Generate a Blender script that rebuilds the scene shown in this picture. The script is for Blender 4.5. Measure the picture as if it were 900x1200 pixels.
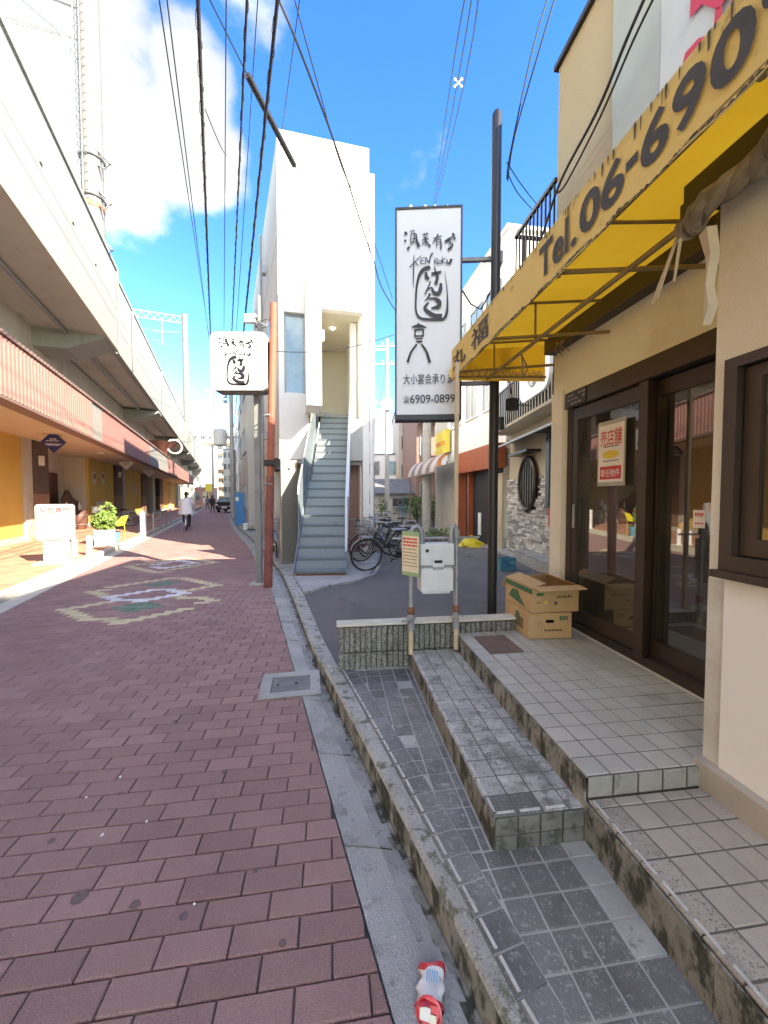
import bpy, math, random
from mathutils import Vector, Matrix, noise
random.seed(7)
for o in list(bpy.data.objects): bpy.data.objects.remove(o)
scn = bpy.context.scene; COL = scn.collection
R = math.radians
# ---------------------------------------------------------------- camera, sky, sun, exposure
CAM_H = 1.5; FOC = 450.0; PITCH = R(2.16); cp, sp = math.cos(PITCH), math.sin(PITCH)
cd = bpy.data.cameras.new('camera'); cd.sensor_fit = 'HORIZONTAL'; cd.sensor_width = 36; cd.lens = 18
cd.clip_start = 0.05; cd.clip_end = 2000
cam = bpy.data.objects.new('camera', cd); COL.objects.link(cam)
cam.location = (0, 0, CAM_H); cam.rotation_euler = (R(90) - PITCH, 0, 0); scn.camera = cam
SUN = Vector((0.78, -0.62, 0.60)).normalized()
sl = bpy.data.lights.new('sun', 'SUN'); sl.energy = 2.05; sl.angle = R(0.5); sl.color = (1, .95, .87)
so = bpy.data.objects.new('sun', sl); COL.objects.link(so); so.rotation_euler = (-SUN).to_track_quat('-Z', 'Y').to_euler()
so.location = (8, -6, 12)
scn.view_settings.view_transform = 'Standard'; scn.view_settings.look = 'None'
scn.view_settings.exposure = 3.25; scn.view_settings.gamma = 1
scn.view_settings.use_white_balance = True; scn.view_settings.white_balance_temperature = 7900; scn.view_settings.white_balance_tint = 10
scn.cycles.max_bounces = 8; scn.cycles.transparent_max_bounces = 12; scn.cycles.use_denoising = True

def ray(u, v):
    a = (u - 450) / FOC; b = -(v - 600) / FOC
    return (a, cp + b * sp, b * cp - sp)
def G(u, v, z=0.0):
    r = ray(u, v); t = (z - CAM_H) / r[2]; return Vector((r[0] * t, r[1] * t, z))
def P(u, v, Y):
    r = ray(u, v); t = Y / r[1]; return Vector((r[0] * t, Y, CAM_H + r[2] * t))
def PL(u, v, x0, y0, dx, dy):
    r = ray(u, v); t = (x0 * dy - y0 * dx) / (r[0] * dy - r[1] * dx); return Vector((r[0] * t, r[1] * t, CAM_H + r[2] * t))

w = bpy.data.worlds.new('World'); scn.world = w; w.use_nodes = True
nt = w.node_tree; nt.nodes.clear()
def N(t, **k):
    n = nt.nodes.new(t)
    for a, b in k.items(): setattr(n, a, b)
    return n
sky = N('ShaderNodeTexSky', sky_type='NISHITA', sun_disc=False, sun_elevation=math.asin(SUN.z), sun_rotation=math.atan2(SUN.x, SUN.y))
sky.air_density = .9; sky.dust_density = .0; sky.ozone_density = 3.2
tc = N('ShaderNodeTexCoord')
hs = N('ShaderNodeHueSaturation'); hs.inputs['Hue'].default_value = .514; hs.inputs['Saturation'].default_value = 1.3; hs.inputs['Value'].default_value = .57
nt.links.new(sky.outputs[0], hs.inputs['Color'])
def lobe(u, v, c0, c1):
    d = Vector(ray(u, v)).normalized()
    dp = N('ShaderNodeVectorMath', operation='DOT_PRODUCT'); nt.links.new(tc.outputs['Generated'], dp.inputs[0]); dp.inputs[1].default_value = d
    mr = N('ShaderNodeMapRange', interpolation_type='SMOOTHSTEP'); nt.links.new(dp.outputs['Value'], mr.inputs['Value'])
    mr.inputs['From Min'].default_value = math.cos(R(c0)); mr.inputs['From Max'].default_value = math.cos(R(c1)); return mr.outputs[0]
def lobe_dir(d, c0, c1):
    dp = N('ShaderNodeVectorMath', operation='DOT_PRODUCT'); nt.links.new(tc.outputs['Generated'], dp.inputs[0]); dp.inputs[1].default_value = d
    mr = N('ShaderNodeMapRange', interpolation_type='SMOOTHSTEP'); nt.links.new(dp.outputs['Value'], mr.inputs['Value'])
    mr.inputs['From Min'].default_value = math.cos(R(c0)); mr.inputs['From Max'].default_value = math.cos(R(c1)); return mr.outputs[0]
def mx(a, b, op='MAXIMUM'):
    m = N('ShaderNodeMath', operation=op)
    for i, s in enumerate((a, b)):
        if isinstance(s, (int, float)): m.inputs[i].default_value = s
        else: nt.links.new(s, m.inputs[i])
    return m.outputs[0]
lb = mx(mx(lobe(20, 60, 17, 3), lobe(120, 150, 10, 1)), mx(lobe(215, 170, 8, 1), lobe(225, 90, 6, 1)))
lb = mx(lb, mx(lobe(310, 0, 6, .5), lobe(-450, 150, 20, 3)))
lb = mx(lb, mx(lobe(440, 505, 4, .5), lobe(1500, 350, 20, 3)))
for d_ in ((-.5, -1, .5), (.35, -1, .8), (1, -.25, .35), (-1, -.2, .9)):  # unseen clouds added behind and beside the camera to fill and whiten the shade
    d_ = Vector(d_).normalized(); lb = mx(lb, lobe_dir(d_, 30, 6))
mp = N('ShaderNodeMapping'); mp.inputs['Scale'].default_value = (1, 1, 1.5); nt.links.new(tc.outputs['Generated'], mp.inputs[0])
nz = N('ShaderNodeTexNoise'); nz.inputs['Scale'].default_value = 4.2; nz.inputs['Detail'].default_value = 9; nz.inputs['Roughness'].default_value = .56
nt.links.new(mp.outputs[0], nz.inputs['Vector'])
s1 = mx(mx(lb, .85, 'MULTIPLY'), mx(mx(nz.outputs[0], .5, 'SUBTRACT'), 2.3, 'MULTIPLY'), 'ADD')
cr = N('ShaderNodeMapRange', interpolation_type='SMOOTHSTEP'); nt.links.new(s1, cr.inputs['Value'])
cr.inputs['From Min'].default_value = .22; cr.inputs['From Max'].default_value = .72; cr.inputs['To Max'].default_value = .97
n2 = N('ShaderNodeTexNoise'); n2.inputs['Scale'].default_value = 3.4; n2.inputs['Detail'].default_value = 7; nt.links.new(mp.outputs[0], n2.inputs['Vector'])
cc = N('ShaderNodeMapRange'); nt.links.new(n2.outputs[0], cc.inputs['Value']); cc.inputs['From Min'].default_value = .42; cc.inputs['From Max'].default_value = .58
cc.inputs['To Min'].default_value = .78; cc.inputs['To Max'].default_value = 1.5
cv = N('ShaderNodeVectorMath', operation='SCALE'); cv.inputs[0].default_value = (.86, .97, 1.12); 
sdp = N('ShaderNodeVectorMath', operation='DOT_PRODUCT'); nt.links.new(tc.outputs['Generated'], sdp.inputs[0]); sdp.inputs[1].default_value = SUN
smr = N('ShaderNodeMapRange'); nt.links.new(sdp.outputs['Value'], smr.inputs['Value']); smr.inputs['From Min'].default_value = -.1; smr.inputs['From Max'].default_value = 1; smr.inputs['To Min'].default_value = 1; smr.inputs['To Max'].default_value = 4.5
nt.links.new(mx(cc.outputs[0], smr.outputs[0], 'MULTIPLY'), cv.inputs['Scale'])   # clouds towards the sun, mostly out of view, boosted to lift the shade
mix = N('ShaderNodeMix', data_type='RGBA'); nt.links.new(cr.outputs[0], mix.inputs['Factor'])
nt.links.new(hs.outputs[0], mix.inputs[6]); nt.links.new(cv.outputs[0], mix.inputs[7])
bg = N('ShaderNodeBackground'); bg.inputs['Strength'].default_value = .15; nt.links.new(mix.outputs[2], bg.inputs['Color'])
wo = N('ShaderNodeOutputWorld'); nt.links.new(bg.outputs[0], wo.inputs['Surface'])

# ---------------------------------------------------------------- materials
MATS = {}
def mat(name, c1, c2=None, rough=.8, scale=3., bump=0., bscale=60., metal=0., spots=None, rnd=0., emit=None, alpha=None, detail=6, lo=.35, hi=.65, stretch=None, spec=None, trans=0., coat=0.):
    m = bpy.data.materials.new(name); m.use_nodes = True; t = m.node_tree; t.nodes.clear(); L = t.links.new
    def n(ty, **k):
        x = t.nodes.new(ty)
        for a, b in k.items(): setattr(x, a, b)
        return x
    out = n('ShaderNodeOutputMaterial'); b = n('ShaderNodeBsdfPrincipled'); L(b.outputs[0], out.inputs[0])
    b.inputs['Roughness'].default_value = rough; b.inputs['Metallic'].default_value = metal
    if spec is not None: b.inputs['Specular IOR Level'].default_value = spec
    if coat: b.inputs['Coat Weight'].default_value = coat
    geo = n('ShaderNodeNewGeometry'); pos = geo.outputs['Position']
    if stretch:
        mpn = n('ShaderNodeMapping'); mpn.inputs['Scale'].default_value = stretch; L(pos, mpn.inputs[0]); pos_s = mpn.outputs[0]
    else: pos_s = pos
    if c2 is None: c2 = tuple(x * .82 for x in c1)
    nz = n('ShaderNodeTexNoise'); nz.inputs['Scale'].default_value = scale; nz.inputs['Detail'].default_value = detail; nz.inputs['Roughness'].default_value = .6
    L(pos_s, nz.inputs['Vector'])
    mr = n('ShaderNodeMapRange'); mr.inputs['From Min'].default_value = lo; mr.inputs['From Max'].default_value = hi; L(nz.outputs[0], mr.inputs['Value'])
    mi = n('ShaderNodeMix', data_type='RGBA'); L(mr.outputs[0], mi.inputs['Factor']); mi.inputs[6].default_value = (*c1, 1); mi.inputs[7].default_value = (*c2, 1)
    col = mi.outputs[2]
    for sp_ in (spots or []):
        sc_, th, soft, c3 = sp_[:4]; amt = sp_[4] if len(sp_) > 4 else 1.
        z = n('ShaderNodeTexNoise'); z.inputs['Scale'].default_value = sc_; z.inputs['Detail'].default_value = 8; z.inputs['Roughness'].default_value = .65
        off = n('ShaderNodeVectorMath', operation='ADD'); off.inputs[1].default_value = (sc_ * 1.7, sc_, 3.1); L(pos_s, off.inputs[0]); L(off.outputs[0], z.inputs['Vector'])
        q = n('ShaderNodeMapRange', interpolation_type='SMOOTHSTEP'); q.inputs['From Min'].default_value = th; q.inputs['From Max'].default_value = th + soft; q.inputs['To Max'].default_value = amt; L(z.outputs[0], q.inputs['Value'])
        m2 = n('ShaderNodeMix', data_type='RGBA'); L(q.outputs[0], m2.inputs['Factor']); L(col, m2.inputs[6]); m2.inputs[7].default_value = (*c3, 1); col = m2.outputs[2]
    if rnd:
        oi = n('ShaderNodeObjectInfo'); at = n('ShaderNodeAttribute', attribute_name='rnd')
        ad = n('ShaderNodeMath', operation='ADD'); L(oi.outputs['Random'], ad.inputs[0]); L(at.outputs['Fac'], ad.inputs[1])
        frc = n('ShaderNodeMath', operation='FRACT'); L(ad.outputs[0], frc.inputs[0])
        q = n('ShaderNodeMapRange'); q.inputs['To Min'].default_value = 1 - rnd; q.inputs['To Max'].default_value = 1 + rnd; L(frc.outputs[0], q.inputs['Value'])
        sc2 = n('ShaderNodeVectorMath', operation='SCALE'); L(col, sc2.inputs[0]); L(q.outputs[0], sc2.inputs['Scale']); col = sc2.outputs[0]
    L(col, b.inputs['Base Color'])
    if bump:
        z = n('ShaderNodeTexNoise'); z.inputs['Scale'].default_value = bscale; z.inputs['Detail'].default_value = 5; L(pos, z.inputs['Vector'])
        bp = n('ShaderNodeBump'); bp.inputs['Strength'].default_value = bump; bp.inputs['Distance'].default_value = .01; L(z.outputs[0], bp.inputs['Height']); L(bp.outputs[0], b.inputs['Normal'])
    if emit: b.inputs['Emission Color'].default_value = (*emit[0], 1); b.inputs['Emission Strength'].default_value = emit[1]
    if trans:
        tr = n('ShaderNodeBsdfTranslucent'); L(col, tr.inputs['Color']); ms = n('ShaderNodeMixShader'); ms.inputs[0].default_value = trans
        L(b.outputs[0], ms.inputs[1]); L(tr.outputs[0], ms.inputs[2]); L(ms.outputs[0], out.inputs[0])
    m.use_backface_culling = False
    MATS[name] = m; return m
def glassmat(name, tint=(.75, .78, .75), refl=.22, dust=0.):
    m = bpy.data.materials.new(name); m.use_nodes = True; t = m.node_tree; t.nodes.clear(); L = t.links.new
    out = t.nodes.new('ShaderNodeOutputMaterial'); tr = t.nodes.new('ShaderNodeBsdfTransparent'); tr.inputs[0].default_value = (*tint, 1)
    gl = t.nodes.new('ShaderNodeBsdfGlossy'); gl.inputs['Roughness'].default_value = .01; gl.inputs[0].default_value = (1, 1, 1, 1)
    fr = t.nodes.new('ShaderNodeLayerWeight'); fr.inputs[0].default_value = refl
    ms = t.nodes.new('ShaderNodeMixShader'); L(fr.outputs['Facing'], ms.inputs[0]); L(tr.outputs[0], ms.inputs[1]); L(gl.outputs[0], ms.inputs[2])
    last = ms.outputs[0]
    if dust:
        df = t.nodes.new('ShaderNodeBsdfDiffuse'); df.inputs[0].default_value = (.45, .42, .36, 1)
        z = t.nodes.new('ShaderNodeTexNoise'); z.inputs['Scale'].default_value = 2.2; z.inputs['Detail'].default_value = 8
        g = t.nodes.new('ShaderNodeNewGeometry'); L(g.outputs['Position'], z.inputs['Vector'])
        q = t.nodes.new('ShaderNodeMapRange'); q.inputs['From Min'].default_value = .35; q.inputs['From Max'].default_value = .8; q.inputs['To Min'].default_value = dust * .3; q.inputs['To Max'].default_value = dust * 1.8; L(z.outputs[0], q.inputs['Value'])
        m2 = t.nodes.new('ShaderNodeMixShader'); L(q.outputs[0], m2.inputs[0]); L(last, m2.inputs[1]); L(df.outputs[0], m2.inputs[2]); last = m2.outputs[0]
    L(last, out.inputs[0]); MATS[name] = m; return m
M_ = MATS

# ---------------------------------------------------------------- mesh builder
class MB:
    def __init__(s): s.v = []; s.f = []; s.m = []; s.a = []; s.M = None
    def add(s, vs, fs, mi=0, rnd=0.):
        o = len(s.v)
        if s.M is not None: vs = [s.M @ Vector(p) for p in vs]
        s.v += [tuple(p) for p in vs]
        for f in fs: s.f.append(tuple(i + o for i in f)); s.m.append(mi); s.a.append(rnd)
        return s
    def box(s, x0, x1, y0, y1, z0, z1, mi=0, rz=0, piv=None, rnd=0.):
        vs = [(x, y, z) for z in (z0, z1) for y in (y0, y1) for x in (x0, x1)]
        if rz:
            c, d = math.cos(rz), math.sin(rz); px, py = piv or ((x0 + x1) / 2, (y0 + y1) / 2)
            vs = [(px + (x - px) * c - (y - py) * d, py + (x - px) * d + (y - py) * c, z) for x, y, z in vs]
        return s.add(vs, [(0, 2, 3, 1), (4, 5, 7, 6), (0, 1, 5, 4), (2, 6, 7, 3), (0, 4, 6, 2), (1, 3, 7, 5)], mi, rnd)
    def quad(s, a, b, c, d, mi=0): return s.add([a, b, c, d], [(0, 1, 2, 3)], mi)
    def poly(s, pts, mi=0): return s.add(pts, [tuple(range(len(pts)))], mi)
    def prism(s, poly, z0, z1, mi=0, mt=None, ch=0., rnd=0.):
        n = len(poly)
        A = sum(poly[i][0] * poly[(i + 1) % n][1] - poly[(i + 1) % n][0] * poly[i][1] for i in range(n))
        if A < 0: poly = poly[::-1]
        if ch:
            cx = sum(p[0] for p in poly) / n; cy = sum(p[1] for p in poly) / n; top = []
            for i in range(n):
                a = Vector(poly[i - 1][:2]); b_ = Vector(poly[i][:2]); c_ = Vector(poly[(i + 1) % n][:2])
                e1 = (b_ - a).normalized(); e2 = (c_ - b_).normalized(); bis = Vector((-e1.y - e2.y, e1.x + e2.x))
                l = bis.length; q = b_ + (bis / l * min(ch * 2 / max(l, .6), ch * 2) if l > 1e-6 else Vector((0, 0))); top.append((q.x, q.y))
            vs = [(p[0], p[1], z0) for p in poly] + [(p[0], p[1], z1 - ch) for p in poly] + [(p[0], p[1], z1) for p in top]
            fs = [(i, (i + 1) % n, (i + 1) % n + n, i + n) for i in range(n)] + [(i + n, (i + 1) % n + n, (i + 1) % n + 2 * n, i + 2 * n) for i in range(n)]
            s.add(vs, fs, mi, rnd); s.add(vs[2 * n:], [tuple(range(n))], mi if mt is None else mt, rnd); return s
        vs = [(p[0], p[1], z0) for p in poly] + [(p[0], p[1], z1) for p in poly]
        s.add(vs, [(i, (i + 1) % n, (i + 1) % n + n, i + n) for i in range(n)] + [tuple(range(n))[::-1]], mi, rnd)
        s.add(vs[n:], [tuple(range(n))], mi if mt is None else mt, rnd); return s
    def tube(s, pts, r, n=8, mi=0, caps=True, flat=1.):
        pts = [Vector(p) for p in pts]; rr = r if isinstance(r, (list, tuple)) else [r] * len(pts); vs = []; up = None
        for i, p in enumerate(pts):
            t = (pts[min(i + 1, len(pts) - 1)] - pts[max(i - 1, 0)]).normalized()
            if up is None: up = Vector((0, 0, 1)) if abs(t.z) < .9 else Vector((1, 0, 0))
            a = t.cross(up)
            if a.length < 1e-4: a = t.cross(Vector((0, 1, 0)))
            a.normalize(); b = a.cross(t).normalized(); up = b
            for k in range(n):
                th = 2 * math.pi * k / n; vs.append(p + (a * math.cos(th) + b * math.sin(th) * flat) * rr[i])
        fs = [(i * n + k, i * n + (k + 1) % n, (i + 1) * n + (k + 1) % n, (i + 1) * n + k) for i in range(len(pts) - 1) for k in range(n)]
        if caps: fs += [tuple(range(n))[::-1], tuple(range((len(pts) - 1) * n, len(pts) * n))]
        return s.add(vs, fs, mi)
    def cyl(s, x, y, z0, z1, r, n=12, mi=0, r2=None): return s.tube([(x, y, z0), (x, y, z1)], [r, r if r2 is None else r2], n, mi)
    def lathe(s, prof, n=16, mi=0, c=(0, 0, 0)):
        vs = [(c[0] + r * math.cos(2 * math.pi * k / n), c[1] + r * math.sin(2 * math.pi * k / n), c[2] + z) for r, z in prof for k in range(n)]
        fs = [(i * n + k, i * n + (k + 1) % n, (i + 1) * n + (k + 1) % n, (i + 1) * n + k) for i in range(len(prof) - 1) for k in range(n)]
        return s.add(vs, fs + [tuple(range(n))[::-1], tuple(range((len(prof) - 1) * n, len(prof) * n))], mi)
    def ball(s, c, rx, ry=None, rz=None, n=10, m=6, mi=0, jit=0.):
        ry = ry or rx; rz = rz or rx; vs = []
        for i in range(m + 1):
            ph = math.pi * i / m
            for k in range(n):
                th = 2 * math.pi * k / n; j = 1 + random.uniform(-jit, jit)
                vs.append((c[0] + rx * j * math.sin(ph) * math.cos(th), c[1] + ry * j * math.sin(ph) * math.sin(th), c[2] + rz * j * math.cos(ph)))
        return s.add(vs, [(i * n + k, (i + 1) * n + k, (i + 1) * n + (k + 1) % n, i * n + (k + 1) % n) for i in range(m) for k in range(n)], mi)
    def ring(s, c, ax, R_, r, n=24, m=6, mi=0):
        ax = Vector(ax).normalized(); a = ax.orthogonal().normalized(); b = ax.cross(a); c = Vector(c); vs = []
        for i in range(n):
            th = 2 * math.pi * i / n; d = a * math.cos(th) + b * math.sin(th)
            for k in range(m):
                ph = 2 * math.pi * k / m; vs.append(c + d * (R_ + r * math.cos(ph)) + ax * r * math.sin(ph))
        return s.add(vs, [(i * m + k, ((i + 1) % n) * m + k, ((i + 1) % n) * m + (k + 1) % m, i * m + (k + 1) % m) for i in range(n) for k in range(m)], mi)
    def wall(s, x0, x1, z0, z1, y0, y1, holes, mi=0):
        """a wall between planes y0 and y1 with rectangular holes (xa,xb,za,zb), reveals included"""
        xs = sorted({x0, x1} | {min(max(h[i], x0), x1) for h in holes for i in (0, 1)}); zs = sorted({z0, z1} | {min(max(h[i], z0), z1) for h in holes for i in (2, 3)})
        def solid(i, j):
            if i < 0 or j < 0 or i >= len(xs) - 1 or j >= len(zs) - 1: return False
            cx = (xs[i] + xs[i + 1]) / 2; cz = (zs[j] + zs[j + 1]) / 2
            return not any(h[0] < cx < h[1] and h[2] < cz < h[3] for h in holes)
        for i in range(len(xs) - 1):
            for j in range(len(zs) - 1):
                if not solid(i, j): continue
                a, b, c, d = xs[i], xs[i + 1], zs[j], zs[j + 1]
                s.quad((a, y0, c), (b, y0, c), (b, y0, d), (a, y0, d), mi); s.quad((a, y1, c), (a, y1, d), (b, y1, d), (b, y1, c), mi)
                if not solid(i - 1, j): s.quad((a, y0, c), (a, y0, d), (a, y1, d), (a, y1, c), mi)
                if not solid(i + 1, j): s.quad((b, y0, c), (b, y1, c), (b, y1, d), (b, y0, d), mi)
                if not solid(i, j - 1): s.quad((a, y0, c), (a, y1, c), (b, y1, c), (b, y0, c), mi)
                if not solid(i, j + 1): s.quad((a, y0, d), (b, y0, d), (b, y1, d), (a, y1, d), mi)
        return s
    def build(s, name, mats, parent=None, smooth=False, bevel=0., world=False, kind=None, label=None):
        if not isinstance(mats, (list, tuple)): mats = [mats]
        me = bpy.data.meshes.new(name); vs = s.v
        if world and parent is not None:
            inv = parent.matrix_basis.inverted() if parent.parent is None else (parent.parent.matrix_basis @ parent.matrix_basis).inverted()
            vs = [tuple(inv @ Vector(p)) for p in vs]
        me.from_pydata(vs, [], s.f)
        for m in mats: me.materials.append(M_[m] if isinstance(m, str) else m)
        me.polygons.foreach_set('material_index', s.m)
        if any(s.a):
            at = me.attributes.new('rnd', 'FLOAT', 'FACE'); at.data.foreach_set('value', s.a)
        if smooth: me.polygons.foreach_set('use_smooth', [True] * len(me.polygons))
        me.update()
        o = bpy.data.objects.new(name, me); COL.objects.link(o)
        if smooth: auto_smooth(me)
        if parent is not None: o.parent = parent
        if bevel:
            b = o.modifiers.new('bevel', 'BEVEL'); b.width = bevel; b.segments = 1 if bevel < .006 else 2; b.limit_method = 'ANGLE'
        if kind: o['kind'] = kind
        if label: o['label'] = label
        return o
def auto_smooth(me, ang=R(38)):
    import bmesh
    bm = bmesh.new(); bm.from_mesh(me)
    for e in bm.edges: e.smooth = not (len(e.link_faces) == 2 and e.calc_face_angle(0) > ang)
    bm.to_mesh(me); bm.free()
def thing(name, label, cat, loc=(0, 0, 0), rz=0., group=None, kind=None):
    o = bpy.data.objects.new(name, None); COL.objects.link(o); o.empty_display_size = .1
    o.location = loc; o.rotation_euler = (0, 0, rz)
    o.matrix_basis = Matrix.Translation(Vector(loc)) @ Matrix.Rotation(rz, 4, 'Z')
    if kind: o['kind'] = kind
    else: o['category'] = cat
    if label: o['label'] = label
    if group: o['group'] = group
    return o
def tag(o, label, cat, group=None):
    o['label'] = label; o['category'] = cat
    if group: o['group'] = group
    return o
def dup(root, loc, rz, label, group=None, scale=None):
    def cp_(o, par):
        c = o.copy(); COL.objects.link(c); c.parent = par
        for ch in o.children: cp_(ch, c)
        return c
    r = cp_(root, None); r.matrix_basis = Matrix.Translation(Vector(loc)) @ Matrix.Rotation(rz, 4, 'Z')
    if scale: r.scale = scale
    r['label'] = label
    if group: r['group'] = group
    return r
_DG = {}
def glyphs(s, size, off=0.):
    """outline mesh of a line of lettering: verts in the XY plane, baseline at 0, left at 0"""
    k = (s, off)
    if k not in _DG:
        c = bpy.data.curves.new('lettering', 'FONT'); c.body = s; c.offset = off; c.resolution_u = 4
        o = bpy.data.objects.new('lettering', c); COL.objects.link(o)
        dg = bpy.context.evaluated_depsgraph_get(); me = bpy.data.meshes.new_from_object(o.evaluated_get(dg))
        _DG[k] = ([tuple(v.co) for v in me.vertices], [tuple(p.vertices) for p in me.polygons])
        bpy.data.objects.remove(o); bpy.data.curves.remove(c); bpy.data.meshes.remove(me)
    vs, fs = _DG[k]; return [(x * size, y * size) for x, y, z in vs], fs
def letter(mb, s, org, right, up, size, off=0., mi=0, fit=None, center=False, vertical=False, lift=0.002, fith=None):
    right = Vector(right).normalized(); up = Vector(up).normalized(); nrm = right.cross(up); org = Vector(org)
    if vertical:
        for i, ch in enumerate(s): letter(mb, ch, org - up * size * 1.12 * i, right, up, size, off, mi, center=True, lift=lift)
        return
    vs, fs = glyphs(s, size, off)
    if not vs: return
    x0 = min(v[0] for v in vs); x1 = max(v[0] for v in vs); y0 = min(v[1] for v in vs); y1 = max(v[1] for v in vs)
    k = fit / (x1 - x0) if fit else 1.; ky = fith / (y1 - y0) if fith else k if fit and not fith else 1.
    sh = (x1 - x0) / 2 if center else 0
    mb.add([org + right * ((x - x0 - sh) * k) + up * ((y - (y0 if fith else 0)) * ky) + nrm * lift for x, y in vs], fs, mi)
def stroke(mb, pts, ws, org, right, up, k, mi=0, lift=.003, close=False):
    """brush stroke: ribbon of varying width, pts in sheet units (x right, y DOWN)"""
    right = Vector(right).normalized(); up = Vector(up).normalized(); nrm = right.cross(up); org = Vector(org)
    if not isinstance(ws, (list, tuple)): ws = [ws] * len(pts)
    # smooth by Catmull-Rom
    q = []; W = []
    n = len(pts)
    for i in range(n - 1):
        p0, p1, p2, p3 = pts[max(i - 1, 0)], pts[i], pts[i + 1], pts[min(i + 2, n - 1)]
        for j in range(4):
            t = j / 4; q.append(tuple(.5 * ((2 * p1[a]) + (-p0[a] + p2[a]) * t + (2 * p0[a] - 5 * p1[a] + 4 * p2[a] - p3[a]) * t * t + (-p0[a] + 3 * p1[a] - 3 * p2[a] + p3[a]) * t ** 3) for a in (0, 1)))
            W.append(ws[i] * (1 - t) + ws[i + 1] * t)
    q.append(pts[-1]); W.append(ws[-1]); vs = []
    for i, p in enumerate(q):
        a = q[max(i - 1, 0)]; b = q[min(i + 1, len(q) - 1)]; dx, dy = b[0] - a[0], b[1] - a[1]; l = math.hypot(dx, dy) or 1
        nx, ny = -dy / l * W[i] / 2, dx / l * W[i] / 2
        for sgn in (1, -1): vs.append(org + right * (p[0] + sgn * nx) * k - up * (p[1] + sgn * ny) * k + nrm * lift)
    mb.add(vs, [(2 * i, 2 * i + 1, 2 * i + 3, 2 * i + 2) for i in range(len(q) - 1)], mi)
def clip(poly, a, b):
    """keep the part of poly left of the line a->b"""
    out = []; n = len(poly)
    def side(p): return (b[0] - a[0]) * (p[1] - a[1]) - (b[1] - a[1]) * (p[0] - a[0])
    for i in range(n):
        p, q = poly[i], poly[(i + 1) % n]; sp1, sq = side(p), side(q)
        if sp1 >= 0: out.append(p)
        if (sp1 > 0 > sq) or (sp1 < 0 < sq):
            t = sp1 / (sp1 - sq); out.append((p[0] + (q[0] - p[0]) * t, p[1] + (q[1] - p[1]) * t))
    return out
def area(p): return abs(sum(p[i][0] * p[(i + 1) % len(p)][1] - p[(i + 1) % len(p)][0] * p[i][1] for i in range(len(p)))) / 2
def shape(name, poly, mi, mats, parent, z0, z1, ch, rnd=0.):
    cx = sum(p[0] for p in poly) / len(poly); cy = sum(p[1] for p in poly) / len(poly)
    b = MB(); b.prism([(x - cx, y - cy) for x, y in poly], z0, z1, mi, ch=ch); o = b.build(name, mats, parent); o.location = (cx, cy, 0); return o
def inview(x, y, z=0., mg=0.02):
    f = y * cp + (CAM_H - z) * sp
    if f < .2: return False
    u = 450 + FOC * x / f; v = 600 - FOC * ((z - CAM_H) * cp + y * sp) / f
    return -900 * mg < u < 900 * (1 + mg) and v < 1200 * (1 + mg)
def lerp_line(pl, y):
    for i in range(len(pl) - 1):
        if y <= pl[i + 1][1] or i == len(pl) - 2:
            (x0, y0), (x1, y1) = pl[i], pl[i + 1]; return x0 + (x1 - x0) * (y - y0) / (y1 - y0)
def seg_at(pl, y):
    for i in range(len(pl) - 1):
        if y <= pl[i + 1][1] or i == len(pl) - 2: return pl[i], pl[i + 1]
# ---------------------------------------------------------------- material list
mat('asphalt', (.115, .112, .105), (.155, .151, .142), .95, 1.2, .5, 220, spots=[(260, .55, .06, (.26, .255, .245), .8), (210, .58, .06, (.035, .035, .035), .8), (90, .56, .1, (.17, .166, .158), .6), (1.1, .55, .2, (.055, .055, .053))])
mat('paver', (.37, .225, .205), (.305, .182, .168), .9, 1.6, .8, 260, rnd=.12, spots=[(300, .55, .06, (.50, .35, .32), .7), (230, .60, .06, (.17, .10, .10), .8), (38, .58, .12, (.43, .28, .255), .6), (.6, .58, .25, (.27, .165, .155), .5), (160, .62, .05, (.16, .09, .09), .6), (7, .66, .08, (.36, .25, .23), .5)])
mat('paver_cream', (.66, .57, .34), (.55, .47, .29), .9, 5, .4, 160, rnd=.1)
mat('paver_white', (.76, .76, .74), (.62, .63, .62), .9, 5, .4, 160, rnd=.1)
mat('paver_green', (.12, .20, .14), (.18, .26, .19), .9, 5, .4, 160, rnd=.1)
mat('gum', (.12, .085, .082), (.18, .125, .12), .8, 60)
mat('joint', (.055, .045, .042), (.11, .088, .08), 1, 8)
mat('paver_orange', (.50, .25, .16), (.41, .195, .125), .9, 1.4, .3, 120, rnd=.14, spots=[(9, .6, .1, (.52, .32, .22), .6)])
mat('concrete', (.44, .44, .415), (.32, .325, .305), .92, 2.2, .7, 120, spots=[(190, .58, .05, (.17, .17, .155), .8), (150, .62, .05, (.66, .66, .63), .8), (14, .56, .12, (.20, .205, .19), .8), (4, .56, .1, (.24, .245, .225), .6), (60, .6, .06, (.58, .58, .55), .7), (1.5, .6, .2, (.42, .44, .36), .6)])
mat('gutter_side', (.38, .38, .355), (.24, .245, .23), .92, 3, .5, 90, spots=[(190, .58, .05, (.15, .15, .135), .8), (22, .56, .1, (.14, .145, .13), .7), (3, .52, .15, (.20, .195, .175), .7)])
mat('kerb', (.34, .34, .31), (.46, .455, .42), .95, 5, .9, 90, spots=[(140, .57, .05, (.12, .12, .095), .85), (12, .52, .1, (.13, .145, .09), .9), (50, .58, .06, (.52, .52, .48), .7)])
mat('moss', (.19, .19, .165), (.32, .315, .28), .95, 9, .5, 80, spots=[(13, .46, .14, (.035, .038, .024), .95), (30, .56, .08, (.075, .078, .06), .85), (5, .58, .1, (.38, .365, .31), .85)], stretch=(1, 1, .5))
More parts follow.
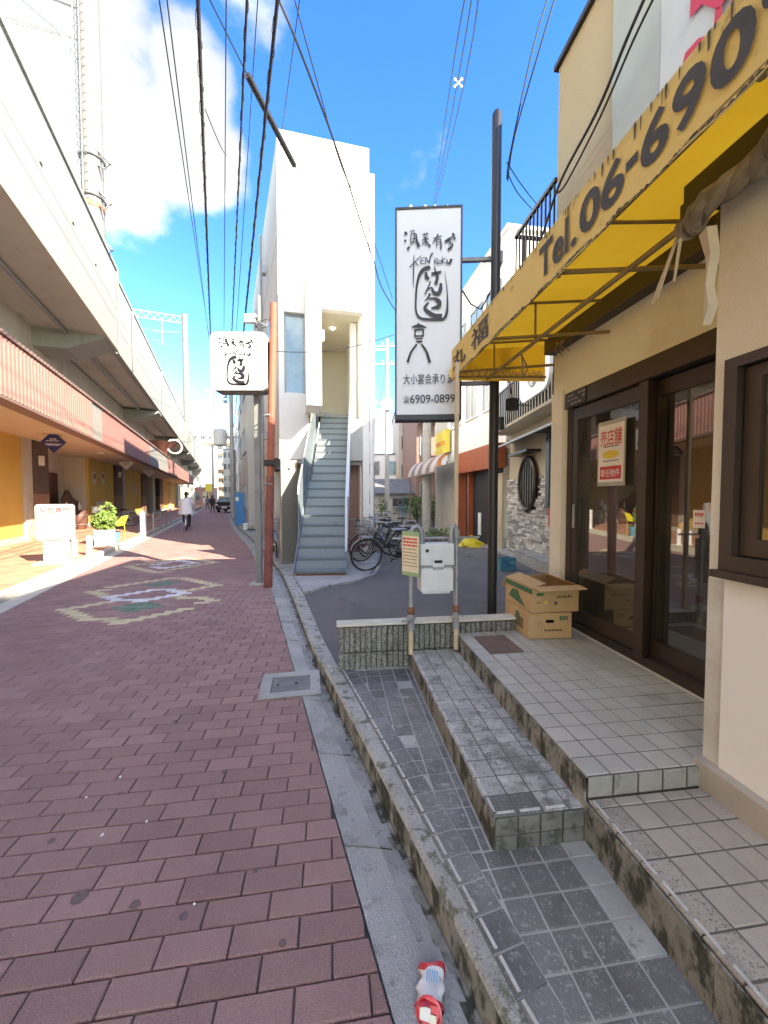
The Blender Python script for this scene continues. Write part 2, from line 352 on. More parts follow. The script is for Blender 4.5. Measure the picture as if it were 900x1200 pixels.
mat('tile_dark', (.12, .122, .118), (.19, .193, .186), .55, 5, .3, 120, rnd=.15, spots=[(52, .57, .06, (.38, .38, .36), .6), (6, .62, .06, (.42, .42, .40), .7), (220, .60, .05, (.36, .36, .34), .6), (2.6, .56, .12, (.085, .088, .086), .75), (110, .60, .06, (.5, .5, .48), .7)])
mat('tile_step', (.48, .485, .46), (.37, .375, .355), .55, 4, .3, 120, rnd=.09, spots=[(3.6, .50, .12, (.19, .192, .18), .85), (14, .55, .08, (.12, .122, .112), .7), (75, .55, .07, (.08, .082, .076), .7), (11, .56, .06, (.58, .58, .55), .8), (200, .57, .05, (.12, .12, .11), .7)])
mat('tile_top', (.50, .50, .455), (.43, .43, .39), .5, 3, .2, 120, rnd=.05, spots=[(2.3, .60, .12, (.24, .24, .225), .7), (60, .66, .06, (.2, .2, .19), .5)])
mat('tile_beige', (.46, .42, .365), (.38, .345, .30), .6, 4, .3, 130, rnd=.06, spots=[(70, .62, .05, (.22, .2, .18), .6), (3.0, .60, .1, (.22, .2, .18), .5)])
mat('tile_soot', (.42, .385, .335), (.34, .31, .27), .65, 6, .3, 130, rnd=.06, spots=[(150, .555, .06, (.07, .067, .06), .85), (7, .55, .1, (.24, .22, .2), .5)])
mat('tile_pale', (.44, .45, .42), (.33, .34, .31), .6, 6, .3, 120, rnd=.06, spots=[(20, .58, .1, (.18, .19, .16), .8)])
mat('tile_front', (.34, .34, .30), (.25, .25, .22), .6, 5, .3, 90, rnd=.08, spots=[(9, .52, .12, (.15, .15, .125), .7)])
mat('tile_riser', (.10, .10, .088), (.19, .185, .16), .6, 7, .3, 90, rnd=.1, spots=[(14, .5, .12, (.05, .055, .035), .85)])
mat('grout', (.46, .46, .43), (.36, .36, .335), .95, 6)
mat('grout_pale', (.17, .17, .15), (.12, .12, .108), .95, 6)
mat('nosing', (.62, .62, .58), (.45, .45, .42), .7, 20)
mat('nosing_soot', (.03, .03, .03), (.30, .28, .25), .8, 60, lo=.45, hi=.6)
mat('splitface', (.20, .20, .17), (.30, .295, .26), .95, 18, 1.0, 60, spots=[(75, .50, .06, (.06, .062, .05), .9), (60, .60, .04, (.45, .44, .40), .8), (6, .55, .1, (.10, .10, .075), .7)], rnd=.08)
mat('cap_cream', (.62, .58, .48), (.50, .47, .39), .85, 6, .3, 60, spots=[(14, .62, .08, (.25, .24, .2), .7)])
mat('rust_plate', (.13, .085, .07), (.19, .12, .09), .75, 9, .4, 90)
mat('iron_plate', (.13, .135, .13), (.20, .205, .20), .7, 14, .4, 120, spots=[(8, .6, .1, (.24, .23, .2), .6)])
mat('stucco_cream', (.84, .81, .71), (.76, .73, .63), .92, 1.6, .5, 160, spots=[(5, .64, .08, (.52, .45, .34), .6), (1.2, .62, .15, (.64, .58, .46), .6)])
mat('stucco_tan', (.52, .43, .29), (.46, .38, .255), .92, 1.2, .4, 140, stretch=(1, 1, .35))
mat('white_panel', (.86, .86, .84), (.82, .82, .80), .6, 1.5)
mat('stain_white', (.66, .65, .60), (.52, .50, .45), .85, 5, .2, 90, spots=[(9, .62, .08, (.36, .33, .27), .6)])
mat('brown_alu', (.034, .025, .019), (.048, .035, .027), .42, 3, spec=.5)
mat('dark_alu', (.035, .025, .02), (.05, .036, .028), .4, 3)
mat('awning', (.95, .50, .03), (.90, .45, .025), .7, 2.5, .08, 30, trans=.75, spots=[(3.2, .62, .1, (.74, .47, .05), .6)])
mat('awning_front', (.90, .73, .30), (.85, .67, .26), .75, 3.0, .1, 60, trans=.3, spots=[(7, .60, .08, (.50, .37, .12), .7), (30, .66, .05, (.3, .24, .1), .7)])
mat('mildew', (.05, .045, .03), (.12, .10, .06), .95, 20)
mat('awning_frame', (.33, .24, .10), (.25, .18, .08), .6, 8)
mat('sign_grey', (.055, .055, .06), (.07, .07, .075), .8, 12)
mat('black_paint', (.014, .014, .016), (.02, .02, .022), .42, 4)
mat('cable', (.012, .012, .014), None, .6)
mat('sign_white', (.70, .73, .76), (.66, .69, .72), .4, 1.2)
mat('sign_ink', (.010, .012, .02), None, .5)
mat('sign_lit', (.86, .86, .84), (.84, .84, .82), .4, 1)
mat('cream_pipe', (.60, .48, .32), (.52, .42, .28), .6, 9)
mat('galv', (.36, .38, .39), (.25, .27, .28), .5, 14, metal=.35)
mat('galv_dull', (.30, .31, .31), (.22, .23, .23), .6, 10, .2, 80, spots=[(25, .6, .08, (.2, .11, .06), .7)])
mat('rust', (.18, .075, .04), (.26, .11, .06), .9, 40, .4, 90)
mat('meter_white', (.66, .67, .66), (.58, .59, .58), .5, 5, spots=[(9, .64, .08, (.46, .45, .42), .5)])
mat('white', (.80, .80, .79), (.76, .76, .75), .55, 2)
mat('dark', (.02, .02, .02), (.03, .03, .03), .6, 5)
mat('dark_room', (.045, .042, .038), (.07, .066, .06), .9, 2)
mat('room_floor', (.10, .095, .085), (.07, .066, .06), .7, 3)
mat('card', (.56, .38, .19), (.50, .33, .165), .85, 5, .15, 60, stretch=(1, 1, .2))
mat('card_in', (.30, .18, .08), (.26, .155, .07), .9, 5)
mat('green_print', (.05, .13, .06), (.07, .17, .08), .8, 30)
mat('green_light', (.30, .42, .22), (.26, .38, .2), .7, 12)
mat('card_ink', (.20, .13, .07), None, .9, 30)
mat('yellow_print', (.80, .62, .08), None, .7)
mat('red_print', (.62, .045, .05), (.56, .04, .045), .6, 9)
mat('pink_print', (.72, .05, .11), (.66, .045, .10), .6, 9)
mat('blue_print', (.25, .50, .72), None, .6)
mat('paper', (.82, .80, .74), (.78, .76, .70), .7, 6)
mat('paper_peach', (.72, .62, .44), (.66, .58, .42), .7, 6)
mat('film', (.42, .42, .36), (.36, .36, .31), .35, 8)
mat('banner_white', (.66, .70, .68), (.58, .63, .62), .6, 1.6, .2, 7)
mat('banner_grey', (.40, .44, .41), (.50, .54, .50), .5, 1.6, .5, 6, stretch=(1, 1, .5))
mat('cloth', (.17, .14, .10), (.28, .24, .18), .95, 14, .5, 60)
mat('cloth_pale', (.62, .57, .46), (.54, .49, .38), .95, 14, .3, 60)
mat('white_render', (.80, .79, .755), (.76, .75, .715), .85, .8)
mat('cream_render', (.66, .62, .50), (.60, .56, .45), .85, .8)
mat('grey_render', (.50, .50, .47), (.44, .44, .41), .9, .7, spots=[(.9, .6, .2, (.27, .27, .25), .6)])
mat('bronze', (.36, .345, .31), (.30, .285, .255), .35, 1.2, metal=.6, stretch=(1, 1, .4))
mat('steel_blue', (.16, .20, .23), (.20, .25, .285), .5, 6, metal=.25)
mat('tread', (.19, .225, .245), (.26, .30, .32), .5, 30, metal=.3, stretch=(4, 1, 1))
mat('tread_edge', (.12, .14, .15), None, .5)
mat('rail_white', (.68, .74, .82), (.64, .70, .78), .35, 3)
mat('window_blue', (.16, .27, .33), (.30, .42, .46), .12, 1.5, spec=.8)
mat('window_dark', (.035, .045, .055), (.10, .12, .13), .1, .8, spec=.9)
mat('window_grey', (.20, .23, .25), (.32, .35, .37), .15, 1.2, spec=.7)
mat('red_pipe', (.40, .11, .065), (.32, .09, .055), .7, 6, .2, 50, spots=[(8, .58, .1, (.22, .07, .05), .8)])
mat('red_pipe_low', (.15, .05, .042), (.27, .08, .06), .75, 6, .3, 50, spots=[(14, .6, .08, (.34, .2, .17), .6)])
mat('pole_grey', (.18, .185, .18), (.23, .235, .23), .7, 4)
mat('concrete_pole', (.40, .38, .35), (.33, .32, .29), .9, 5, .3, 60)
mat('viaduct', (.31, .33, .30), (.275, .295, .265), .88, .5, .2, 20, spots=[(2.2, .56, .14, (.20, .21, .185), .55), (.4, .6, .2, (.24, .255, .225), .6), (9, .62, .06, (.20, .20, .17), .5)], stretch=(1, 1, .10))
mat('viaduct_under', (.50, .49, .42), (.43, .42, .36), .9, .7, .3, 18, spots=[(1.2, .56, .12, (.30, .29, .25), .6), (5, .62, .06, (.24, .235, .2), .5)])
mat('groove', (.25, .26, .24), None, .9)
mat('fascia_pink', (.37, .19, .165), (.33, .165, .14), .85, 18, .5, 60, spots=[(24, .56, .08, (.24, .12, .10), .6)])
mat('fascia_smooth', (.42, .20, .17), (.39, .18, .155), .8, 2)
mat('fascia_grey', (.30, .30, .28), (.25, .25, .235), .9, 5)
mat('rooftile', (.22, .14, .12), (.15, .10, .09), .8, 10, rnd=.2)
mat('soffit', (.56, .47, .34), (.50, .42, .30), .8, 1)
mat('yellow_wall', (.68, .46, .12), (.62, .41, .10), .85, .9, spots=[(1.4, .62, .1, (.62, .36, .05), .5)])
mat('pillar_dark', (.085, .062, .05), (.11, .08, .065), .7, 6)
mat('pillar_brown', (.26, .15, .10), (.22, .13, .085), .7, 6)
mat('cream_wall', (.66, .62, .48), (.60, .56, .43), .85, 2)
mat('wood_dark', (.09, .035, .025), (.13, .05, .035), .6, 6)
mat('blue_sign', (.025, .035, .16), (.03, .045, .20), .35, 3)
mat('lilac', (.50, .50, .72), (.36, .36, .6), .5, 8)
mat('brick_wall', (.27, .165, .13), (.23, .14, .11), .85, 9)
mat('orange', (.40, .10, .04), (.34, .085, .035), .65, 4)
mat('orange_sign', (.72, .26, .10), (.66, .23, .09), .6, 4)
mat('beige_wall', (.55, .50, .42), (.47, .43, .36), .9, 1.5)
mat('tan_plain', (.54, .47, .35), (.48, .42, .31), .92, 1.6, .3, 120, spots=[(1.3, .62, .12, (.42, .36, .27), .5)])
mat('stone_light', (.58, .56, .52), (.42, .40, .375), .9, 9, .7, 45, rnd=.5, spots=[(14, .56, .1, (.25, .235, .22), .7)])
mat('stripe_pale', (.46, .40, .36), (.40, .35, .31), .6, 4)
mat('board_white', (.36, .36, .355), (.33, .33, .325), .5, 1)
mat('stripe_brown', (.22, .14, .12), (.18, .115, .10), .7, 5)
mat('roof_grey', (.14, .145, .15), (.19, .195, .20), .7, 3)
mat('tarp_blue', (.02, .09, .34), (.03, .12, .42), .55, 9)
mat('panel_blue', (.03, .20, .46), (.04, .23, .50), .5, 3)
mat('teal', (.10, .32, .40), (.08, .27, .34), .5, 6)
mat('yellow_bag', (.78, .62, .04), (.70, .54, .03), .6, 14, .5, 20)
mat('plant', (.055, .11, .025), (.10, .18, .04), .8, 18, rnd=.35)
mat('plant_light', (.16, .25, .05), (.10, .18, .04), .8, 18, rnd=.3)
mat('stem', (.10, .07, .04), None, .9)
mat('tyre', (.018, .018, .018), (.03, .03, .03), .85, 30)
mat('chrome', (.48, .49, .50), (.40, .41, .42), .3, 9, metal=.8)
mat('bike_black', (.02, .02, .022), (.03, .03, .033), .4, 9)
mat('bike_blue', (.10, .14, .20), (.13, .17, .23), .4, 9)
mat('bike_red', (.22, .03, .03), None, .4)
mat('can_red', (.58, .03, .05), (.62, .12, .14), .3, 30, metal=.2)
mat('can_white', (.74, .75, .74), (.66, .68, .68), .35, 40, metal=.1)
mat('can_metal', (.5, .5, .48), (.3, .3, .3), .3, 30, metal=.8)
mat('skin', (.55, .35, .25), None, .6)
mat('hair', (.02, .016, .014), None, .6)
mat('shirt', (.78, .78, .78), (.72, .72, .73), .9, 6)
mat('trousers', (.035, .035, .045), None, .9)
mat('lamp_glow', (1, .9, .7), None, .5, emit=((1, .86, .6), 4))
mat('pole_white', (.17, .168, .16), (.135, .132, .125), .7, 3, spots=[(5, .62, .1, (.42, .42, .4), .5)])
mat('orange_band', (.80, .20, .07), None, .6)
mat('transformer', (.62, .63, .60), (.55, .56, .53), .6, 4)
mat('far_pale', (.62, .60, .55), (.54, .52, .48), .9, .5)
mat('far_beige', (.60, .50, .38), (.54, .45, .34), .9, .5)
mat('far_tan', (.48, .36, .25), (.42, .32, .22), .9, .5)
mat('car_dark', (.03, .03, .035), None, .25, spec=.6, coat=.5)
mat('red_light', (.4, .02, .02), None, .4)
mat('tarp_clear', (.58, .60, .58), (.50, .52, .50), .4, 5, .3, 9, trans=.35)
glassmat('glass', (.36, .37, .35), .20, .10)
glassmat('glass_clear', (.75, .78, .78), .25, .03)

# ---------------------------------------------------------------- the ground
TH = R(97.47); SX = Vector((math.cos(TH), math.sin(TH))); SY = Vector((-math.sin(TH), math.cos(TH))); S0 = Vector((1.759, 2.088))
def S(X, Y, z=0.): p = S0 + SX * X + SY * Y; return Vector((p.x, p.y, z))
def SI(p): d = Vector(p[:2]) - S0; return (d.dot(SX), d.dot(SY))
def SP(u, v, Y):                                   # where a sight line meets the shop plane Y
    o = S0 + SY * Y; q = PL(u, v, o.x, o.y, SX.x, SX.y); return (SI(q)[0], q.z)
RE = [(1.09, -2), (0.02, 1.057), (-1.852, 6.262), (-4.216, 11.8), (-7.1, 18), (-12.2, 30), (-50, 118)]      # bricks | gutter
KI = [(1.35, -2), (.271, 1.095), (-.095, 2.076), (-.544, 3.209), (-1.39, 5.722), (-2.05, 7.6), (-3.80, 11.75), (-6.75, 18), (-11.9, 30), (-49.6, 118)]   # gutter | kerb
KO = [(1.56, -2), (.381, .956), (.119, 1.74), (-.14, 2.466), (-.373, 3.10), (-1.22, 5.8), (-1.88, 7.65), (-3.64, 11.8), (-6.60, 18.05), (-11.75, 30), (-49.3, 118)]
KL = [(-2.6, -2), (-5.33, 5.15), (-7.37, 10.3), (-9.95, 16.8), (-15.4, 30), (-53.2, 118)]
KG = [(-2.3, -2), (-5.02, 5.1), (-7.06, 10.2), (-9.65, 16.7), (-15.1, 30), (-52.9, 118)]
WL = -0.921; 
b = MB(); b.quad((-400, -60, -.06), (400, -60, -.06), (400, 900, -.06), (-400, 900, -.06)); b.build('ground', 'concrete', kind='structure')
road = MB()
for i in range(120):
    y0 = -2 + i; y1 = y0 + 1
    road.quad((lerp_line(KG, y0), y0, -.014), (lerp_line(RE, y0), y0, -.014), (lerp_line(RE, y1), y1, -.014), (lerp_line(KG, y1), y1, -.014))
ROAD = road.build('road', 'joint', kind='structure')
# far road bed beyond the pavers one can tell apart
b = MB()
for i in range(96):
    y0 = 22 + i; y1 = y0 + 1
    b.quad((lerp_line(KG, y0), y0, -.006), (lerp_line(RE, y0), y0, -.006), (lerp_line(RE, y1), y1, -.006), (lerp_line(KG, y1), y1, -.006))
b.build('far_paving', 'paver', ROAD, kind='stuff')
def paving(parent, name, mats, L, Rr, ang, pw, pr, ylim, gap, limit, z1, pick=None, depth=.018, ch=.004):
    """running-bond pavers between two polylines; the largest in view single, the rest one mesh"""
    ux = Vector((math.cos(ang), math.sin(ang))); uy = Vector((-math.sin(ang), math.cos(ang))); items = []
    n1 = int((ylim[1] - ylim[0]) / pr) + 60
    for j in range(-40, n1):
        for i in range(-140, 80):
            ox = (i + (.5 if j % 2 else 0)) * pw; oy = ylim[0] + j * pr
            c = ux * (ox + pw / 2) + uy * (oy + pr / 2)
            if not (ylim[0] - .2 < c.y < ylim[1]) or c.y < .3: continue
            xl = lerp_line(L, c.y); xr = lerp_line(Rr, c.y)
            if not (xl - pw < c.x < xr + pw): continue
            if not inview(c.x, c.y, 0, .12): continue
            q = [(ux * a + uy * d) for a, d in ((ox + gap, oy + gap), (ox + pw - gap, oy + gap), (ox + pw - gap, oy + pr - gap), (ox + gap, oy + pr - gap))]; q = [(p.x, p.y) for p in q]
            full = True
            if c.x > xr - pw: a, e = seg_at(Rr, c.y); k = clip(q, a, e); full = full and area(k) > area(q) * .999; q = k if len(k) > 2 else None
            if q and c.x < xl + pw: a, e = seg_at(L, c.y); k = clip(q, e, a); full = full and area(k) > area(q) * .999; q = k if len(k) > 2 else None
            if not q or area(q) < pw * pr * .04: continue
            mi = pick(c) if pick else 0
            items.append(((c.x ** 2 + c.y ** 2), c, q, full, mi, inview(c.x, c.y, 0, .01)))
    items.sort(key=lambda t: t[0]); cnt = 0; rest = MB(); shared = {}
    for d, c, q, full, mi, vis in items:
        if vis and cnt < limit:
            cnt += 1; dz = random.uniform(-.0015, .0012)
            if full:
                if mi not in shared:
                    m_ = MB(); hw, hr = pw / 2 - gap, pr / 2 - gap; m_.prism([(-hw, -hr), (hw, -hr), (hw, hr), (-hw, hr)], -depth, 0, mi, ch=ch); o = m_.build(name, mats, parent); shared[mi] = o.data
                else: o = bpy.data.objects.new(name, shared[mi]); COL.objects.link(o); o.parent = parent
                o.location = (c.x, c.y, z1 + dz); o.rotation_euler = (random.uniform(-.004, .004), random.uniform(-.004, .004), ang)
            else: o = shape(name, q, mi, mats, parent, -depth, 0, ch); o.location.z = z1 + dz
        else: rest.prism(q, z1 - depth, z1 + random.uniform(-.0015, .001), mi, ch=ch if d < 60 else 0, rnd=random.random())
    rest.build(name + '_field', mats, parent, kind='stuff')
RA = R(8.0)
rux = Vector((math.cos(RA), math.sin(RA))); ruy = Vector((-math.sin(RA), math.cos(RA))); dux = Vector((math.cos(R(14)), math.sin(R(14)))); duy = Vector((-math.sin(R(15)), math.cos(R(15))))
def diamond(c):
    d = Vector((c.x + 3.60, c.y - 5.86)); a = abs(d.dot(dux)) / .60 + abs(d.dot(duy)) / .40
    if .72 < a < 1.16: return 2
    if a <= .72: return 0
    for (cx, cy, hw, hh, inner) in ((-3.38, 5.27, .96, .78, 1), (-3.80, 6.35, .93, .86, 1), (-4.75, 8.6, .85, 1.0, 2)):
        d = Vector((c.x - cx, c.y - cy)); a = abs(d.dot(dux)) / hw + abs(d.dot(duy)) / hh
        if .86 < a < 1.10: return 1
        if inner == 2 and .38 < a < .60: return 2
    for (cx, cy) in ((-3.40, 5.20), (-3.85, 6.65)):
        d = Vector((c.x - cx, c.y - cy)); a = abs(d.dot(dux)) / .36 + abs(d.dot(duy)) / .27
        if a < 1: return 3
    return 0
paving(ROAD, 'brick', ['paver', 'paver_cream', 'paver_white', 'paver_green'], KG, RE, RA, .228, .101, (.75, 22), .0028, 300, 0., diamond)
for u_, v_, r_ in ((93, 1051, .028), (158, 1060, .019), (215, 1073, .015), (331, 1105, .014), (141, 930, .012), (262, 905, .014), (60, 985, .015), (300, 1020, .012), (205, 845, .016)):
    m_ = MB(); m_.poly([(r_ * math.cos(a) * random.uniform(.85, 1.15), r_ * math.sin(a) * random.uniform(.8, 1.05), 0) for a in [2 * math.pi * i / 14 for i in range(14)]]); o = m_.build('gum_spot', 'gum', ROAD); o.location = G(u_, v_, .0016)
# gutter: slabs, pale flat strip beside the bricks and a lower channel by the kerb
GUT = MB(); GUT.box(-.1, .1, -.1, .1, -.05, -.04); 
gut = thing('gutter', None, None, (0, 0, 0), kind='structure')
def strip_pts(A, B, y0, y1, t0, t1):
    f = lambda y, t: (lerp_line(A, y) * (1 - t) + lerp_line(B, y) * t, y)
    return [f(y0, t0), f(y0, t1), f(y1, t1), f(y1, t0)]
y = .4; random.seed(3)
while y < 30:
    l = .6 if y < 6 else .9; y1 = y + l
    m_ = MB(); e = .004
    if not (3.02 < y + l / 2 < 3.6) or True:
        a = strip_pts(RE, KI, y + e, y1 - e, .02, .62); b_ = strip_pts(RE, KI, y + e, y1 - e, .62, .985)
        za = .002 + random.uniform(-.003, .003); zb = -.022
        m_.add([(a[0][0], a[0][1], za), (a[1][0], a[1][1], za - .012), (a[2][0], a[2][1], za - .012), (a[3][0], a[3][1], za)], [(0, 1, 2, 3)])
        m_.add([(b_[0][0], b_[0][1], za - .012), (b_[1][0], b_[1][1], zb), (b_[2][0], b_[2][1], zb), (b_[3][0], b_[3][1], za - .012)], [(0, 1, 2, 3)], 1)
        m_.add([(a[0][0], a[0][1], za), (a[1][0], a[1][1], za - .008), (a[1][0], a[1][1], -.05), (a[0][0], a[0][1], -.05)], [(0, 1, 2, 3)])
        m_.build('gutter_slab', ['concrete', 'gutter_side'], gut)
    y = y1
# kerb stones
kerb = thing('kerb', None, None, (0, 0, 0), kind='structure')
y = .35
def kz(y): return .118 if y < 2.9 else max(.03, .118 - (y - 2.9) * .075)
while y < 30:
    l = .60 if y < 8 else 1.2; y1 = y + l; m_ = MB()
    a = strip_pts(KI, KO, y + .004, y1 - .004, .05, .985); z = kz(y); z2 = kz(y1)
    ch = .012
    A, B, C, D = a
    vs = [(A[0], A[1], -.06), (B[0], B[1], -.06), (C[0], C[1], -.06), (D[0], D[1], -.06), (A[0], A[1], z - ch * 1.6), (D[0], D[1], z2 - ch * 1.6), (A[0] + ch, A[1], z), (B[0], B[1], z), (C[0], C[1], z2), (D[0] + ch, D[1], z2)]
    m_.add(vs, [(0, 4, 5, 3), (4, 6, 9, 5), (6, 7, 8, 9), (1, 2, 8, 7), (0, 1, 7, 6, 4), (3, 5, 9, 8, 2)], 0)
    m_.m[0] = 1
    m_.build('kerb_stone', ['kerb', 'moss'], kerb)
    y = y1
m_ = MB(); y = .4
while y < 9:                                        # dirt gathered along the foot of the kerb
    y1 = y + .07; k0, k1 = random.uniform(.80, .93), random.uniform(.80, .93)
    a = strip_pts(RE, KI, y, y1, k0, .998); zf = lambda t: -.0085 - .014 * (t - .62) / .38
    m_.add([(a[0][0], a[0][1], -.017), (a[1][0], a[1][1], -.0185), (a[2][0], a[2][1], -.0185), (a[3][0], a[3][1], -.017)], [(0, 1, 2, 3)]); y = y1
m_.build('dirt', 'moss', gut, kind='stuff')
# inspection chamber in the gutter
ch_ = thing('drain_cover', 'square metal drain cover with a pale concrete surround beside the brick paving', 'drain cover', (-.765, 3.02, 0), R(11))
o = MB(); o.wall(-.21, .25, -.20, .20, 0, .010, [(-.13, .17, -.13, .13)])
o.v = [(x, z, y + .004) for x, y, z in o.v]; o.build('surround', 'concrete', ch_)
o = MB(); o.box(-.125, .165, -.125, .125, .0, .008); o.build('plate', 'iron_plate', ch_, bevel=.002)
o = MB(); o.box(.05, .075, -.012, .012, .008, .014); o.box(-.09, -.075, -.012, .012, .008, .014); o.build('lifting_eye', 'dark', ch_)
# parking and alley asphalt
b = MB(); pts = [(x, y) for x, y in KO if 3.0 < y < 8.8]; far = [(-.9, 8.8), (-.2, 9.6), (-.6, 60), (6, 60), (6, 3)]
poly = [(x + .004, y) for x, y in pts] + far
b.poly([(x, y, .02 if y < 20 else .02) for x, y in poly]); AS = b.build('car_park', 'asphalt', kind='structure')
b = MB(); b.poly([(x, y, .034) for x, y in [(-1.24, 5.9), (-1.0, 6.35), (-.55, 6.75), (-.28, 7.3), (-.2, 8.1), (-.1, 10.2), (-3.2, 10.5), (-1.9, 7.7)]])
b.build('concrete_apron', 'concrete', kind='structure')
b = MB(); q = [(-1.25, 5.85), (-1.0, 6.29), (-.52, 6.70), (-.22, 7.28), (-.14, 8.1)]
for i in range(4):
    (x0, y0), (x1, y1) = q[i], q[i + 1]; d = Vector((y1 - y0, x0 - x1)).normalized() * .06
    b.prism([(x0, y0), (x0 + d.x, y0 + d.y), (x1 + d.x, y1 + d.y), (x1, y1)], .0, .055)
b.build('apron_edging', 'kerb', kind='structure')
# left pavement
LW = [(-4.6, -2), (-5.5 - 1.35, 5.15 - .6), (-16, 27), (-55, 118)]
# wall line of the arches: s = 5.75
UV = Vector((-.389, .921)); NV = Vector((-.921, -.389))
def V(t, s, z=0.): p = UV * t + NV * s; return Vector((p.x, p.y, z))
def VP(u, v, s): o = NV * s; return PL(u, v, o.x, o.y, UV.x, UV.y)
def VT(u, v, s): q = VP(u, v, s); return (Vector((q.x, q.y)).dot(UV), q.z)
LWp = [tuple(V(t, 7.4)[:2]) for t in (-6, 2, 14, 50, 130)]; LWp = [(x, y) for x, y in LWp]
KLin = [(x - .15, y) for x, y in KL]
b = MB()
for i in range(118):
    y0 = i; y1 = y0 + 1; b.quad((lerp_line(LWp, y0), y0, .096), (lerp_line(KL, y0) - .1, y0, .096), (lerp_line(KL, y1) - .1, y1, .096), (lerp_line(LWp, y1), y1, .096))
PAVE = b.build('pavement', 'joint', kind='structure')
paving(PAVE, 'brick', ['paver_orange'], LWp, KLin, R(23), .21, .105, (3.5, 21), .003, 300, .12)
b = MB()
for i in range(97):
    y0 = 21 + i; y1 = y0 + 1; b.quad((lerp_line(LWp, y0), y0, .118), (lerp_line(KL, y0) - .15, y0, .118), (lerp_line(KL, y1) - .15, y1, .118), (lerp_line(LWp, y1), y1, .118))
b.build('far_paving', 'paver_orange', PAVE, kind='stuff')
y = 3.2
while y < 40:
    l = .6 if y < 20 else 1.8; y1 = y + l; m_ = MB()
    a = strip_pts(KLin, KL, y + .004, y1 - .004, .02, 1.0); m_.prism(a, -.05, .124, ch=.01); o = m_.build('kerb_stone', 'cap_cream', kerb)
    a = strip_pts(KL, KG, y + .004, y1 - .004, .03, .98); m_ = MB(); m_.prism(a, -.05, .004, ch=.003); m_.build('gutter_slab', 'cap_cream', gut)
    y = y1
# ---------------------------------------------------------------- tiled entrance
PT = .1085; G_ = .0035
def tiles(parent, name, mats, X0, X1, Y0, Y1, z, sel, frame, clipfn=None, limit=300, phx=0, phy=0):
    cnt = 0; rest = MB(); shared = {}; lst = []
    nx = int(round((X1 - X0) / PT)) + 2; ny = int((Y1 - Y0) / PT) + 2
    for i in range(nx):
        for j in range(ny):
            a, c = X0 + i * PT + phx, Y1 - (j + 1) * PT + phy; e, f = a + PT, c + PT
            a2, e2, c2, f2 = max(a, X0), min(e, X1), max(c, Y0), min(f, Y1)
            if e2 - a2 < .015 or f2 - c2 < .015: continue
            q = [(a2 + G_, c2 + G_), (e2 - G_, c2 + G_), (e2 - G_, f2 - G_), (a2 + G_, f2 - G_)]
            full = (a2, e2, c2, f2) == (a, e, c, f)
            if clipfn:
                k = clipfn(q)
                if len(k) < 3 or area(k) < .0012: continue
                full = full and area(k) > area(q) * .999; q = k
            wp = frame((a + e) / 2, (c + f) / 2)
            lst.append((wp[0] ** 2 + wp[1] ** 2, q, full, sel((a + e) / 2, (c + f) / 2, wp), wp))
    lst.sort(key=lambda t: t[0])
    for d, q, full, mi, wp in lst:
        vis = inview(wp[0], wp[1], z, .02)
        if not vis and wp[1] < .2: continue
        if cnt < limit and vis:
            cnt += 1
            if full:
                if mi not in shared:
                    h = PT / 2 - G_; m_ = MB(); m_.prism([(-h, -h), (h, -h), (h, h), (-h, h)], -.010, 0, mi, ch=.002); o = m_.build(name, mats, parent); shared[mi] = o.data
                else: o = bpy.data.objects.new(name, shared[mi]); COL.objects.link(o); o.parent = parent
                cx = (q[0][0] + q[2][0]) / 2; cy = (q[0][1] + q[2][1]) / 2
                o.location = (cx, cy, z + random.uniform(-.0006, .0006)); o.rotation_euler = (random.uniform(-.003, .003), random.uniform(-.003, .003), 0)
            else: o = shape(name, q, mi, mats, parent, -.010, 0, .003); o.location.z = z
        else: rest.prism(q, z - .01, z, mi, ch=.003, rnd=random.random())
    if rest.v: rest.build(name + '_field', mats, parent, kind='stuff')
def riser_tiles(parent, name, mats, X0, X1, Yf, z0, z1, alongX=True, mi=0, proud=.008):
    n = max(1, int(round(abs(X1 - X0) / PT))); st = (X1 - X0) / n; shared = None
    for i in range(n):
        m_ = MB(); a = X0 + i * st + G_; e = a + st - 2 * G_
        if alongX: m_.box(a, e, Yf, Yf + proud, z0, z1, mi)
        else: m_.box(Yf - proud, Yf, a, e, z0, z1, mi)
        m_.build(name, mats, parent, bevel=.002)
SROT = TH
def shopthing(name, label, cat, X=0, Y=0, z=0, rz=0, group=None): return thing(name, label, cat, S(X, Y, z), TH + rz, group)
XF, XN = 1.19, -.455
# level 0 beside the kerb
L0 = thing('tiled_pavement', None, None, S(0, 0, 0), TH, kind='structure')
def kerbclip(q):
    wq = [tuple(S(a, b)[:2]) for a, b in q]; c = sum(p[1] for p in wq) / len(wq)
    a, e = seg_at(KO, c); d = Vector((e[0] - a[0], e[1] - a[1])).normalized(); nn = Vector((d.y, -d.x)) * (PT + .004)
    k = clip(wq, (e[0] + nn.x, e[1] + nn.y), (a[0] + nn.x, a[1] + nn.y)); return [SI(p) for p in k]
b = MB(); pts = [(x, y) for x, y in KO if .9 < y < 3.15]; pts = [(lerp_line(KO, .2), .2)] + pts
poly = [SI(p) for p in pts]; poly = [(a, b_ - .002) for a, b_ in poly] + [(XF, 1.3), (XN + .0, 1.3), (XN, .95), (-1.73, .95)]
b.poly([(a, c, .1168) for a, c in poly]); b.build('mortar_bed', 'grout', L0)
def sel0(a, c, wp):
    if c < 1.13 and a < XN + .05 and random.random() < .75: return 1
    return 0
tiles(L0, 'tile', ['tile_dark', 'tile_pale'], -4.0, XN, 1.012, 3.4, .12, sel0, lambda a, c: S(a, c), kerbclip, 220)
